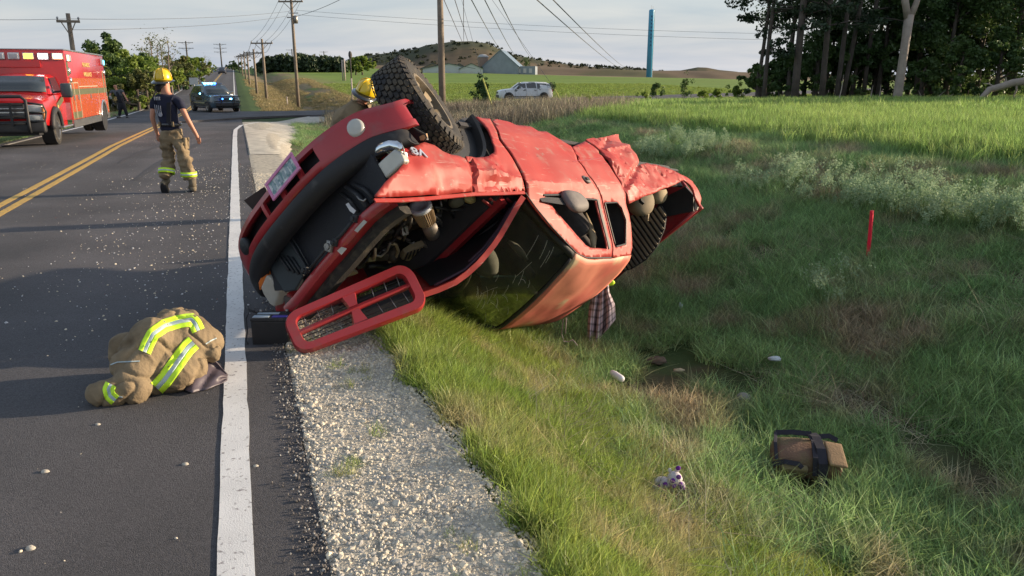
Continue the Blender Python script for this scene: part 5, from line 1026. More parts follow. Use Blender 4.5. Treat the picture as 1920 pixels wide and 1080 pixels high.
def tree(base, H, r0, crown, leafm, n, size, label, bark=BARK, group=None, name='tree', lean=(0, 0), nl=8, cr_lo=.3, cz=1., clump=.28, cat='tree', limbkw={}):
    root = empty(name, base, 0, label, cat, group); mb = MB(); tips = limbs(mb, Vector((0, 0, -.3)), H*.92, r0, nl, lean, **dict(dict(spread=crown/H), **limbkw)); tr = mb.build('trunk', bark, root, True)
    if n:
        cents = [tuple(t) for t in tips]; 
        for _ in range(max(6, int(18*(crown/2)))):
            a = random.uniform(0, 6.28); z = H*random.uniform(cr_lo, 1.0); w = crown*math.sqrt(max(.05, 1-((z/H-(cr_lo+1)/2)/((1-cr_lo)/2+.02))**2)); rr = w*math.sqrt(random.random()); cents.append((rr*math.cos(a)+lean[0]*z, rr*math.sin(a)+lean[1]*z, z))
        n = int(n*2.2); size = size*.66
        rads = [H*clump*.35*random.uniform(.5, 1.1) for _ in cents]; V_, F_ = leaf_np(cents, rads, n, size, .8, .8, .4); mesh_np('crown', V_, F_, leafm, root)
    return root
def gp(px, py): return hit(px, py)
def gY(px, Y, dz=0): p = at(px, 150, Y); p.z = float(ht(p.x, p.y, False))+dz; return p
G3 = 'trees and brush along the left road verge'
# brush on the left of the road
for (px, Y, ytop, cr_, n, sz, m_, lab) in ((215, 62, 66, 2.6, 5200, .17, LF2, 'tall dark-green tree directly behind the ambulance'), (180, 66, 84, 1.7, 1500, .17, LF1, 'small green crown at the left of the roadside brush'), (240, 58, 98, 2.2, 4200, .14, LF1, 'bushy mid-green tree behind the standing officer'), (272, 60, 98, 1.9, 4200, .12, LF1, 'bright yellow-green willow bush at the right of the brush'), (296, 64, 112, 1.5, 2600, .12, LF1, 'low light-green bush beside the bare trees'), (196, 57, 118, 2.0, 3000, .14, LF4, 'olive brush beside the ambulance rear'), (222, 55, 135, 2.0, 3000, .12, LF1, 'low green bush above the parked black car'), (255, 55, 130, 1.9, 3000, .12, LF4, 'olive undergrowth above the tan grass')):
    b = gY(px, Y); H = at(px, ytop, Y).z-b.z; tree(b, H, .10+.01*H, cr_, m_, n, sz, lab, group=G3, cr_lo=.08, nl=9)
for (px, Y, ytop, lab) in ((288, 78, 52, 'tallest bare tree left of the road'), (300, 80, 70, 'bare leaning tree left of centre in the bare group'), (320, 76, 55, 'forked bare tree nearest the far road'), (275, 74, 74, 'thin bare tree behind the willow bush'), (308, 90, 72, 'slight bare tree between the two forked ones'), (388, 190, 100, 'bare pale tree near the road crest'), (395, 210, 106, 'smaller bare tree near the road crest')):
    b = gY(px, Y); H = at(px, ytop, Y).z-b.z; o = tree(b, H, .05+.012*H, H*.26, LF4, 160 if Y < 100 else 60, .12, lab, group=G3, nl=13, limbkw=dict(start=.25, spread=.3, wig=.03), bark=M('grey_bare_bark', (.17, .14, .125), rough=.95, var=.2))
for (px, Y, ytop, cr_, n, m_, lab) in ((333, 95, 108, 2.6, 2200, LF4, 'sparse green tree beyond the bare group'), (352, 110, 112, 2.4, 1600, LF1, 'scrubby tree below the transmission pole'), (362, 130, 108, 3.4, 2400, LF1, 'rounded green tree near the far road sign'), (375, 150, 118, 3, 1400, LF4, 'small olive tree before the crest'), (318, 90, 128, 2.2, 1500, LF1, 'low green shrub at the foot of the bare trees'), (342, 100, 132, 2, 1200, LF2, 'low dark shrub beside the road bank'), (450, 300, 118, 5, 1400, LF2, 'dark tree right of the road crest'), (441, 330, 124, 4, 900, LF2, 'small dark tree at the road crest'), (385, 230, 121, 4, 900, LF1, 'far pale green shrub left of the crest')):
    b = gY(px, Y); H = at(px, ytop, Y).z-b.z; tree(b, H, .12, cr_, m_, n, .18+.0008*Y, lab, group=G3, cr_lo=.1, nl=7)
for px, py, w_, h_, Y_, lb_ in ((363, 158, .9, .75, 88, 'white rectangular sign on a short post beside the left verge'), (372, 139, .9, .9, 150, 'small pale diamond sign farther up the left verge')):
    b = gY(px, Y_); sg_ = empty('road_sign', b, .2, lb_, 'sign'); top = max(at(px, py-12, Y_).z-b.z, 1.6); mb = MB(); mb.tube([(0, 0, -.2), (0, 0, top)], .035, 6); mb.build('post', STEEL, sg_, True); mb = MB(); mb.box((0, -.06, top-.35), (w_, .03, h_), (0, .785 if Y_ > 100 else 0, 0)); mb.build('panel', WHT, sg_)
# pine wood seen as one mass + round tree
cents = []; mb = MB()
vs_all = []; fs_all = []
bn = 0
for k in range(150):
    px = random.uniform(488, 648); Y = random.uniform(250, 285); b = gY(px, Y); H = at(px, np.interp(px, [488, 520, 560, 600, 648], [113, 107, 104, 108, 112])+random.uniform(-3, 5), Y).z-b.z
    mb.tube([b, b+Vector((0, 0, H*.8))], [.2, .08], 5)
    c_ = [(b.x+random.uniform(-.6, .6), b.y+random.uniform(-.6, .6), b.z+H*u) for u in np.linspace(.3, .98, 7)]; r_ = [2.0*(1.15-u)+.3 for u in np.linspace(.3, .98, 7)]; V_, F_ = leaf_np(c_, r_, 110, .75, .6); vs_all.append(V_); fs_all.append(F_+bn); bn += len(V_)
tag(mesh_np('pine_wood', np.concatenate(vs_all), np.concatenate(fs_all), LF3), 'dense dark pine wood in the distance between the poles', 'wood', kind='stuff'); tag(mb.build('pine_wood_trunks', M('grey_bare_bark')), 'thin pale trunks along the front of the pine wood', 'trunks', kind='stuff')
for px, yt, cr_, lab in ((680, 107, 4.4, 'round bright green tree right of the pine wood'), (668, 114, 3, 'smaller green tree attached to the left of the round tree')):
    b = gY(px, 210); H = at(px, yt, 210).z-b.z; tree(b, H, .25, cr_, LF1, 2600, .45, lab, cr_lo=.25)
for px, yt in ((892, 128), (903, 126), (914, 130), (985, 108), (880, 130)): b = gY(px, 295 if px < 950 else 700); H = max(at(px, yt, b.y).z-b.z, 2); tree(b, H, .15, 1.6 if px < 950 else 5, LF2 if px != 914 else LF1, 500, .5, {892: 'dark bush at the barn door', 903: 'dark bush beneath the silo', 914: 'yellow-green bush before the barn', 985: 'dark round tree right of the barn roof', 880: 'dark bush between house and silo'}[px], cat='bush')
# ------------------------------------------------------------------ the grove on the right
G4 = 'trees of the grove on the right'
def pine(px, Y, r, lab, lean=0, n=3200, H=19, lo=.25, side_=0, m=LF3, sz=.16, bark=BARK):
    b = gY(px, Y); root = empty('pine_tree', b, 0, lab, 'tree', G4); mb = MB(); pts = [Vector((lean*H*u+.15*math.sin(u*5+px), 0, H*u-.3)) for u in np.linspace(0, 1, 9)]; mb.tube(pts, [r*.8*(1-.7*u)+.01 for u in np.linspace(0, 1, 9)], 9); cents = []; rads = []
    for k in range(34):
        u = lo+(1-lo)*random.random()**.8; a = random.uniform(0, 6.28); L = (4.0*(1.1-u)+.8)*random.uniform(.5, 1.1); p = Vector((lean*H*u, 0, H*u)); d = Vector((math.cos(a), math.sin(a), random.uniform(-.25, .35)))
        q = [p, p+d*L*.4, p+d*L*.75-Vector((0, 0, .05*L)), p+d*L-Vector((0, 0, .12*L))]; mb.tube(q, [.055*(1.2-u)+.01, .04, .025, .008], 5)
        for t in (.5, .7, .85, 1): c = p.lerp(q[-1], t); cents.append(tuple(c+Vector((random.uniform(-.3, .3), random.uniform(-.3, .3), random.uniform(-.1, .3))))); rads.append(random.uniform(.25, .62))
    mb.build('trunk', bark, root, True); V_, F_ = leaf_np(cents, rads, int(n*2.4), sz*.62, .6, .8, .5); mesh_np('crown', V_, F_, m, root); return root
for a in ((1436, 52, .17, 'slim pine trunk at the left edge of the grove', .035, 3400, 19, .12), (1492, 50, .30, 'thick grey pine trunk, second from the left edge of the grove', .03, 3600, 20, .2), (1542, 51, .24, 'dark straight pine trunk, third in the grove', .02, 3600, 20, .2), (1566, 53, .20, 'dark pine trunk forked low, fourth in the grove', .05, 3200, 20, .3), (1583, 55, .20, 'thin pine trunk leaning right, fifth in the grove', .06, 3200, 20, .25), (1625, 56, .20, 'dark pine just left of the pale forked tree', .02, 3600, 20, .2), (1740, 58, .25, 'pine behind the dense leafy part of the grove', .0, 4200, 21, .15), (1850, 60, .28, 'pine deep in the right part of the grove', .0, 4200, 21, .12), (1660, 62, .22, 'pine standing behind the pale forked tree', .0, 4200, 20, .12)): pine(*a)
def leafy(px, Y, H, cr_, n, lab, m=LF2, lo=.08, sz=.15): tree(gY(px, Y), H, .22, cr_, m, n, sz, lab, group=G4, cr_lo=lo, nl=12, clump=.22)
for a in ((1480, 55, 4.2, 1.6, 2200, 'round dark bush at the foot of the left pines', LF2), (1422, 53, 3.0, 1.3, 1700, 'small dark bush at the far left foot of the grove', LF2), (1530, 56, 5.5, 1.8, 2400, 'dark shrub between the third and fourth pines', LF2), (1600, 57, 6.0, 2.2, 3400, 'dense dark undergrowth left of the pale trunk', LF2), (1650, 57, 8.5, 2.4, 4200, 'leafy tree close behind the pale forked trunk', LF2), (1720, 56, 9, 3.0, 6500, 'broad leafy tree right of the pale forked trunk', LF2), (1775, 55, 11, 3.2, 7000, 'dense green tree in the middle of the grove', LF2), (1835, 56, 12, 3.2, 7000, 'dense green tree near the right edge', LF2), (1900, 54, 13, 3.4, 7000, 'dense green tree at the right edge of the picture', LF2), (1800, 51, 4.2, 2.2, 3800, 'medium green shrub above the fallen limb', LF2), (1730, 52, 3.2, 1.8, 2600, 'low leafy shrub right of the pale trunk', LF2), (1870, 52, 5, 2.3, 3400, 'dark shrub behind the fallen limb', LF2), (1960, 52, 12, 3.3, 5000, 'leafy tree just beyond the right edge', LF2), (1690, 62, 14, 3.4, 6000, 'tall leafy tree behind the forked trunk', LF2), (1790, 64, 17, 3.8, 7000, 'tall background tree of the grove centre', LF2), (1890, 64, 17, 3.8, 7000, 'tall background tree of the grove right', LF2), (1560, 60, 7, 2.2, 2800, 'mid-height leafy tree behind the dark pines', LF2)): leafy(*a[:6], m=a[6])
for k, (px, H) in enumerate([(1440, 2.2), (1465, 2.8), (1510, 3.2), (1550, 3.4), (1575, 3.8), (1612, 4.0), (1640, 3.6), (1665, 3.2), (1705, 3.6), (1750, 4.2), (1785, 4.6), (1815, 4.2), (1850, 4.6), (1890, 4.8), (1925, 5)]): leafy(px, 58+(k % 3), H*1.25, 2.3, 2400, 'back-row undergrowth bush number '+['one', 'two', 'three', 'four', 'five', 'six', 'seven', 'eight', 'nine', 'ten', 'eleven', 'twelve', 'thirteen', 'fourteen', 'fifteen'][k]+' counted from the left edge of the grove', m=LF2, lo=.02)
for k, (px, Y, H) in enumerate([(1480, 60, 16), (1530, 62, 17), (1590, 61, 18), (1640, 63, 18)]): leafy(px, Y, H, 3.0, 3600, ['tall airy leafy crown behind the thick grey pine', 'tall airy crown behind the third pine', 'tall airy crown behind the leaning pine', 'tall airy crown just left of the pale trunk'][k], m=LF2, lo=.35)
tree(gY(1428, 53), 19, .14, 3.0, LF3, 3800, .16, 'tall slim tree whose crown hangs over the left edge of the grove', group=G4, cr_lo=.22, nl=14, clump=.13)
for k, (x, y) in enumerate(((33, 37), (35.5, 41.5), (38, 46), (42, 50.5))): q_ = Vector((x, y, float(ht(x, y, False)))); tree(q_, 6.0, .15, 3.4, LF2, 3200, .32, 'grove tree beyond the right edge of the picture, number '+('one', 'two', 'three', 'four')[k], group='grove trees beyond the frame', cr_lo=.0)
b = gY(1686, 49); root = empty('pale_forked_tree', b, 0, 'pale bare trunk forking into two limbs before the grove', 'tree', G4); mb = MB()
mb.tube([(0, 0, -.3), (.02, 0, .6), (.08, 0, 3), (.12, 0, 5.2)], [.34, .27, .24, .27], 12); mb.tube([(.08, 0, 4.9), (-.28, 0, 6.1), (-.42, 0, 7.5), (-.40, 0, 9), (-.55, 0, 11)], [.22, .2, .18, .15, .1], 10); mb.tube([(.16, 0, 4.9), (.45, 0, 5.9), (.78, 0, 7.3), (.85, 0, 8.4), (1.1, 0, 11)], [.2, .17, .15, .13, .08], 10); mb.build('trunk', BARKP, root, True)
b = gY(1875, 44); root = empty('fallen_limb', b, 0, 'pale fallen tree limb arching over the grass edge', 'fallen limb'); mb = MB(); mb.tube([(-1.4, 0, -.05), (-.9, 0, .35), (-.5, 0, .85), (.1, 0, 1.0), (.7, 0, 1.2), (1.2, .1, 1.25), (2.4, .3, 1.4)], [.07, .13, .17, .19, .20, .21, .24], 9); mb.tube([(.2, 0, 1.05), (.35, 0, 1.35), (.30, 0, 1.5)], [.08, .04, .01], 6); mb.tube([(-.2, 0, .95), (-.6, 0, 1.15), (-.9, 0, 1.15)], [.07, .04, .01], 6); mb.tube([(.9, 0, 1.2), (1.0, 0, .8), (.9, 0, .5), (1.0, 0, .2)], [.07, .05, .03, .01], 6); mb.tube([(-.9, 0, .35), (-1.5, 0, .2), (-2.2, 0, .0)], [.07, .05, .02], 6); mb.tube([(-.6, 0, .6), (-.62, 0, .2), (-.5, 0, -.1)], [.06, .05, .03], 6); mb.build('branch', BARKP, root, True)
for i, (x0, x1, y1) in enumerate(((1738, 1722, 170), (1745, 1770, 172), (1760, 1788, 176), (1650, 1652, 158), (1632, 1637, 160), (1575, 1582, 140))):
    b = gY(x0, 47); t = at(x1, y1, 47); mb = MB(); mb.tube([b-Vector((0, 0, .1)), b.lerp(t, .5)+Vector((.05, 0, 0)), t], [.035, .03, .01], 5); tag(mb.build('dead_stick', BARKP), ['dead stick leaning left of the fallen limb', 'dead stick crossing by the fallen limb', 'dead stick leaning right by the fallen limb', 'upright dead stick left of the pale trunk', 'short dead stick left of the pale trunk', 'long dead stick slanting by the dark pines'][i], 'stick', 'dead sticks at the grove foot')
# ================================================================== vehicles
TINT = M('tinted_glass', (.02, .028, .035), rough=.06, var=.05, spec=.9, coat=.5)
BLKP = M('black_gloss_paint', (.012, .013, .017), rough=.2, var=.05, coat=.8)
HLP = M('clear_headlamp', (.62, .63, .62), rough=.12, var=.1, coat=.8)
def emis(name, c, s): return M(name, c, rough=.4, var=0, emit=s)
def yaw_of(h): return math.atan2(h[1], h[0])
def ground_place(px, py, left_off, h):
    p = hit(px, py); L = Vector((-h[1], h[0], 0)); o = p-L*left_off; o.z = float(ht(o.x, o.y, False)); return o
def vwheel(par, x, y, r=.36, w=.24, rim=None, sp=7):
    q = Matrix.Translation((x, y, r))@Matrix.Rotation(-math.pi/2 if y > 0 else math.pi/2, 4, 'X'); return wheel(par, q, r=r, w=w, rim_r=r*.6, rimm=rim or ALU, tread=False, spokes=sp, n=28)
def suv(loc, h, paint, label, body2=None, L=(.93, -3.85), W=.96, roofz=1.72, cat='suv', name='police_suv', rim=None, glass=TINT, group=None):
    v = empty(name, loc, yaw_of(h), label, cat, group); a, b = L
    def ring(x, zb, z1, z2, wb, w1, w2, cr): return [Vector((x, y, z)) for y, z in ((-wb*.9, zb), (-wb, zb+.08), (-w1, z1), (-w2, z2-.03), (-w2*.85, z2), (0, z2+cr), (w2*.85, z2), (w2, z2-.03), (w1, z1), (wb, zb+.08), (wb*.9, zb))]
    st_ = [(a, .42, .62, .78, .62, .70, .62, .01), (a-.04, .33, .62, .9, .78, .84, .74, .02), (a-.18, .27, .66, 1.0, .88, .92, .84, .03), (a-.5, .25, .70, 1.06, .92, W, .90, .04), (-.45, .24, .74, 1.14, .93, W, .92, .05), (-1.4, .24, .76, 1.16, .93, W, .92, 0), (b+.6, .24, .78, 1.18, .93, W, .92, 0), (b+.2, .28, .78, 1.16, .9, .93, .90, 0), (b, .4, .75, 1.08, .82, .86, .80, 0)]
    mb = MB(); mb.loft([ring(*q) for q in st_]); o = mb.build('body', paint, v, True); smooth_angle(o, 32)
    gh = [(-.40, 1.13, .90, 1.17, .80), (-.75, 1.14, .91, 1.42, .76), (-1.12, 1.15, .91, roofz-.06, .72), (-1.5, 1.15, .91, roofz, .71), (-2.6, 1.16, .91, roofz+.01, .71), (b+.55, 1.16, .90, roofz-.03, .69), (b+.22, 1.16, .86, roofz-.16, .66), (b+.06, 1.14, .84, 1.20, .80)]
    def gr(x, z0, w0, z1, w1): return [Vector((x, y, z)) for y, z in ((-w0, z0), (-w1, z1-.05), (-w1*.88, z1), (0, z1+.03), (w1*.88, z1), (w1, z1-.05), (w0, z0))]
    mb = MB(); mb.loft([gr(*q) for q in gh]); o = mb.build('cabin', paint, v, True); smooth_angle(o, 30)
    def gy(x, z):
        for q0, q1 in zip(gh[:-1], gh[1:]):
            if q1[0] <= x <= q0[0]:
                u = (q0[0]-x)/(q0[0]-q1[0]); z0, w0, z1, w1 = [q0[i]*(1-u)+q1[i]*u for i in (1, 2, 3, 4)]; k = (z-z0)/max(z1-.05-z0, .01); return w0+(w1-w0)*min(max(k, 0), 1)
        return .8
    for sg in (-1, 1):
        for pl in ([(-.72, 1.20), (-1.14, roofz-.13), (-1.55, roofz-.10), (-1.58, 1.20)], [(-1.66, 1.20), (-1.63, roofz-.10), (-2.5, roofz-.09), (-2.55, 1.20)], [(-2.64, 1.21), (-2.6, roofz-.10), (b+.62, roofz-.14), (b+.42, 1.24)]):
            vs = []; 
            for x, z in pl: vs.append((x, sg*(gy(x, z)+.006), z))
            mb = MB(); mb.prism(vs, (0, -sg*.03, 0)); mb.build('window', glass, v)
        mb = MB(); mb.loft([[Vector((-.86, sg*.90, 1.16)), Vector((-.86, sg*.90, 1.26)), Vector((-.70, sg*.90, 1.24)), Vector((-.70, sg*.90, 1.16))], [Vector((-.92, sg*1.12, 1.14)), Vector((-.92, sg*1.12, 1.32)), Vector((-.78, sg*1.12, 1.30)), Vector((-.78, sg*1.12, 1.14))]]); mb.build('side_mirror', BLKP, v)
        mb = MB(); mb.prism([(a-.07, sg*.50, .92), (a-.25, sg*.86, .96), (a-.22, sg*.89, .78), (a-.02, sg*.52, .76)], (-.02, 0, .02)); mb.build('headlight', HLP, v)
        mb = MB(); mb.box((b+.02, sg*.76, .98), (.06, .2, .26), bev=.02); mb.build('tail_light', M('red_lens', (.45, .02, .02), rough=.2), v)
        for x in (0, b+.85): 
            q = Matrix.Translation((x, sg*(W-.055), .36)); mb = MB(); mb.lathe([(.44, -.05), (.445, .056*1), (.40, .062), (.001, .050)], 24, (x, sg*(W-.055), .40), 'y' if sg > 0 else 'y'); mb.build('wheel_arch', BLK, v, True)
            vwheel(v, x, sg*(W-.085), .37, .25, rim)
        mb = MB(); mb.box((-1.5, sg*(W+.002), .44), (2.6, .03, .10), bev=.01); mb.build('side_trim', BLK, v)
        for x in (-1.3, -2.35): mb = MB(); mb.box((x-.1, sg*(W+.012), 1.0), (.2, .03, .04), bev=.01); mb.build('door_handle', BLKP, v)
        for x in (-.62, -1.6, -2.6): mb = MB(); mb.box((x, sg*(W-.002), .75), (.012, .014, .72)); mb.build('door_gap', BLK, v)
    u = Vector((-.43, 0, 1.165)); mb = MB(); mb.loft([[Vector((-.42, -.78, 1.17)), Vector((-.42, -.4, 1.20)), Vector((-.42, .4, 1.20)), Vector((-.42, .78, 1.17))], [Vector((-1.10, -.67, roofz-.075)), Vector((-1.08, -.35, roofz-.035)), Vector((-1.08, .35, roofz-.035)), Vector((-1.10, .67, roofz-.075))]], False, False); o = mb.build('windscreen', glass, v, True); o.location = (.012, 0, .012); solid(o, .01, 1)
    mb = MB(); mb.box((a-.01, 0, .80), (.06, .95, .2), bev=.02); mb.build('grille', BLK, v); mb = MB(); mb.box((a-.0, 0, .48), (.10, 1.5, .26), bev=.05); mb.build('bumper', BLK, v)
    return v
# sheriff's vehicle
OLV = M('dark_slate_paint', (.05, .085, .12), rough=.22, var=.05, coat=.7)
hS = Vector((.64, -.77)).normalized(); pS = hit(418, 210); police = suv(pS, hS, OLV, 'dark green-grey police suv with blue roof lights glowing, angled across the junction', L=(.95, -3.7))
BLU = emis('blue_light', (.03, .16, 1.0), 9); 
mb = MB(); mb.box((-1.55, 0, 1.80), (.30, 1.3, .10), bev=.03); lb = mb.build('light_bar', M('lightbar_dark', (.03, .05, .1), rough=.3), police)
for i, y in enumerate((-.52, -.30, -.10, .12)): mb = MB(); mb.box((-1.54, y, 1.815), (.32, .17, .10), bev=.02); mb.build('lit_module', M('pale_blue_light', (.16, .60, 1.0), var=0, emit=7) if i < 3 else BLU, lb)
for y in (-.35, .22): mb = MB(); mb.box((1.04, y, .86), (.03, .14, .08), bev=.01); mb.build('lit_module', BLU if y < 0 else M('pale_blue_light'), police)
mb = MB(); mb.box((-.72, -1.13, 1.18), (.05, .08, .08), bev=.01); mb.build('lit_module', M('pale_blue_light'), police)
mb = MB()
for y in (-.42, .42): mb.tube([(1.0, y, .35), (1.10, y, .45), (1.10, y, 1.02), (1.0, y, 1.06)], .035, 6)
for z in (.45, .72, 1.0): mb.tube([(1.0, -.85, z-.02), (1.10, -.7, z), (1.10, .7, z), (1.0, .85, z-.02)], .03, 6)
o = mb.build('push_bar', BLKD, police); 
for sg in (-1, 1): textobj('lettering', 'SHERIFF', .26, Matrix.Translation((-1.55, sg*(.968), .84))@Matrix.Rotation(math.pi if sg > 0 else 0, 4, 'Z')@Matrix.Rotation(math.pi/2, 4, 'X'), BLKP, police, .004, 1.4, .006)
GOLD = M('pale_gold_stripe', (.42, .38, .22), rough=.4)
for sg in (-1, 1): mb = MB(); mb.box((-1.6, sg*.972, .60), (2.2, .01, .05)); mb.build('stripe', GOLD, police)
# white suv on the side road
WP = M('dusty_white_paint', (.70, .73, .78), rough=.3, var=.1, coat=.5, dirt=((.10, .12, .12), 2.2, .58, .63))
hW = Vector((-.985, -.17)); pW = hit(951, 191); pW = pW+Vector((0, .8, 0)); pW.z = float(ht(pW.x, pW.y, False))
wsv = suv(pW, hW, WP, 'white suv with dirty scuffed side parked on the side road behind the brush', name='white_suv', L=(.93, -4.1))
LFX = leafmat('leaf_spring_green', None, None)
V_, F_ = leaf_np([tuple(pW+Vector((4.1, .2, 1.35))), tuple(pW+Vector((4.0, .1, 1.0)))], [.4, .3], 260, .10); o = mesh_np('branch_caught', V_, F_, LF2); tag(o, 'green leafy branch caught on the rear of the white suv', 'branch')
# black patrol car half hidden by the ambulance, and the car on the far hill
hB = Vector((.55, -.83)).normalized(); pB = hit(250, 207); bsv = suv(pB, hB, BLKP, 'black patrol car nose half hidden behind the ambulance and the officer', name='patrol_car', roofz=1.5, cat='car'); 
mb = MB()
for y in (-.42, .42): mb.tube([(1.0, y, .3), (1.08, y, .4), (1.08, y, 1.0)], .035, 6)
for z in (.45, .98): mb.tube([(1.0, -.8, z-.02), (1.08, -.65, z), (1.08, .65, z), (1.0, .8, z-.02)], .03, 6)
mb.build('push_bar', BLKD, bsv)
pf = hit(417, 139); 
suv(pf, Vector((DS[0], DS[1]))*-1, M('navy_paint', (.03, .035, .06), rough=.3, coat=.5), 'small dark car coming over the crest of the far road', name='distant_car', cat='car')
# ------------------------------------------------------------------ ambulance
AR = M('ambulance_red', (.44, .010, .012), rough=.22, var=.05, coat=.7)
SILV = M('polished_aluminium', (.62, .62, .62), rough=.22, metal=.9, var=.1)
hA = (hit(108, 271)-hit(189, 249)); WBASE = hA.length; hA = Vector((hA.x, hA.y)).normalized(); L_A = Vector((-hA.y, hA.x, 0)); oA = hit(110, 271)-L_A*.98; oA.z = float(ht(oA.x, oA.y, False))
amb = empty('ambulance', oA, yaw_of(hA), 'big red ambulance facing the camera with flashing roof lights and black grille guard', 'ambulance')
WB = WBASE
BW = 1.14; bx0, bx1 = -1.50, -WB-1.15; bz0, bz1 = .62, 2.66
mb = MB(); mb.box(((bx0+bx1)/2, 0, (bz0+bz1)/2), (bx0-bx1, 2*BW, bz1-bz0), bev=.04); boxo = mb.build('patient_module', AR, amb, True); smooth_angle(boxo, 40)
mb = MB()
for sg in (-1, 1): mb.box(((bx0+bx1)/2, sg*(BW+.004), bz1-.01), (bx0-bx1, .05, .05), bev=.01)
mb.box((bx0+.01, 0, bz1+.0), (.05, 2*BW, .03), bev=.01); mb.build('roof_rail', SILV, amb)
for sg in (-1, 1): mb = MB(); mb.box(((bx0-WB)/2+.30, sg*(BW-.01), .50), (WB-.6+bx0, .05, .22)); mb.build('skirt', SILV, amb); mb = MB(); mb.box(((-WB-.55+bx1)/2, sg*(BW-.01), .52), (abs(bx1+WB+.55), .05, .18)); mb.build('skirt', SILV, amb)
mb = MB(); mb.box((bx0+.02, .78, .88), (.04, .68, .5)); mb.box((bx0+.02, -.78, .88), (.04, .68, .5)); mb.build('stone_guard', SILV, amb)
# front warning lights on the box
cols = [emis('white_flash', (1, .93, .95), 7), M('clear_lamp_off', (.35, .38, .42), rough=.15), M('clear_lamp_off'), emis('amber_flash', (1, .42, .03), 5), emis('white_flash', None, 0), emis('orange_flash', (1, .50, .22), 5)]
for i in range(6):
    y = -.92+i*.378; mb = MB(); mb.box((bx0+.03, y, 2.46), (.05, .30, .20), bev=.02); hb = mb.build('lamp_bezel', SILV, amb); mb = MB(); mb.box((bx0+.055, y, 2.46), (.04, .235, .145), bev=.02); mb.build('lamp', cols[i], hb)
mb = MB(); mb.box((bx0+.03, -.2, 2.24), (.06, 1.4, .20), bev=.015); mb.build('front_sign_panel', AR, amb)
side_l = [(bx0-.22, 2.42, 'orange_flash'), (bx0-.50, 2.42, 'clear_lamp_off'), (bx1+.52, 2.42, 'clear_lamp_off'), (bx1+.18, 2.40, 'cyan')]
CY = emis('cyan_flash', (.12, .62, .95), 3)
for x, z, mm in side_l: mb = MB(); mb.box((x, BW+.02, z), (.22, .05, .22), bev=.02); hb = mb.build('lamp_bezel', SILV, amb); mb = MB(); mb.box((x, BW+.045, z), (.16, .03, .16), bev=.01); mb.build('lamp', CY if mm == 'cyan' else MATS[mm], hb)
for x in (bx0-.30, bx1+.20): mb = MB(); mb.lathe([(.001, .06), (.08, .05), (.12, 0), (.001, 0)], 12, (x, BW+.0, 2.05), 'y'); mb.build('scene_light', SILV, amb, True)
# compartment doors, stripe, fender ring, handles
OR = M('painted_sunlit_red', (.46, .075, .02), rough=.25, coat=.6, var=.06); GRN = M('olive_reflective_stripe', (.10, .105, .055), rough=.4)  # orange red carries the warm low sun on this side in its colour
FR = M('bright_door_frame', (.60, .50, .36), rough=.35, metal=.4)
def sp(x0, x1, z0, z1, m, name, out=.006, par=amb): mb = MB(); mb.box(((x0+x1)/2, BW+out/2, (z0+z1)/2), (abs(x1-x0), out, abs(z1-z0))); return mb.build(name, m, par)
XA = bx0; XE = bx1
dz = [(XA-.12, XA-.60, .64, 1.72), (XA-.64, XA-1.30, .64, 1.72), (XA-1.34, -WB+.58, .64, 1.60), (-WB-.55, XE+.10, .66, 2.10)]
sp(XA-.06, XE+.04, .62, 1.84, OR, 'sunlit_side_panel', .004)
sp(XA-.08, XE+.06, 1.34, 1.52, GRN, 'stripe', .008); sp(XA-.10, XA-1.30, .64, .84, GRN, 'stripe', .008); sp(XA-.06, XA-.30, 1.9, 2.3, GRN, 'stripe', .006); sp(XE+.50, XE+.35, 1.5, 2.05, GRN, 'stripe', .008)
for (x0, x1, z0, z1) in dz:
    f = sp(x0, x0-.03, z0, z1, FR, 'door_frame', .018); sp(x1+.03, x1, z0, z1, FR, 'door_frame', .018); sp(x0-.03, x1+.03, z1-.03, z1, FR, 'door_frame', .018)
    mb = MB(); mb.box(((x0+x1)/2-.12, BW+.02, z0+.62), (.10, .03, .14), bev=.01); mb.build('latch', SILV, amb)
mb = MB(); mb.lathe([(.001, .08), (.07, .07), (.09, 0), (.001, 0)], 12, (XA-.22, BW, 1.78), 'y'); mb.build('round_fitting', SILV, amb, True)
mb = MB(); r = []
for k in range(17): a = math.pi*k/16; r.append([Vector((-WB+q*math.cos(a), y, .50+q*math.sin(a))) for q, y in ((.50, BW+.0), (.50, BW+.05), (.60, BW+.05), (.60, BW))])
mb.loft(r); mb.build('wheel_ring', SILV, amb, True); mb = MB(); mb.lathe([(.505, -.3), (.505, .02), (.001, .021)], 28, (-WB, BW-.01, .52), 'y'); mb.build('wheel_arch', BLK, amb)
for i, (s_, x, z) in enumerate((('PARAMEDIC', (XA+XE)/2+.1, 2.26), ('AMBULANCE', (XA+XE)/2+.05, 1.96))): textobj('lettering', s_, .19, Matrix.Translation((x, BW+.006, z))@Matrix.Rotation(math.pi, 4, 'Z')@Matrix.Rotation(math.pi/2, 4, 'X'), M('gold_letters', (.55, .42, .16), rough=.4), amb, .003, 1.15, .003)
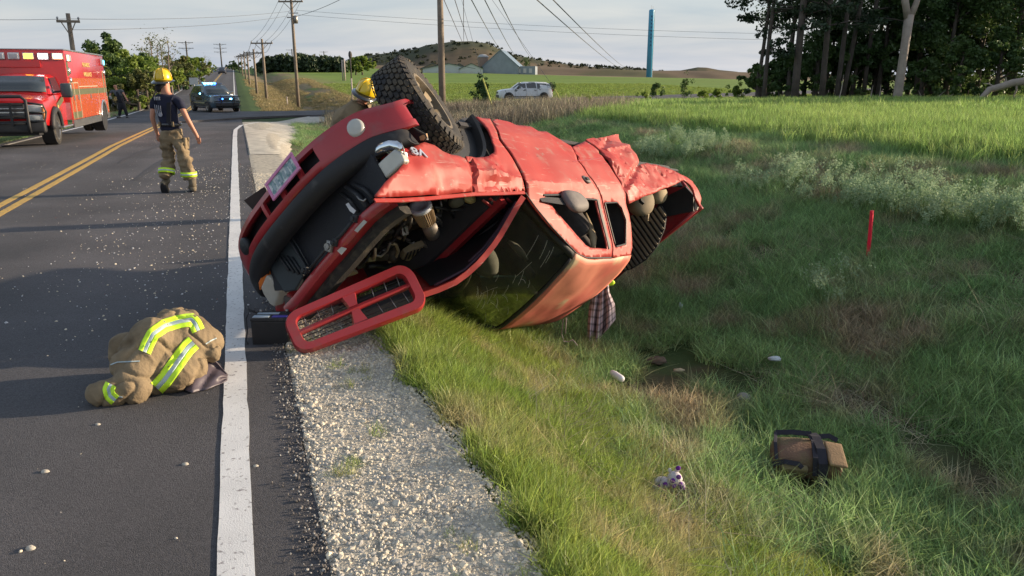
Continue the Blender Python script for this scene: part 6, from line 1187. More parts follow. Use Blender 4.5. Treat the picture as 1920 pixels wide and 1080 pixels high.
# cab
def cr_(x, zb, wb, z1, w1, z2, w2, cr): return [Vector((x, y, z)) for y, z in ((-wb, zb), (-w1, z1), (-w2, z2-.04), (-w2*.9, z2), (0, z2+cr), (w2*.9, z2), (w2, z2-.04), (w1, z1), (wb, zb))]
mb = MB(); mb.loft([cr_(.88, .72, .84, 1.0, .90, 1.20, .84, .03), cr_(.82, .60, .92, 1.0, .97, 1.28, .92, .05), cr_(.4, .55, .98, 1.05, 1.0, 1.34, .94, .07), cr_(-.20, .55, .98, 1.1, 1.0, 1.40, .95, .07), cr_(-1.48, .50, .98, 1.1, 1.0, 1.42, .95, .02)]); o = mb.build('cab_body', AR, amb, True); smooth_angle(o, 35)
def cg(x, z0, w0, z1, w1): return [Vector((x, y, z)) for y, z in ((-w0, z0), (-w1, z1-.06), (-w1*.88, z1), (0, z1+.03), (w1*.88, z1), (w1, z1-.06), (w0, z0))]
mb = MB(); mb.loft([cg(-.14, 1.40, .94, 1.43, .86), cg(-.62, 1.40, .95, 1.86, .80), cg(-.80, 1.40, .95, 1.93, .78), cg(-1.48, 1.40, .95, 1.95, .78)]); o = mb.build('cab_roof', AR, amb, True); smooth_angle(o, 30)
mb = MB(); mb.loft([[Vector((-.155, -.84, 1.44)), Vector((-.15, -.4, 1.47)), Vector((-.15, .4, 1.47)), Vector((-.155, .84, 1.44))], [Vector((-.615, -.74, 1.85)), Vector((-.60, -.35, 1.88)), Vector((-.60, .35, 1.88)), Vector((-.615, .74, 1.85))]], False, False); o = mb.build('windscreen', TINT, amb, True); o.location = (.02, 0, .01); solid(o, .01, 1)
for sg in (-1, 1):
    mb = MB(); mb.prism([(-.42, sg*.955, 1.42), (-.74, sg*.835, 1.84), (-1.38, sg*.835, 1.87), (-1.40, sg*.965, 1.42)], (0, -sg*.03, 0)); mb.build('door_window', TINT, amb)
    mb = MB(); mb.tube([(-.42, sg*.96, 1.45), (-.38, sg*1.18, 1.48)], .03, 6); mm2 = mb.build('mirror_arm', BLK, amb); mb = MB(); mb.box((-.38, sg*1.30, 1.50), (.14, .30, .40), bev=.06); mb.build('mirror_head', M('mirror_grey', (.05, .07, .08), rough=.3), mm2, True)
    mb = MB(); r = []
    for k in range(15): a = math.pi*(k/14); r.append([Vector((q*math.cos(a), sg*y, .46+q*math.sin(a)*1.05)) for q, y in ((.46, .98), (.46, 1.10), (.56, 1.08), (.60, .98))])
    mb.loft(r); mb.build('wheel_flare', BLKD, amb, True); mb = MB(); mb.lathe([(.47, -.3), (.47, .02), (.001, .022)], 28, (0, sg*.99, .48), 'y'); mb.build('wheel_arch', BLK, amb)
    mb = MB(); mb.box((.86, sg*.72, 1.02), (.12, .40, .24), bev=.03); h1 = mb.build('headlight', HLP, amb, True); mb = MB(); mb.box((.90, sg*.72, .80), (.10, .40, .16), bev=.03); mb.build('lower_lamp', HLP, h1, True); mb = MB(); mb.box((.915, sg*.72, .915), (.05, .42, .03)); mb.build('lamp_divider', BLK, h1)
    mb = MB(); mb.box((.90, sg*.93, .92), (.12, .05, .34), bev=.01); mb.build('side_marker', M('amber_clear', (.55, .25, .1), rough=.3), h1)
    mb = MB(); mb.box((-.75, sg*1.02, .48), (1.2, .28, .06), bev=.02); mb.build('running_board', SILV, amb); vwheel(amb, 0, sg*(.90), .42, .26, SILV, 6)
    vwheel(amb, -WB, sg*.93, .42, .28, SILV, 6); vwheel(amb, -WB, sg*.60, .42, .26, SILV, 6)
    sp2 = MB(); sp2.box((-.80, sg*1.003, 1.16), (.9, .01, .16), (0, .25, 0)); sp2.build('stripe', GRN, amb); mb = MB(); mb.box((-.5, sg*1.005, .92), (.10, .01, .34)); mb.build('unit_number', M('gold_letters'), amb)
mb = MB(); mb.box((.90, 0, .98), (.08, 1.0, .42), bev=.03); gg = mb.build('grille', M('grille_chrome_dark', (.10, .10, .11), rough=.3, metal=.6), amb)
for z in (.84, .94, 1.04, 1.13): mb = MB(); mb.box((.95, 0, z), (.03, .96, .03), bev=.005); mb.build('grille_bar', SILV if z in (.94, 1.04) else BLK, gg)
mb = MB(); mb.box((1.0, 0, .56), (.22, 1.95, .32), bev=.06); mb.build('bumper', BLK, amb, True)
mb = MB(); mb.box((.4, 0, .42), (1.0, 1.5, .2)); mb.box((-2.4, 0, .5), (3.2, .9, .15)); mb.build('chassis', BLK, amb)
gd = MB(); gd.tube([(1.10, -.60, .42), (1.16, -.60, .6), (1.16, -.60, 1.26), (1.10, -.48, 1.36), (1.10, .48, 1.36), (1.16, .60, 1.26), (1.16, .60, .6), (1.10, .60, .42)], .045, 8); grd = gd.build('grille_guard', BLK, amb, True)
for z in (.66, .86, 1.02, 1.18): mb = MB(); mb.tube([(1.15, -.6, z), (1.15, .6, z)], .022, 6); mb.build('guard_bar', BLK, grd, True)
for sg in (-1, 1):
    mb = MB(); mb.tube([(1.14, sg*.6, 1.20), (1.10, sg*.98, 1.14), (1.0, sg*1.02, .95), (1.08, sg*.98, .72), (1.14, sg*.6, .70)], .03, 6); mb.build('guard_wing', BLK, grd, True); mb = MB(); mb.tube([(1.14, sg*.6, .95), (1.05, sg*1.0, .94)], .022, 6); mb.build('guard_bar', BLK, grd, True)
    mb = MB(); mb.box((1.15, sg*.22, .90), (.05, .06, .6), bev=.01); mb.build('guard_upright', BLK, grd)
mb = MB(); mb.box((bx0+.05, .1, 2.0), (.1, .1, .1)); 
# ================================================================== people
def skin(name, J, E, m, parent, sub=2, smooth=True):
    """J: name -> (x, y, z, rx, ry)"""
    ks = list(J); me = bpy.data.meshes.new(name+'_skel'); me.from_pydata([J[k][:3] for k in ks], [(ks.index(a), ks.index(b)) for a, b in E], []); o = bpy.data.objects.new(name+'_skel', me); ROOT.objects.link(o)
    md = o.modifiers.new('skin', 'SKIN'); md.use_smooth_shade = True; sv = me.skin_vertices[0].data
    for i, k in enumerate(ks): sv[i].radius = (J[k][3], J[k][4] if len(J[k]) > 4 else J[k][3]); sv[i].use_root = (i == 0)
    s = o.modifiers.new('s', 'SUBSURF'); s.levels = sub; s.render_levels = sub
    dg = bpy.context.evaluated_depsgraph_get(); me2 = bpy.data.meshes.new_from_object(o.evaluated_get(dg)); bpy.data.objects.remove(o); me2.name = name; me2.materials.clear(); me2.materials.append(m); me2.polygons.foreach_set('use_smooth', [True]*len(me2.polygons))
    q = bpy.data.objects.new(name, me2); ROOT.objects.link(q); q.parent = parent; return q
def crumple(o, amp=.01, sc=14, seed=0, zs=1.):
    me = o.data; n = len(me.vertices); co = np.empty(n*3); me.vertices.foreach_get('co', co); co = co.reshape(-1, 3); no = np.empty(n*3); me.vertices.foreach_get('normal', no); no = no.reshape(-1, 3)
    d = (fbm(co[:, 0]*sc+co[:, 1]*sc*.7, co[:, 2]*sc*zs+co[:, 1]*sc*.5, seed, 3)-.5)*2*amp; d += -np.abs(fbm(co[:, 0]*sc*.6+9, co[:, 2]*sc*1.6, seed+5, 2)-.5)*amp*2; me.vertices.foreach_set('co', (co+no*d[:, None]).ravel()); me.update(); return o
SKIN = M('skin', (.50, .24, .16), rough=.55, var=.08, vs=9, spec=.4); NAVY = M('navy_cotton', (.010, .013, .035), rough=.9, var=.25, vs=14)
TURN = M('tan_turnout_cloth', (.235, .178, .108), rough=.92, var=.2, vs=7, bump=.35, bs=45, dirt=((.12, .085, .05), 5, .52, .7))
HIVIS = M('lime_reflective_tape', (.62, .95, .04), rough=.6, var=.06); SILT = M('silver_reflective_tape', (.42, .52, .55), rough=.35, var=.08)
YHEL = M('yellow_helmet_shell', (.75, .50, .01), rough=.28, coat=.6, var=.08); DKC = M('dark_hood_cloth', (.015, .015, .02), rough=.95, var=.3); BOOT = M('boot_leather', (.13, .105, .07), rough=.8, var=.3, dirt=((.2, .17, .12), 9, .5, .7))
def helmet(par, c, R=None, s=1., brim=True):
    R = R or Matrix.Identity(3); mb = MB(); prof = [(.001, .150), (.05, .146), (.09, .125), (.118, .08), (.128, .02), (.130, -.01), (.126, -.02)]; mb.lathe([(a*s, h*s) for a, h in prof], 28, c, 'z', R@Matrix.Diagonal((1, 1.15, 1))); h = mb.build('helmet', YHEL, par, True)
    for k in range(6):
        a = math.pi*k/6*2; mb = MB(); mb.tube([Vector(c)+R@Vector((q*math.cos(a)*s, q*1.15*math.sin(a)*s, z*s)) for q, z in ((.012, .155), (.06, .150), (.10, .123), (.126, .06), (.134, .0))], .008*s, 5); mb.build('helmet_ridge', YHEL, h, True)
    if brim:
        mb = MB(); r = []
        for k in range(33):
            a = 2*math.pi*k/32; w = .035+.045*max(0, -math.sin(a))**2; dz_ = -.03*max(0, -math.sin(a)); r.append([Vector(c)+R@Vector((q*math.cos(a)*s, q*1.15*math.sin(a)*s, z*s)) for q, z in ((.126, -.015), (.126+w, -.03+dz_), (.126+w, -.04+dz_), (.12, -.028))])
        mb.loft(r, True, False); mb.build('helmet_brim', BLKP, h, True)
    return h
# firefighter walking away --------------------------------------------------
fb = hit(345, 360); ffr = empty('person', fb, .02, 'firefighter in yellow helmet, navy t-shirt and tan turnout trousers walking away up the road', 'person'); sc_ = 1450/ (fb.y*math.cos(PITCH)+1.0*math.sin(PITCH)*.5+.3)
def P(px, py, y=0): return ((px-345)/sc_, y, (360-py)/sc_*1.012)
def J3(px, py, y, r, r2=None): a = P(px, py, y); return (a[0], a[1], a[2], r, r2 or r)
J = {'pel': J3(333, 246, 0, .11, .08), 'chest': J3(331, 208, .02, .11, .07), 'neckb': J3(331, 189, .02, .06), 'neck': J3(331, 180, .03, .062), 'head': J3(329, 166, .05, .085, .095), 'top': J3(328, 152, .04, .07),
 'shl': J3(312, 193, 0, .06), 'ell': J3(303, 224, -.02, .042), 'wrl': J3(304, 250, .06, .030), 'hnl': J3(305, 258, .08, .035, .02), 'shr': J3(352, 193, 0, .06), 'elr': J3(366, 225, -.03, .043), 'wrr': J3(377, 254, .03, .030), 'hnr': J3(380, 262, .05, .035, .022)}
skin('body', J, [('pel', 'chest'), ('chest', 'neckb'), ('neckb', 'neck'), ('neck', 'head'), ('head', 'top'), ('neckb', 'shl'), ('shl', 'ell'), ('ell', 'wrl'), ('wrl', 'hnl'), ('neckb', 'shr'), ('shr', 'elr'), ('elr', 'wrr'), ('wrr', 'hnr')], SKIN, ffr)
for (bx, by, sgn) in ((380, 263, 1), (305, 259, -1)):
    c0 = Vector(P(bx, by, .05 if sgn > 0 else .08)); mb = MB()
    for k in range(4): a = c0+Vector((-.022+.015*k, 0, -.015)); L_ = (.062, .072, .068, .052)[k]; mb.tube([a+Vector((0, 0, .03)), a+Vector((sgn*.004, .005, -L_*.5)), a+Vector((sgn*-.002, .022, -L_))], [.0095, .0085, .006], 6)
    mb.tube([c0+Vector((-sgn*.018, .01, .03)), c0+Vector((-sgn*.04, .02, .0)), c0+Vector((-sgn*.042, .03, -.025))], [.012, .010, .007], 6); o = mb.build('fingers', SKIN, ffr, True)
JT = {'z': J3(333, 252, 0, .15, .12), 'w': J3(333, 243, 0, .172, .13), 'm': J3(332, 222, 0, .165, .12), 'c': J3(332, 203, .0, .175, .125), 'n': J3(332, 189, .0, .115, .10), 'sl': J3(310, 196, 0, .085), 'el': J3(304, 213, -.01, .078), 'sr': J3(354, 196, 0, .078), 'er': J3(361, 214, -.01, .078)}
ts = crumple(skin('t_shirt', JT, [('z', 'w'), ('w', 'm'), ('m', 'c'), ('c', 'n'), ('n', 'sl'), ('sl', 'el'), ('n', 'sr'), ('sr', 'er')], NAVY, ffr), .014, 11, 2)
JP = {'b': J3(334, 239, 0, .165, .135), 'b2': J3(334, 247, 0, .178, .145), 'h': J3(334, 256, 0, .17, .14), 'hl': J3(322, 262, 0, .115, .12), 'kl': J3(323, 300, .03, .115, .12), 'cl': J3(320, 325, -.10, .115, .115), 'al': J3(319, 336, -.16, .105, .11), 'hr': J3(346, 262, 0, .115, .12), 'kr': J3(355, 302, -.04, .118, .12), 'cr': J3(358, 332, 0, .12, .12), 'ar': J3(359, 342, 0, .11, .115)}
tro = crumple(skin('turnout_trousers', JP, [('b', 'b2'), ('b2', 'h'), ('h', 'hl'), ('hl', 'kl'), ('kl', 'cl'), ('cl', 'al'), ('h', 'hr'), ('hr', 'kr'), ('kr', 'cr'), ('cr', 'ar')], TURN, ffr, 3), .036, 8, 4, 1.9)
def band(par, c, r, h, m, name, tilt=0, ry=None, n=24):
    mb = MB(); R = Matrix.Rotation(tilt, 3, 'X'); mb.loft([[Vector(c)+R@Vector((q*math.cos(2*math.pi*k/n), (ry or 1)*q*math.sin(2*math.pi*k/n), z)) for k in range(n)] for q, z in ((r, -h/2), (r+.004, -h/2), (r+.004, h/2), (r, h/2))], True, False); return mb.build(name, m, par, True)
for c, t_ in ((P(321, 321, -.08), -.35), (P(357.5, 327, 0), 0)): b1 = band(tro, c, .122, .075, HIVIS, 'reflective_band', t_); band(tro, c, .1235, .022, SILT, 'silver_band', t_)
band(ffr, P(333.5, 237, 0), .176, .045, BLKP, 'belt', 0, .80)
for px in (320, 344): mb = MB(); mb.box(Vector(P(px, 236, -.125)), (.03, .02, .075), bev=.004); mb.build('belt_loop', TURN, ffr)
for (c, rz) in (((359, 271), .1), ((317, 269), -.1)): mb = MB(); mb.box(Vector(P(*c, 0)), (.05, .16, .19), (0, rz, 0), bev=.02); crumple(mb.build('cargo_pocket', TURN, tro, True), .006, 20)
# suspender, flag print on the back
mb = MB(); mb.prism([P(338, 198, -.132), P(345, 198, -.132), P(341, 238, -.135), P(333, 238, -.135)], (0, -.006, 0)); mb.build('suspender_strap', DKC, ffr)
PR = M('grey_shirt_print', (.30, .31, .36), rough=.8, var=.25, vs=40)
for k in range(4): mb = MB(); mb.box(Vector(P(316+k*3.1, 191, -.118)), (.014, .004, .055)); mb.build('print_bar', PR, ts)
for k in range(4): mb = MB(); mb.box(Vector(P(316+k*3.3, 209+k*.6, -.136)), (.011, .004, .13)); mb.build('print_bar', PR, ts)
mb = MB(); mb.lathe([(.001, .004), (.035, .004), (.035, 0), (.001, 0)], 7, P(324, 219, -.136), 'y'); mb.build('print_badge', PR, ts); mb = MB(); mb.box(Vector(P(342, 212, -.134)), (.010, .004, .14)); mb.build('print_bar', PR, ts)
# boots: the left one shows its sole
def boot(c, pitch, yaw=0, sole_up=False):
    r = empty('boot', c); r.parent = ffr; bpy.data.objects.remove(r); R = (Matrix.Rotation(yaw, 3, 'Z')@Matrix.Rotation(pitch, 3, 'X')); mb = MB(); c = Vector(c)
    mb.loft([[c+R@Vector((w*math.cos(a), y+.02*math.sin(a), z+hh*math.sin(a))) for a in [2*math.pi*k/12 for k in range(12)]] for y, z, w, hh in ((-.09, .06, .03, .03), (-.07, .06, .048, .055), (0, .065, .052, .06), (.08, .055, .053, .05), (.15, .045, .05, .04), (.19, .04, .03, .025))]); mb.tube([c+R@Vector((0, -.03, .05)), c+R@Vector((0, -.03, .20))], [.055, .062], 12); b = mb.build('boot', BOOT, ffr, True)
    mb = MB(); mb.loft([[c+R@Vector((w*math.cos(a), y0+l*math.sin(a), z)) for a in [2*math.pi*k/20 for k in range(20)]] for z, w, l, y0 in ((-.002, .048, .135, .05), (0, .054, .14, .05), (.022, .054, .14, .05))]); mb.build('sole', BLK, b, True)
boot(P(363, 358, -.02), 0, .55); boot(P(316, 350, -.17), -1.15, .05)
helmet(ffr, Vector(P(327.5, 157, .05)), Matrix.Rotation(.06, 3, 'X'), 1.02)
JH = {'a': J3(323, 163, .02, .085, .08), 'b': J3(321, 172, -.0, .07), 'c': J3(318, 181, -.01, .035), 'd': J3(335, 162, .02, .075)}
skin('hood_collar', JH, [('a', 'b'), ('b', 'c'), ('a', 'd')], DKC, ffr); mb = MB(); mb.tube([P(318, 178, -.05), P(314, 186, -.08), P(311, 192, -.1)], .012, 6); mb.build('chin_strap', DKC, ffr, True)
# bending firefighter behind the pickup -----------------------------------------
f2 = at(668, 225, 10.2); f2.z = float(ht(f2.x, f2.y, False)); r2 = empty('person', f2, 0, 'second firefighter in tan turnout coat and yellow helmet bending behind the wreck', 'person'); s2 = F_PX/10.1
def Q2(px, py, y=0): return (at(px-3, py-6, 10.2+y)-f2)
def J4(px, py, y, r, r2_=None): a = Q2(px, py, y); return (a.x, a.y, a.z, r, r2_ or r)
head = {'n': J4(680, 200, 0, .07), 'h': J4(688, 185, -.02, .085, .095), 't': J4(687, 178, -.02, .07)}
hd_ = skin('body', {**head, 'c': J4(668, 212, 0, .12), 'p': J4(650, 262, .1, .13), 'kl': J4(655, 320, 0, .08), 'fl': J4(650, 375, 0, .06), 'kr': J4(668, 320, .1, .08), 'fr': J4(665, 372, .1, .06)}, [('c', 'n'), ('n', 'h'), ('h', 't'), ('c', 'p'), ('p', 'kl'), ('kl', 'fl'), ('p', 'kr'), ('kr', 'fr')], SKIN, r2)
mb = MB(); e_ = Q2(693, 190, -.09); mb.box(e_, (.02, .015, .045), bev=.006); mb.build('ear', SKIN, r2, True)
ct = skin('turnout_coat', {'n': J4(674, 203, 0, .12), 'c': J4(662, 216, 0, .19, .2), 'w': J4(650, 240, .05, .20, .2), 'p': J4(648, 268, .1, .2, .2), 'sr': J4(688, 214, 0, .10), 'er': J4(700, 250, -.05, .09), 'sl': J4(645, 222, .1, .1), 'el': J4(640, 262, .1, .09)}, [('w', 'c'), ('c', 'n'), ('w', 'p'), ('c', 'sr'), ('sr', 'er'), ('c', 'sl'), ('sl', 'el')], TURN, r2); crumple(ct, .02, 10, 3)
crumple(skin('turnout_trousers', {'p': J4(650, 265, .1, .18), 'l': J4(655, 320, 0, .12), 'f': J4(652, 366, 0, .12), 'r': J4(668, 320, .15, .12), 'g': J4(667, 364, .15, .12)}, [('p', 'l'), ('l', 'f'), ('p', 'r'), ('r', 'g')], TURN, r2), .02, 9, 8)
helmet(r2, Q2(690, 178, 0), Matrix.Rotation(.42, 3, 'Y')@Matrix.Rotation(.1, 3, 'X'), 1.05); skin('hood_collar', {'a': J4(684, 184, .0, .095), 'b': J4(682, 193, 0, .08)}, [('a', 'b')], DKC, r2)
# officer by the ambulance ---------------------------------------------------------
ob = hit(232, 221); ofr = empty('person', ob, 0, 'bald police officer in dark uniform with one arm stretched out beside the ambulance', 'person'); so_ = (1.80)/(221-160)
def PO(px, py, y=0): return ((px-229)*so_*.98, y, (221-py)*so_)
def J5(px, py, y, r, r2_=None): a = PO(px, py, y); return (a[0], a[1], a[2], r, r2_ or r)
skin('body', {'p': J5(229, 195, 0, .09), 'c': J5(226, 178, 0, .09), 'n': J5(221, 169, 0, .065), 'h': J5(220.5, 164, -.03, .09, .10), 't': J5(220.5, 161.5, -.03, .075), 'sr': J5(232, 171, 0, .06), 'er': J5(237, 179, -.1, .045), 'wr': J5(243, 188, -.2, .035), 'hr': J5(244.5, 191, -.22, .04, .025), 'sl': J5(213, 172, 0, .06), 'el': J5(210, 180, -.1, .045), 'wl': J5(214, 184, -.3, .035), 'hl': J5(215.5, 185, -.35, .04)}, [('p', 'c'), ('c', 'n'), ('n', 'h'), ('h', 't'), ('c', 'sr'), ('sr', 'er'), ('er', 'wr'), ('wr', 'hr'), ('c', 'sl'), ('sl', 'el'), ('el', 'wl'), ('wl', 'hl')], SKIN, ofr)
UNI = M('dark_uniform', (.010, .010, .018), rough=.85, var=.2); GRS = M('grey_uniform_shirt', (.09, .095, .11), rough=.9, var=.2)
skin('uniform_shirt', {'w': J5(228, 188, 0, .17, .14), 'c': J5(225, 176, 0, .18, .14), 'n': J5(222, 170, 0, .09), 'sr': J5(232, 171, 0, .085), 'er': J5(235, 176, -.06, .075), 'sl': J5(213, 172, 0, .085), 'el': J5(211, 177, -.06, .075)}, [('w', 'c'), ('c', 'n'), ('c', 'sr'), ('sr', 'er'), ('c', 'sl'), ('sl', 'el')], GRS, ofr)
skin('vest', {'z': J5(229, 197, 0, .15, .13), 'w': J5(228, 190, 0, .19, .16), 'c': J5(225, 177, 0, .185, .165), 't': J5(223, 172, 0, .13, .12)}, [('z', 'w'), ('w', 'c'), ('c', 't')], UNI, ofr)
skin('trousers', {'w': J5(229, 191, 0, .18, .15), 'h': J5(229, 197, 0, .17, .15), 'kl': J5(224, 207, 0, .095), 'fl': J5(221, 218, 0, .085), 'kr': J5(234, 207, 0, .095), 'fr': J5(236, 218, 0, .085)}, [('w', 'h'), ('h', 'kl'), ('kl', 'fl'), ('h', 'kr'), ('kr', 'fr')], UNI, ofr)
for px in (221, 237): mb = MB(); mb.box(Vector(PO(px, 219.8, -.06)), (.11, .28, .09), (0, 0, .3 if px > 230 else -.2), bev=.03); mb.build('shoe', BLK, ofr, True)
mb = MB(); mb.box(Vector(PO(215.5, 184, -.38)), (.12, .02, .16), (.6, 0, 0)); pd = mb.build('clipboard', WHT, None); pd.matrix_world = Matrix.Translation(ob)@Matrix.Identity(4); tag(pd, 'pale note board in the hand of the bald officer', 'clipboard')
for sg, nm in ((-1, 'eye'), (1, 'eye')): mb = MB(); mb.box(Vector(PO(220.5+sg*1.1, 163.6, -.115)), (.022, .012, .012), bev=.003); mb.build('eye', BLK, ofr)
mb = MB(); mb.prism([Vector(PO(220, 164.2, -.12)), Vector(PO(221, 164.2, -.12)), Vector(PO(220.5, 163, -.12))], (0, -.03, -.01)); mb.build('nose', SKIN, ofr)
# ================================================================== things on the ground
from mathutils.bvhtree import BVHTree
def union(name, caps, m, parent, vox=.012, amp=.0, seed=0, smooth_it=4, ridg=.0):
    mb = MB()
    for a, b, ra, rb in caps:
        a = Vector(a); b = Vector(b); d = (b-a); L = max(d.length, 1e-4); q = d.normalized().to_track_quat('Z', 'Y').to_matrix() if L > 1e-3 else Matrix.Identity(3); rings = []
        for k in range(-6, 1): t = k/6*math.pi/2; rings.append([a+q@Vector((ra*math.cos(t)*math.cos(x), ra*math.cos(t)*math.sin(x), ra*math.sin(t))) for x in [2*math.pi*j/16 for j in range(16)]])
        for k in range(0, 7): t = k/6*math.pi/2; rings.append([b+q@Vector((rb*math.cos(t)*math.cos(x), rb*math.cos(t)*math.sin(x), rb*math.sin(t))) for x in [2*math.pi*j/16 for j in range(16)]])
        mb.loft(rings)
    o = mk(name, mb.v, mb.f, m, parent); md = o.modifiers.new('r', 'REMESH'); md.mode = 'VOXEL'; md.voxel_size = vox; sm_ = o.modifiers.new('sm', 'SMOOTH'); sm_.iterations = smooth_it; sm_.factor = .6
    dg = bpy.context.evaluated_depsgraph_get(); me = bpy.data.meshes.new_from_object(o.evaluated_get(dg)); o.modifiers.clear(); o.data = me; me.materials.clear(); me.materials.append(m); me.polygons.foreach_set('use_smooth', [True]*len(me.polygons))
    n = len(me.vertices); co = np.empty(n*3); me.vertices.foreach_get('co', co); co = co.reshape(-1, 3); no = np.empty(n*3); me.vertices.foreach_get('normal', no); no = no.reshape(-1, 3)
    if amp:
        d = (fbm(co[:, 0]*7+co[:, 1]*3, co[:, 2]*6-co[:, 1]*5, seed, 3)-.5)*2*amp
        rd = 1-np.abs(fbm(co[:, 0]*5-co[:, 2]*4+seed, co[:, 1]*7+co[:, 2]*3, seed+3, 2)-.5)*9; d += np.clip(rd, 0, 1)**2*ridg; r2 = 1-np.abs(fbm(co[:, 0]*9+co[:, 2]*8+seed*2, co[:, 1]*12-co[:, 2]*6, seed+11, 2)-.5)*12; d += np.clip(r2, 0, 1)*ridg*-.35
        me.vertices.foreach_set('co', (co+no*d[:, None]).ravel()); me.update()
    return o
jk = hit(310, 730); jr = empty('turnout_coat', jk, 0, 'crumpled tan turnout coat with lime reflective stripes lying on the road', 'coat')
def JW(px, py, Y): return at(px, py, Y)-jk
def cap(x0, y0, Y0, x1, y1, Y1, r0, r1): return (JW(x0, y0, Y0), JW(x1, y1, Y1), r0, r1)
coat = union('coat_cloth', [cap(322, 655, 4.42, 352, 640, 4.46, .20, .17), cap(300, 640, 4.4, 330, 612, 4.5, .14, .11), cap(345, 610, 4.55, 392, 640, 4.5, .10, .09), cap(392, 640, 4.5, 398, 662, 4.42, .085, .06), cap(285, 640, 4.3, 255, 685, 4.2, .13, .13), cap(255, 690, 4.18, 250, 722, 4.08, .12, .10), cap(248, 728, 4.05, 196, 738, 4.02, .085, .068), cap(196, 738, 4.02, 186, 736, 4.02, .07, .066), cap(320, 690, 4.3, 350, 690, 4.3, .14, .12), cap(300, 712, 4.2, 340, 706, 4.2, .085, .09), cap(232, 650, 4.45, 222, 668, 4.42, .08, .06), cap(355, 600, 4.6, 330, 598, 4.62, .07, .07), cap(300, 590, 4.62, 345, 584, 4.66, .035, .03)], TURN, jr, .009, .014, 5, 3, -.020)
# keep the coat on the asphalt
me = coat.data
for v in me.vertices:
    g = float(jk.z); zmin = -.0+.012
    if v.co.z < zmin: v.co.z = zmin-.008
def bvh_of(o):
    me = o.data; mw = o.matrix_world if o.parent is None else Matrix.Translation(o.parent.location)@o.matrix_basis; return BVHTree.FromPolygons([mw@v.co for v in me.vertices], [tuple(p.vertices) for p in me.polygons])
bv = bvh_of(coat)
def drape(name, pl, w, m, parent, off=.005, lane=(0, 1), n=40, bvh=None, th=.003):
    q = resamp(pl, n); vs = []; fs = []; last = 4.2; C0 = Vector(CAMP)
    K = 4
    for i in range(n):
        d = q[min(i+1, n-1)]-q[max(i-1, 0)]; d /= np.hypot(*d); nx, ny = -d[1], d[0]
        for k in range(K+1):
            u = lane[0]+(lane[1]-lane[0])*k/K; x, y = q[i][0]+nx*w*(u-.5), q[i][1]+ny*w*(u-.5); dr = Vector(ray(x, y)).normalized(); h_ = (bvh or bv).ray_cast(C0, dr)
            dist_ = h_[3] if h_[0] is not None else last; last = dist_; p = C0+dr*(dist_-off); vs.append(p-parent.location); vs.append(p+dr*th-parent.location)
    W_ = 2*(K+1)
    for i in range(n-1):
        for k in range(K):
            a = i*W_+2*k; fs += [(a, a+2, a+2+W_, a+W_), (a+1, a+1+W_, a+3+W_, a+3)]
        a = i*W_; fs.append((a, a+W_, a+W_+1, a+1)); a = i*W_+2*K; fs.append((a, a+1, a+W_+1, a+W_))
    return mk(name, vs, fs, m, parent, True)
for pl, w in (([(271, 660), (277, 645), (287, 626), (310, 610), (335, 603), (358, 599), (366, 607), (372, 620)], 25), ([(294, 728), (308, 713), (321, 695), (340, 668), (352, 652), (363, 642)], 30), ([(208, 720), (203, 730), (206, 742), (216, 751)], 22)):
    drape('reflective_band', pl, w, HIVIS, jr, .006, (0, .36)); drape('silver_band', pl, w, SILT, jr, .006, (.36, .64)); drape('reflective_band', pl, w, HIVIS, jr, .006, (.64, 1))
drape('seam', [(207, 684), (220, 679), (240, 678), (262, 677)], 2.2, SILT, jr); drape('seam', [(386, 645), (397, 638), (406, 634)], 2.2, SILT, jr); drape('seam', [(204, 725), (212, 742), (230, 745)], 2.5, SILT, jr)
def onz(px, py, z): d = Vector(ray(px, py)); return Vector(CAMP)+d*((z-CAM_H)/d.z)
top_e = resamp([(350, 668), (372, 652), (388, 660), (408, 682), (427, 704)], 25); bot_e = resamp([(338, 728), (360, 736), (385, 730), (408, 722), (426, 712)], 25); vs = []; fs = []
for i in range(25):
    for j in range(15):
        v_ = j/14; q = top_e[i]*(1-v_)+bot_e[i]*v_; u_ = i/24; h_ = .012+(1-v_)*.15*(1-u_)**.8+.028*abs(math.sin(u_*8+v_*3))*(1-v_*.6)*(1-u_*.4)+.012*math.sin(v_*9+u_*4)*(1-v_); vs.append(onz(q[0], q[1], jk.z+max(h_, .006))-jk)
for i in range(24):
    for j in range(14): fs.append((i*15+j, i*15+j+1, (i+1)*15+j+1, (i+1)*15+j))
LN = M('dark_lining', (.085, .07, .09), rough=.5, var=.3, vs=9); lo_ = mk('coat_lining', vs, fs, LN, jr, True); solid(lo_, .006)
# battery
bt = hit(507, 648); br = empty('car_battery', bt, .02, 'black car battery standing on the road edge beside the white line', 'battery')
mb = MB(); mb.box((0, .09, .085), (.245, .17, .17), bev=.008); mb.build('case', BLK, br); mb = MB(); mb.box((0, .09, .182), (.25, .175, .022), bev=.005); mb.build('lid', BLKD, br)
mb = MB(); mb.box((-.06, .05, .1945), (.11, .05, .003)); mb.box((-.03, .12, .1945), (.15, .035, .003)); mb.build('label', M('pale_label', (.45, .55, .65), rough=.4), br); mb = MB(); mb.box((.065, .05, .1945), (.10, .05, .003)); mb.build('blue_label', M('blue_print', (.03, .03, .25), rough=.4), br)
for x in (-.09, .09): mb = MB(); mb.lathe([(.012, 0), (.010, .02), (.001, .021)], 10, (x, .15, .193)); mb.build('terminal', STEEL, br, True)
mb = MB(); mb.tube([(-.11, .12, .20), (-.16, .12, .21), (-.175, .08, .17), (-.165, .05, .08), (-.17, .02, .03), (-.15, .0, .012)], .005, 6); mb.tube([(-.13, .13, .205), (-.18, .16, .21), (-.20, .2, .22)], .007, 6); mb.build('cable', BLK, br, True)
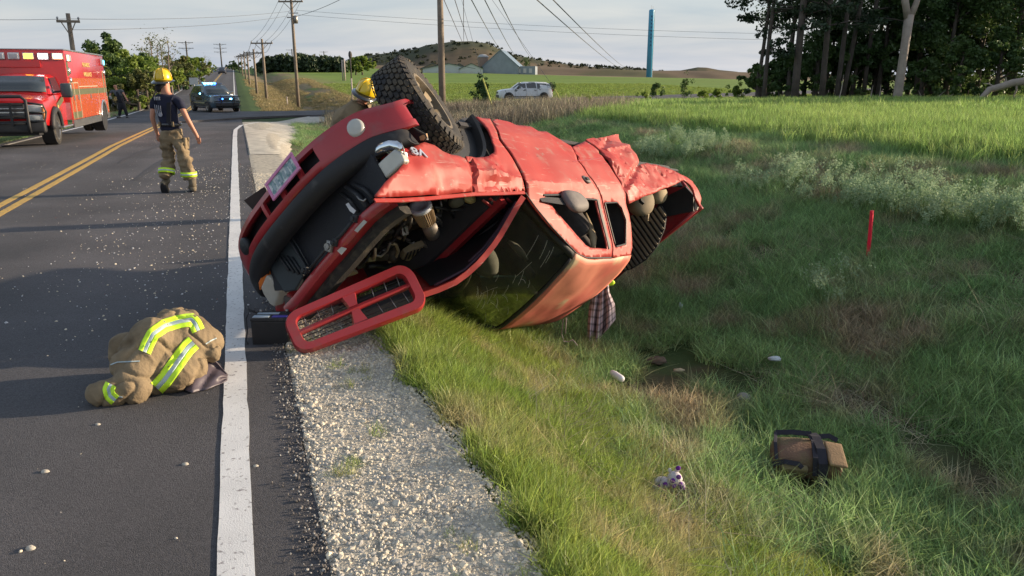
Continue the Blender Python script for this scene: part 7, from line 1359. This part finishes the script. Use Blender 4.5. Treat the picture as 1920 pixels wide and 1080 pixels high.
# plaid shirt hanging from the cab
cl_o = at(1130, 590, 7.35); PLV = []; PLF = []; PLC = []; NU, NV = 50, 60
edgL = [(1118, 528), (1108, 552), (1103, 585), (1101, 615), (1101, 640)]; edgR = [(1140, 528), (1142, 548), (1152, 570), (1154, 598), (1148, 606)]
midb = [(1129, 528), (1127, 560), (1124, 595), (1122, 630), (1118, 642)]
eL, eM, eR = resamp(edgL, NV+1), resamp(midb, NV+1), resamp(edgR, NV+1)
for j in range(NV+1):
    for i in range(NU+1):
        u = i/NU; v = j/NV; q = eL[j]*(1-u*2)+eM[j]*u*2 if u < .5 else eM[j]*(2-u*2)+eR[j]*(u*2-1)
        d = .05*math.sin(u*19+v*2)*(.3+v)+.03*math.sin(u*37+1)*(v); p = at(q[0], q[1], 7.42+d)-cl_o; PLV.append(p); a = (math.floor(u*34) % 3 == 0); b2 = (math.floor(v*26) % 3 == 0)
        c = np.array([.60, .48, .53]); c = c*(.42 if a else 1)*(.48 if b2 else 1); PLC.append(tuple(c)+(1,))
for j in range(NV):
    for i in range(NU): PLF.append((j*(NU+1)+i, j*(NU+1)+i+1, (j+1)*(NU+1)+i+1, (j+1)*(NU+1)+i))
sh = mk('plaid_shirt', PLV, PLF, M('plaid_cloth', attr=True, rough=.95, var=.15, vs=20), None, True, col=PLC); sh.location = cl_o; solid(sh, .004); tag(sh, 'purple and white plaid shirt hanging out of the cab onto the grass', 'shirt')
sv = [at(*q, 6.95) for q in ((1056, 600), (1053, 625), (1057, 640), (1066, 641), (1074, 637), (1083, 648))]; mb = MB(); mb.tube([p-sv[0] for p in sv], .014, 6, flat=.3); mb.tube([Vector((.03, 0, .02)), sv[1]-sv[0]+Vector((.035, 0, 0))], .012, 6, flat=.4); o = mb.build('cloth_strap', M('greyish_strap', (.26, .22, .22), rough=.9, var=.3), None, True); o.location = sv[0]; tag(o, 'greyish fabric strap dangling below the roof edge', 'strap')
hv = at(1142, 530, 7.5); o = blob('hi_vis_scrap', (0, 0, 0), .045, HIVIS, None, sq=(1.2, .5, .8), seed=3, amp=.3); o.location = hv; tag(o, 'small lime-yellow scrap above the plaid shirt', 'fabric scrap')
# red marker stake
sb_ = hit(1627, 490); mb = MB(); stp = at(1635, 395, sb_.y-.02)-sb_; mb.tube([(0, 0, -.1), stp*.5, stp], [.024, .024, .023], 4); stp2 = stp.normalized(); o = mb.build('marker_stake', M('red_stake_plastic', (.80, .02, .06), rough=.35, var=.08, vs=8), None); o.location = sb_; tag(o, 'bright red marker stake standing in the grass of the far bank', 'stake')
# canvas bag
bg = hit(1512, 915); bg.z = float(ht(bg.x, bg.y)); bgr = empty('canvas_bag', bg, -.12, 'brown canvas duffel bag with dark straps lying in the ditch grass', 'bag'); bgr.rotation_euler = (.18, .04, -.14); bgr.scale = (1.08, 1.1, 1.15)
CAN = M('brown_canvas', (.17, .10, .065), rough=.9, var=.25, vs=9, col2=(.14, .12, .06), c2s=6, bump=.3, bs=80); STR = M('black_webbing', (.018, .018, .03), rough=.8, var=.2)
mb = MB(); mb.box((0, .14, .10), (.42, .27, .19), bev=.07); bag = mb.build('bag_body', CAN, bgr, True); subs(bag, 2); bag.data.update()
for v in bag.data.vertices: v.co.z = v.co.z*(1-.08*max(0, -v.co.x/.2))+.012*math.sin(v.co.x*16+v.co.y*6)*(v.co.z/.2)+.014; v.co.y += .015*math.sin(v.co.x*9+2)
def bstrip(name, pts, w, m, th=.008):
    mb = MB(); r = []
    for i, p in enumerate(pts):
        p = Vector(p); d = (Vector(pts[min(i+1, len(pts)-1)])-Vector(pts[max(i-1, 0)])).normalized(); up_ = Vector((0, -.7, .7)); s__ = d.cross(up_).normalized(); u_ = s__.cross(d).normalized(); r.append([p+s__*w/2, p+s__*w/2+u_*th, p-s__*w/2+u_*th, p-s__*w/2])
    mb.loft(r); return mb.build(name, m, bgr)
bstrip('strap', [(.05, .27, .20), (.055, .2, .225), (.06, .08, .225), (.065, .0, .18), (.075, -.02, .08), (.10, -.05, .0)], .055, STR); bstrip('strap', [(.03, .27, .20), (.03, .15, .225), (.02, .02, .20), (.03, -.01, .10)], .03, STR); bstrip('handle', [(-.22, .02, .13), (-.16, .0, .17), (-.08, -.01, .17), (-.03, -.012, .12)], .028, STR); bstrip('zip_band', [(-.18, .25, .20), (-.08, .255, .21), (.04, .255, .21)], .03, STR); bstrip('zip_band', [(.09, .25, .20), (.15, .26, .205), (.2, .24, .19)], .03, STR); bstrip('edge_band', [(-.20, .04, .15), (-.20, .14, .20), (-.18, .25, .20)], .02, STR)
mb = MB(); mb.box((.15, .07, .205), (.11, .20, .02), (.12, .08, 0), bev=.009); subs(mb.build('pocket', M('tan_canvas', (.25, .165, .09), rough=.9, var=.2, bump=.3, bs=80), bgr, True), 1); mb = MB(); mb.box((-.10, .01, .10), (.17, .05, .12), (.4, 0, 0), bev=.02); subs(mb.build('side_pocket', M('olive_canvas', (.16, .13, .065), rough=.9, var=.25), bgr, True), 1)
# plush toy
ty_ = hit(1255, 945); ty_.z = float(ht(ty_.x, ty_.y))+.06; tr_o = empty('plush_toy', ty_, 0, 'small white plush toy with purple spots in the bright verge grass', 'toy'); PW = M('white_plush', (.62, .58, .60), rough=.95, var=.1, vs=30, bump=.5, bs=120); PP = M('purple_spot', (.14, .02, .28), rough=.95, var=.1)
for c, r, sq, nm in (((-.045, 0, .06), .042, (1.3, 1, .8), 'body'), ((.02, -.01, .09), .045, (1, 1, 1), 'head'), ((.035, 0, .145), .018, (.8, .6, 1), 'ear'), ((-.01, 0, .14), .014, (.8, .6, 1), 'ear'), ((.06, -.02, .05), .024, (1, 1, 1.2), 'paw'), ((-.09, -.02, .04), .02, (1.3, 1, .8), 'paw')): blob(nm, c, r, PW, tr_o, sq=sq, amp=.08, seed=4)
for c in ((.0, -.05, .10), (.035, -.045, .12), (.045, -.045, .075), (.01, -.048, .065), (-.04, -.04, .07), (-.07, -.03, .055), (.037, -.012, .16), (.06, -.045, .05)): blob('spot', c, .0155, PP, tr_o, sq=(1, .6, 1), amp=.1, seed=5, n=10)
# litter
def lay(name, px, py, lab, cat, fn, dz=.0): p = hit(px, py); p.z = float(ht(p.x, p.y))+dz; o = fn(); o.location = p; tag(o, lab, cat); return o
def f_roll():
    mb = MB(); a, b = hit(1136, 722), hit(1176, 746); d = (b-a); d.z = -.02; d = d.normalized()*.17; prof = [(-.085, .016), (-.08, .024), (-.04, .03), (.06, .03), (.078, .024), (.085, .012)]; q = d.to_track_quat('X', 'Z').to_matrix(); mb.loft([[q@Vector((x, r*math.cos(t), r*math.sin(t))) for t in [2*math.pi*k/14 for k in range(14)]] for x, r in prof]); return mb.build('plastic_bottle', M('white_plastic', (.72, .72, .76), rough=.45, dirt=((.35, .05, .10), 22, .66, .70), var=.1), None, True)
lay('plastic_bottle', 1156, 735, 'white plastic bottle lying where the verge meets the ditch', 'bottle', f_roll, .13)
def f_paper():
    o = blob('white_paper', (0, 0, 0), .06, M('white_paper', (.5, .56, .62), rough=.7, var=.1), None, sq=(1.1, .6, .35), amp=.45, seed=8); return o
lay('white_paper', 1449, 705, 'crumpled white paper scrap on the dark ditch grass', 'litter', f_paper, .15); lay('white_paper', 1275, 592, 'tiny white scrap in the grass below the truck bed', 'litter', lambda: blob('white_paper', (0, 0, 0), .03, MATS['white_paper'], None, sq=(.8, .6, 1.2), amp=.4, seed=1), .12)
lay('round_stone', 1393, 765, 'round grey stone among dead stalks in the ditch', 'stone', lambda: blob('round_stone', (0, 0, 0), .055, M('grey_stone', (.24, .24, .24), rough=.9, var=.2), None, sq=(1.1, 1, .7), seed=2), .08)
lay('pale_shard', 1271, 709, 'pale broken shard in the ditch bottom', 'debris', lambda: blob('pale_shard', (0, 0, 0), .045, M('pale_shard', (.42, .36, .24), rough=.8), None, sq=(1.2, .6, .4), amp=.5, seed=3), .06); lay('brown_rock', 1232, 686, 'flat brown rock beside the bare soil patch', 'rock', lambda: blob('brown_rock', (0, 0, 0), .09, M('brown_rock', (.11, .08, .06), rough=.95, var=.3), None, sq=(1.2, .8, .4), amp=.4, seed=6), .04)
STN = M('pale_stone', (.45, .42, .36), rough=.9, var=.25, vs=20, bump=.4, bs=60)
for i, (px, py, r, lab) in enumerate(((85, 887, .016, 'pale pebble on the road left of the near lane middle'), (58, 1031, .017, 'pale pebble on the road at the bottom left corner'), (184, 798, .013, 'small pale pebble on the road below the coat'), (347, 873, .014, 'pale pebble on the road between coat and line bottom'), (480, 876, .012, 'grey pebble just right of the white line near the bottom'), (556, 763, .016, 'pale stone at the inner gravel edge'), (655, 678, .013, 'pale stone at the top of the gravel near the grass'), (880, 1000, .022, 'largest pale stone near the grass end of the gravel'), (700, 1055, .02, 'pale stone in the gravel at the bottom centre'), (925, 1020, .02, 'pale stone at the lower grass edge of the gravel'))):
    p = hit(px, py); o = blob('pebble', p+Vector((0, 0, r*.35)), r, STN, None, sq=(1.2, .9, .7), amp=.3, seed=i, n=10); o.parent = None; tag(o, lab, 'pebble', 'pale pebbles')
# ================================================================== scattered cover
def stone_proto(name, seed, m):
    bm = bmesh.new(); bmesh.ops.create_icosphere(bm, subdivisions=1, radius=1)
    rr = random.Random(seed)
    for v in bm.verts: v.co *= rr.uniform(.7, 1.2)
    for v in bm.verts: v.co.z *= .65
    me = bpy.data.meshes.new(name); bm.to_mesh(me); bm.free(); me.materials.append(m); return bpy.data.objects.new(name, me)
GS = [M('gravel_stone_pale', (.56, .52, .44), rough=.9, var=.2, vs=1), M('gravel_stone_grey', (.38, .37, .35), rough=.9, var=.2, vs=1), M('gravel_stone_cream', (.68, .61, .48), rough=.9, var=.2, vs=1), M('gravel_stone_dark', (.13, .12, .115), rough=.9, var=.2, vs=1)]
stones = [stone_proto('gravel_stone', i, GS[(0, 2, 1, 0, 1, 0, 2)[i]]) for i in range(7)]
def rand_st(n, s0, s1, t0, t1, ps=1.): s = s0+(s1-s0)*RNG.random(n)**ps; t = t0+(t1-t0)*RNG.random(n); return s, t
def pts(s, t, dz=0., detail=True): x, y = xy(s, t); return np.stack([x, y, ht(x, y, detail)+dz], 1)
def erot(n, tilt=.15): return np.stack([RNG.normal(0, tilt, n), RNG.normal(0, tilt, n), RNG.random(n)*6.283], 1)
n = 70000; s, t = rand_st(n, 1.2, 16, .18, 1.15, 1.5); gw = np.interp(s, [-10, 1.5, 2.2, 4.3, 7, 12, 20], [1.0, 1.0, .97, .86, .8, .85, 1.2])+.14*(vn(s*2.3, 0, 4)-.5)+.05
k = (t < gw); s, t = s[k], t[k]; sz = np.clip(RNG.lognormal(-5.1, .42, len(s)), .003, .022)*(1+.02*s); scatter('gravel_stones', stones, pts(s, t, .008), erot(len(s), 1.), sz, 'loose pale crushed stones covering the shoulder', 'gravel')
n = 5200; s = 1.2+16*RNG.random(n)**1.6; t = .15+RNG.normal(0, .045, n); sz = np.clip(RNG.lognormal(-5.4, .4, n), .002, .012); scatter('edge_grit', [stone_proto('grit_stone', 20+i, GS[(3, 3, 3, 1)[i]]) for i in range(4)], pts(s, t, .012, False), erot(n, 1.), sz, 'dark broken asphalt crumbs along the pavement edge', 'grit')
n = 3900; s = 1.5+26*RNG.random(n)**.85; t = -6.2+6.2*RNG.random(n)**.55; k = (fbm(s*.5, t*.9, 41) > .54) | (RNG.random(n) < .13); s, t = s[k], t[k]; sz = np.clip(RNG.lognormal(-5.85, .55, len(s)), .0015, .013); scatter('road_debris', [stone_proto('debris_bit', 30+i, [GS[2], M('white_chip', (.55, .56, .58), rough=.4), GS[0], GS[1], GS[3], GS[1], GS[0], GS[2], M('red_chip', (.30, .06, .04), rough=.4), GS[3], GS[1]][i]) for i in range(11)], pts(s, t, .008, False), erot(len(s), .5), sz, 'glass and stone bits strewn over the lane', 'debris')
n = 1500; s = 5.5+12*RNG.random(n); t = RNG.normal(-.6, .8, n); k = t < .15; s, t = s[k], t[k]; scatter('glass_bits', [stone_proto('glass_bit', 40+i, [MATS['white_chip'], GS[2]][i]) for i in range(2)], pts(s, t, .008, False), erot(len(s), .5), np.clip(RNG.lognormal(-5.2, .45, len(s)), .002, .014), 'pale fragments around the front of the wreck', 'debris')
# grasses
GV = leafmat('grass_verge', (.17, .27, .05), (.30, .36, .09), sc=1.1, trans=.45, rnd=.35, dry=(.42, .37, .22), drys=1.8, drylo=.50, dryhi=.70, attr=True)
GD = leafmat('grass_ditch', (.17, .31, .12), (.31, .44, .19), sc=.9, trans=.4, rnd=.4, dry=(.38, .32, .22), drys=1.1, drylo=.50, dryhi=.66, attr=True)
GF = leafmat('crop_field', (.17, .30, .08), (.32, .42, .13), sc=.25, trans=.45, rnd=.4, attr=True)
GDRY = leafmat('dry_straw', (.46, .41, .30), (.34, .30, .21), sc=1.2, trans=.25, rnd=.5, attr=True)
GBR = leafmat('brown_weeds', (.29, .23, .20), (.20, .20, .13), sc=.3, trans=.2, rnd=.5, attr=True)
GT = leafmat('tan_grass', (.34, .26, .15), (.22, .20, .09), sc=.3, trans=.3, rnd=.5, attr=True)
random.seed(3)
verge = [bladeobj('verge_tuft', GV, 46, .135, .07, .0050, .95) for _ in range(8)]; ditch = [bladeobj('ditch_tuft', GD, 40, .20, .10, .0068, 1.25, seg=4) for _ in range(8)]
cropt = [bladeobj('crop_tuft', GF, 70, .42, .24, .016, .55, hv=.25) for _ in range(6)]; cropf = [bladeobj('crop_patch', GF, 110, .42, .55, .035, .5, hv=.25, seg=2) for _ in range(5)]
straw = [bladeobj('straw_tuft', GDRY, 26, .30, .14, .0055, 1.9, seg=4) for _ in range(5)]; weeds = [bladeobj('weed_tuft', GBR, 60, .62, .45, .020, .35, seg=2) for _ in range(5)]; tang = [bladeobj('tan_tuft', GT, 60, .50, .40, .022, .6, seg=2) for _ in range(5)]
EXCL = [(bg.x, bg.y+.12, .27), (ty_.x, ty_.y, .13), (hit(1156, 735).x, hit(1156, 735).y, .13), (hit(1449, 705).x, hit(1449, 705).y, .10), (hit(1393, 765).x, hit(1393, 765).y, .10), (hit(1235, 690).x, hit(1235, 690).y, .22), (hit(1275, 592).x, hit(1275, 592).y, .05), (hit(1400, 820).x, hit(1400, 820).y, .18)]
def infr(P, m=60, zlo=.3):                                     # keep what the picture can plausibly see, with a margin
    v = P-CAMP; z = v@cf; px = 960+F_PX*(v@cr)/np.maximum(z, .01); py = 540-F_PX*(v@cu)/np.maximum(z, .01); return (z > zlo) & (px > -500) & (px < 2650) & (py < 1500)
def sow(name, protos, n, s0, s1, t0, t1, scl, lab, cond=None, ps=1., pt=1., tilt=.12, dz=-.01, hs=None):
    s = s0+(s1-s0)*RNG.random(n)**ps; t = t0+(t1-t0)*RNG.random(n)**pt; k = np.ones(n, bool) if cond is None else cond(s, t); s, t = s[k], t[k]; P_ = pts(s, t, dz); k = infr(P_); P_ = P_[k]; s, t = s[k], t[k]
    for ex_, ey_, er_ in EXCL:
        v_ = np.stack([P_[:, 0]-ex_, P_[:, 1]-ey_], 1); k = (np.hypot(v_[:, 0], v_[:, 1]) > er_) & ~((np.abs(v_[:, 0]-.25*v_[:, 1]) < er_*.8) & (v_[:, 1] < 0) & (v_[:, 1] > -er_*2.2) & (RNG.random(len(P_)) < .75)); P_ = P_[k]; s, t = s[k], t[k]
    on = (pdist(P_[:, 0], P_[:, 1], SMID) > 4.3); P_ = P_[on]; s, t = s[on], t[on]; m = len(P_); sc3 = np.stack([RNG.uniform(*scl, m)]*3, 1)
    if hs is not None: sc3[:, 2] *= hs(s, t)
    print(name, m); return scatter(name, protos, P_, erot(m, tilt), sc3, lab, 'grass')
gwf = lambda s: np.interp(s, [-10, 1.5, 2.2, 4.3, 7, 12, 20, 28, 36], [1.0, 1.0, .97, .86, .8, .85, 1.2, 1.7, 2.2])
edge = lambda s: gwf(s)+.16*(vn(s*2.3, 0, 4)-.5)+.10*(vn(s*6, 3, 5)-.5)
sow('verge_grass', verge, 21000, .3, 15, .7, 2.9, (.6, 1.25), 'short bright grass along the road verge', lambda s, t: (t > edge(s)-.02) & (RNG.random(len(s)) < np.clip((t-edge(s)+.06)*9, .25, 1)) & (RNG.random(len(s)) < 1-sm(t, 2.1, 2.9)*.9), ps=1.35, hs=lambda s, t: .75+.7*fbm(s*1.3, t*1.3, 71))
sow('gravel_weeds', verge, 420, 1.2, 14, .2, 1.1, (.25, .7), 'sparse weeds pushing through the gravel', lambda s, t: (t < edge(s)) & ((vn(s*3, t*6, 77) > .62) & (RNG.random(len(s)) < .35+t)), ps=1.2)
sow('ditch_grass', ditch, 46000, -2.0, 20, 2.0, 12.5, (.6, 1.25), 'long dark green grass filling the ditch', lambda s, t: (RNG.random(len(s)) < sm(t, 2.0, 2.7)) & (fbm(s*1.1, t*1.1, 91) > .34) & (RNG.random(len(s)) < 1-.5*sm(s, 6, 20)), ps=1.15, hs=lambda s, t: .65+.8*fbm(s*.9, t*.9, 72))
sow('far_verge_grass', ditch, 16000, 15, 40, 1.2, 16, (1.0, 1.9), 'green grass between the gravel and the side road', lambda s, t: (t > gwf(s)+.15+.4*(vn(s*1.3, 1, 5)-.3)) & (RNG.random(len(s)) < .85), hs=lambda s, t: .5+.4*fbm(s*.5, t*.5, 73)+0*s)
isstraw = lambda s, t: (fbm(s*.9+5, t*.9, 55) > .545)
sow('dry_straw', straw, 15000, -2., 16, 1.6, 10, (.5, 1.15), 'dead straw lying through the ditch', lambda s, t: isstraw(s, t) & (RNG.random(len(s)) < .9), ps=1.1, tilt=.3, hs=lambda s, t: .55+0*s)
sow('crop_near', cropt, 10500, -2, 26, 10.8, 24, (.75, 1.15), 'dense green crop at the top of the bank', lambda s, t: RNG.random(len(s)) < sm(t, 10.6, 12.2)*(1-.0*t))
sow('crop_far', cropf, 15000, 6, 62, 13, 78, (.85, 1.25), 'wide green crop field running to the grove', lambda s, t: ((s-.42*t < 27+3*vn(t*.3, 1, 6)) | (xy(s, t)[0]/xy(s, t)[1] > .14)) & ((t > 22) | (s > 22)) & (s < 62) & (pdist(*xy(s, t), SIDE) > 3))
sow('brown_weeds', weeds, 6800, 23, 52, 2.8, 30, (.55, 1.3), 'tall grey-brown weeds before the side road', lambda s, t: (xy(s, t)[0]/xy(s, t)[1] < .135+.03*vn(s*.5, t*.5, 8)) & (xy(s, t)[0]/xy(s, t)[1] > -.23) & (s-.42*t > 20+4*(vn(t*.3, s*.2, 6)-.5)*2+12*(t < 6.5)) & (RNG.random(len(s)) < .95), hs=lambda s, t: .45+.8*fbm(s*.3, t*.3, 44))
sow('far_ditch_grass', tang, 5200, 55, 170, 1.8, 17, (.6, 1.2), 'tan grass in the ditch beside the far road', lambda s, t: (fbm(s*.05, t*.3, 14) > .33) & (t < 9+.03*s), hs=lambda s, t: .45+0*s)
sow('left_tan_grass', tang, 5200, 20, 130, -18, -8.2, (.8, 1.6), 'tan grass along the left verge', lambda s, t: (fbm(s*.12, t*.3, 15) > .40), hs=lambda s, t: .6+.5*fbm(s*.1, t*.2, 16))
sow('left_green_grass', ditch, 5000, 14, 80, -13, -7.0, (1.0, 2.2), 'green grass strip left of the road', hs=lambda s, t: .45+0*s)
sow('field_edge_grass', tang and [bladeobj('field_tuft', leafmat('field_green_tuft', (.16, .24, .05), (.24, .30, .07), sc=.2, trans=.4, rnd=.4, attr=True), 60, .35, .5, .03, .5, seg=2) for _ in range(4)], 9000, 48, 130, 4, 70, (.7, 1.2), 'bright young crop beyond the side road', lambda s, t: (pdist(*xy(s, t), SMID) > 5) & (s-.9*t*.4 > 40) & (t > 10+.02*s), hs=lambda s, t: .5+0*s)
Pg = []
for _ in range(900):
    x = random.uniform(742, 1010); y = np.interp(x, [742, 800, 870, 940, 1010], [600, 612, 618, 630, 632])+random.uniform(-14, 22); q = hit(x, y+6); Pg.append((q.x, q.y, float(ht(q.x, q.y))-.01))
scatter('grass_under_cab', verge, Pg, erot(len(Pg), .15), RNG.uniform(1.0, 1.75, len(Pg)), 'tall verge grass pressed against the upturned cab', 'grass')
# pale flowering weeds on the bank crest
PWM = leafmat('pale_weed_head', (.24, .36, .20), (.36, .46, .29), sc=.8, trans=.35, rnd=.5); PST = leafmat('weed_stem', (.08, .15, .05), (.12, .2, .07), sc=.8, trans=.3, rnd=.4)
def weedproto(seed):
    v, f, c = blades(16, .55, .10, .010, .35, seg=3); _x = 0; me_o = mk('flower_weed', v, f, [PST, PWM], link=False); rr = np.random.default_rng(seed); cs = [(rr.normal(0, .10), rr.normal(0, .10), rr.uniform(.34, .62)) for _ in range(11)]; V_, F_ = leaf_np(cs, [.055]*11, 170, .016, 1.5, rng=rr)
    nv = len(v); me = bpy.data.meshes.new('flower_weed'); me.from_pydata([tuple(q) for q in v]+[tuple(q) for q in V_.tolist()], [], [tuple(q) for q in f]+[tuple(int(a)+nv for a in q) for q in F_]); me.materials.append(PST); me.materials.append(PWM); mi = [0]*len(f)+[1]*len(F_); me.polygons.foreach_set('material_index', mi); bpy.data.objects.remove(me_o); return bpy.data.objects.new('flower_weed', me)
wp = [weedproto(i) for i in range(5)]; poly = [(1330, 345), (1400, 318), (1500, 310), (1580, 345), (1700, 345), (1920, 400), (1990, 430), (1990, 470), (1850, 450), (1700, 430), (1560, 400), (1430, 372)]; poly2 = [(1190, 285), (1250, 262), (1330, 268), (1420, 296), (1400, 312), (1300, 300), (1210, 305)]; poly3 = [(1440, 560), (1560, 540), (1640, 560), (1560, 600), (1450, 590)]; Pw = []
for pp, cnt in ((poly, 200), (poly2, 90), (poly3, 5)):
    k = 0
    while k < cnt:
        x, y = random.uniform(min(q[0] for q in pp), max(q[0] for q in pp)), random.uniform(min(q[1] for q in pp), max(q[1] for q in pp))
        if pip(x, y, pp) and vn(np.float64(x*.03), np.float64(y*.05), 3) > .42: p = hit(x, y+12); Pw.append((p.x, p.y, float(ht(p.x, p.y)))); k += 1
scatter('pale_weeds', wp, Pw, erot(len(Pw), .1), RNG.uniform(.45, .85, len(Pw)), 'pale flowering weeds along the crest of the bank', 'weeds')
# single shrubs
for (px, Y, H, cr_, n, m_, lab, hs_) in ((900, 50, 2.3, .95, 900, LF2, 'spindly leafy shrub beside the left yellow guy guard', .10), (1105, 34, 1.0, .45, 500, LF1, 'small yellow-green shrub behind the crushed truck bed', .05), (1085, 33, .7, .3, 260, LF1, 'tiny yellow-green sprig left of the shrub behind the bed', .05), (1232, 68, 2.2, .8, 400, LF2, 'thin dark shrub on the field edge below the water tower', .10), (1285, 66, 2.6, .7, 300, LF2, 'taller sparse shrub right of the water tower on the field edge', .10), (1345, 64, 1.6, .9, 500, LF1, 'low light shrub on the field edge nearer the grove', .10), (1385, 60, 1.8, 1.0, 600, LF1, 'low bush beside the grove at the field edge', .10), (1320, 68, 1.5, .8, 350, LF1, 'small shrub in the middle of the field-edge row', .10), (1210, 70, 1.4, .8, 300, LF1, 'small shrub left of the thin dark one', .10)):
    tree(gY(px, Y), H, .02, cr_, m_, n, hs_, lab, group='shrubs along the field edge', name='shrub', cr_lo=.15, nl=9, clump=.3, cat='shrub')
for px, y0, y1, lab in ((1100, 520, 480, ''),): pass
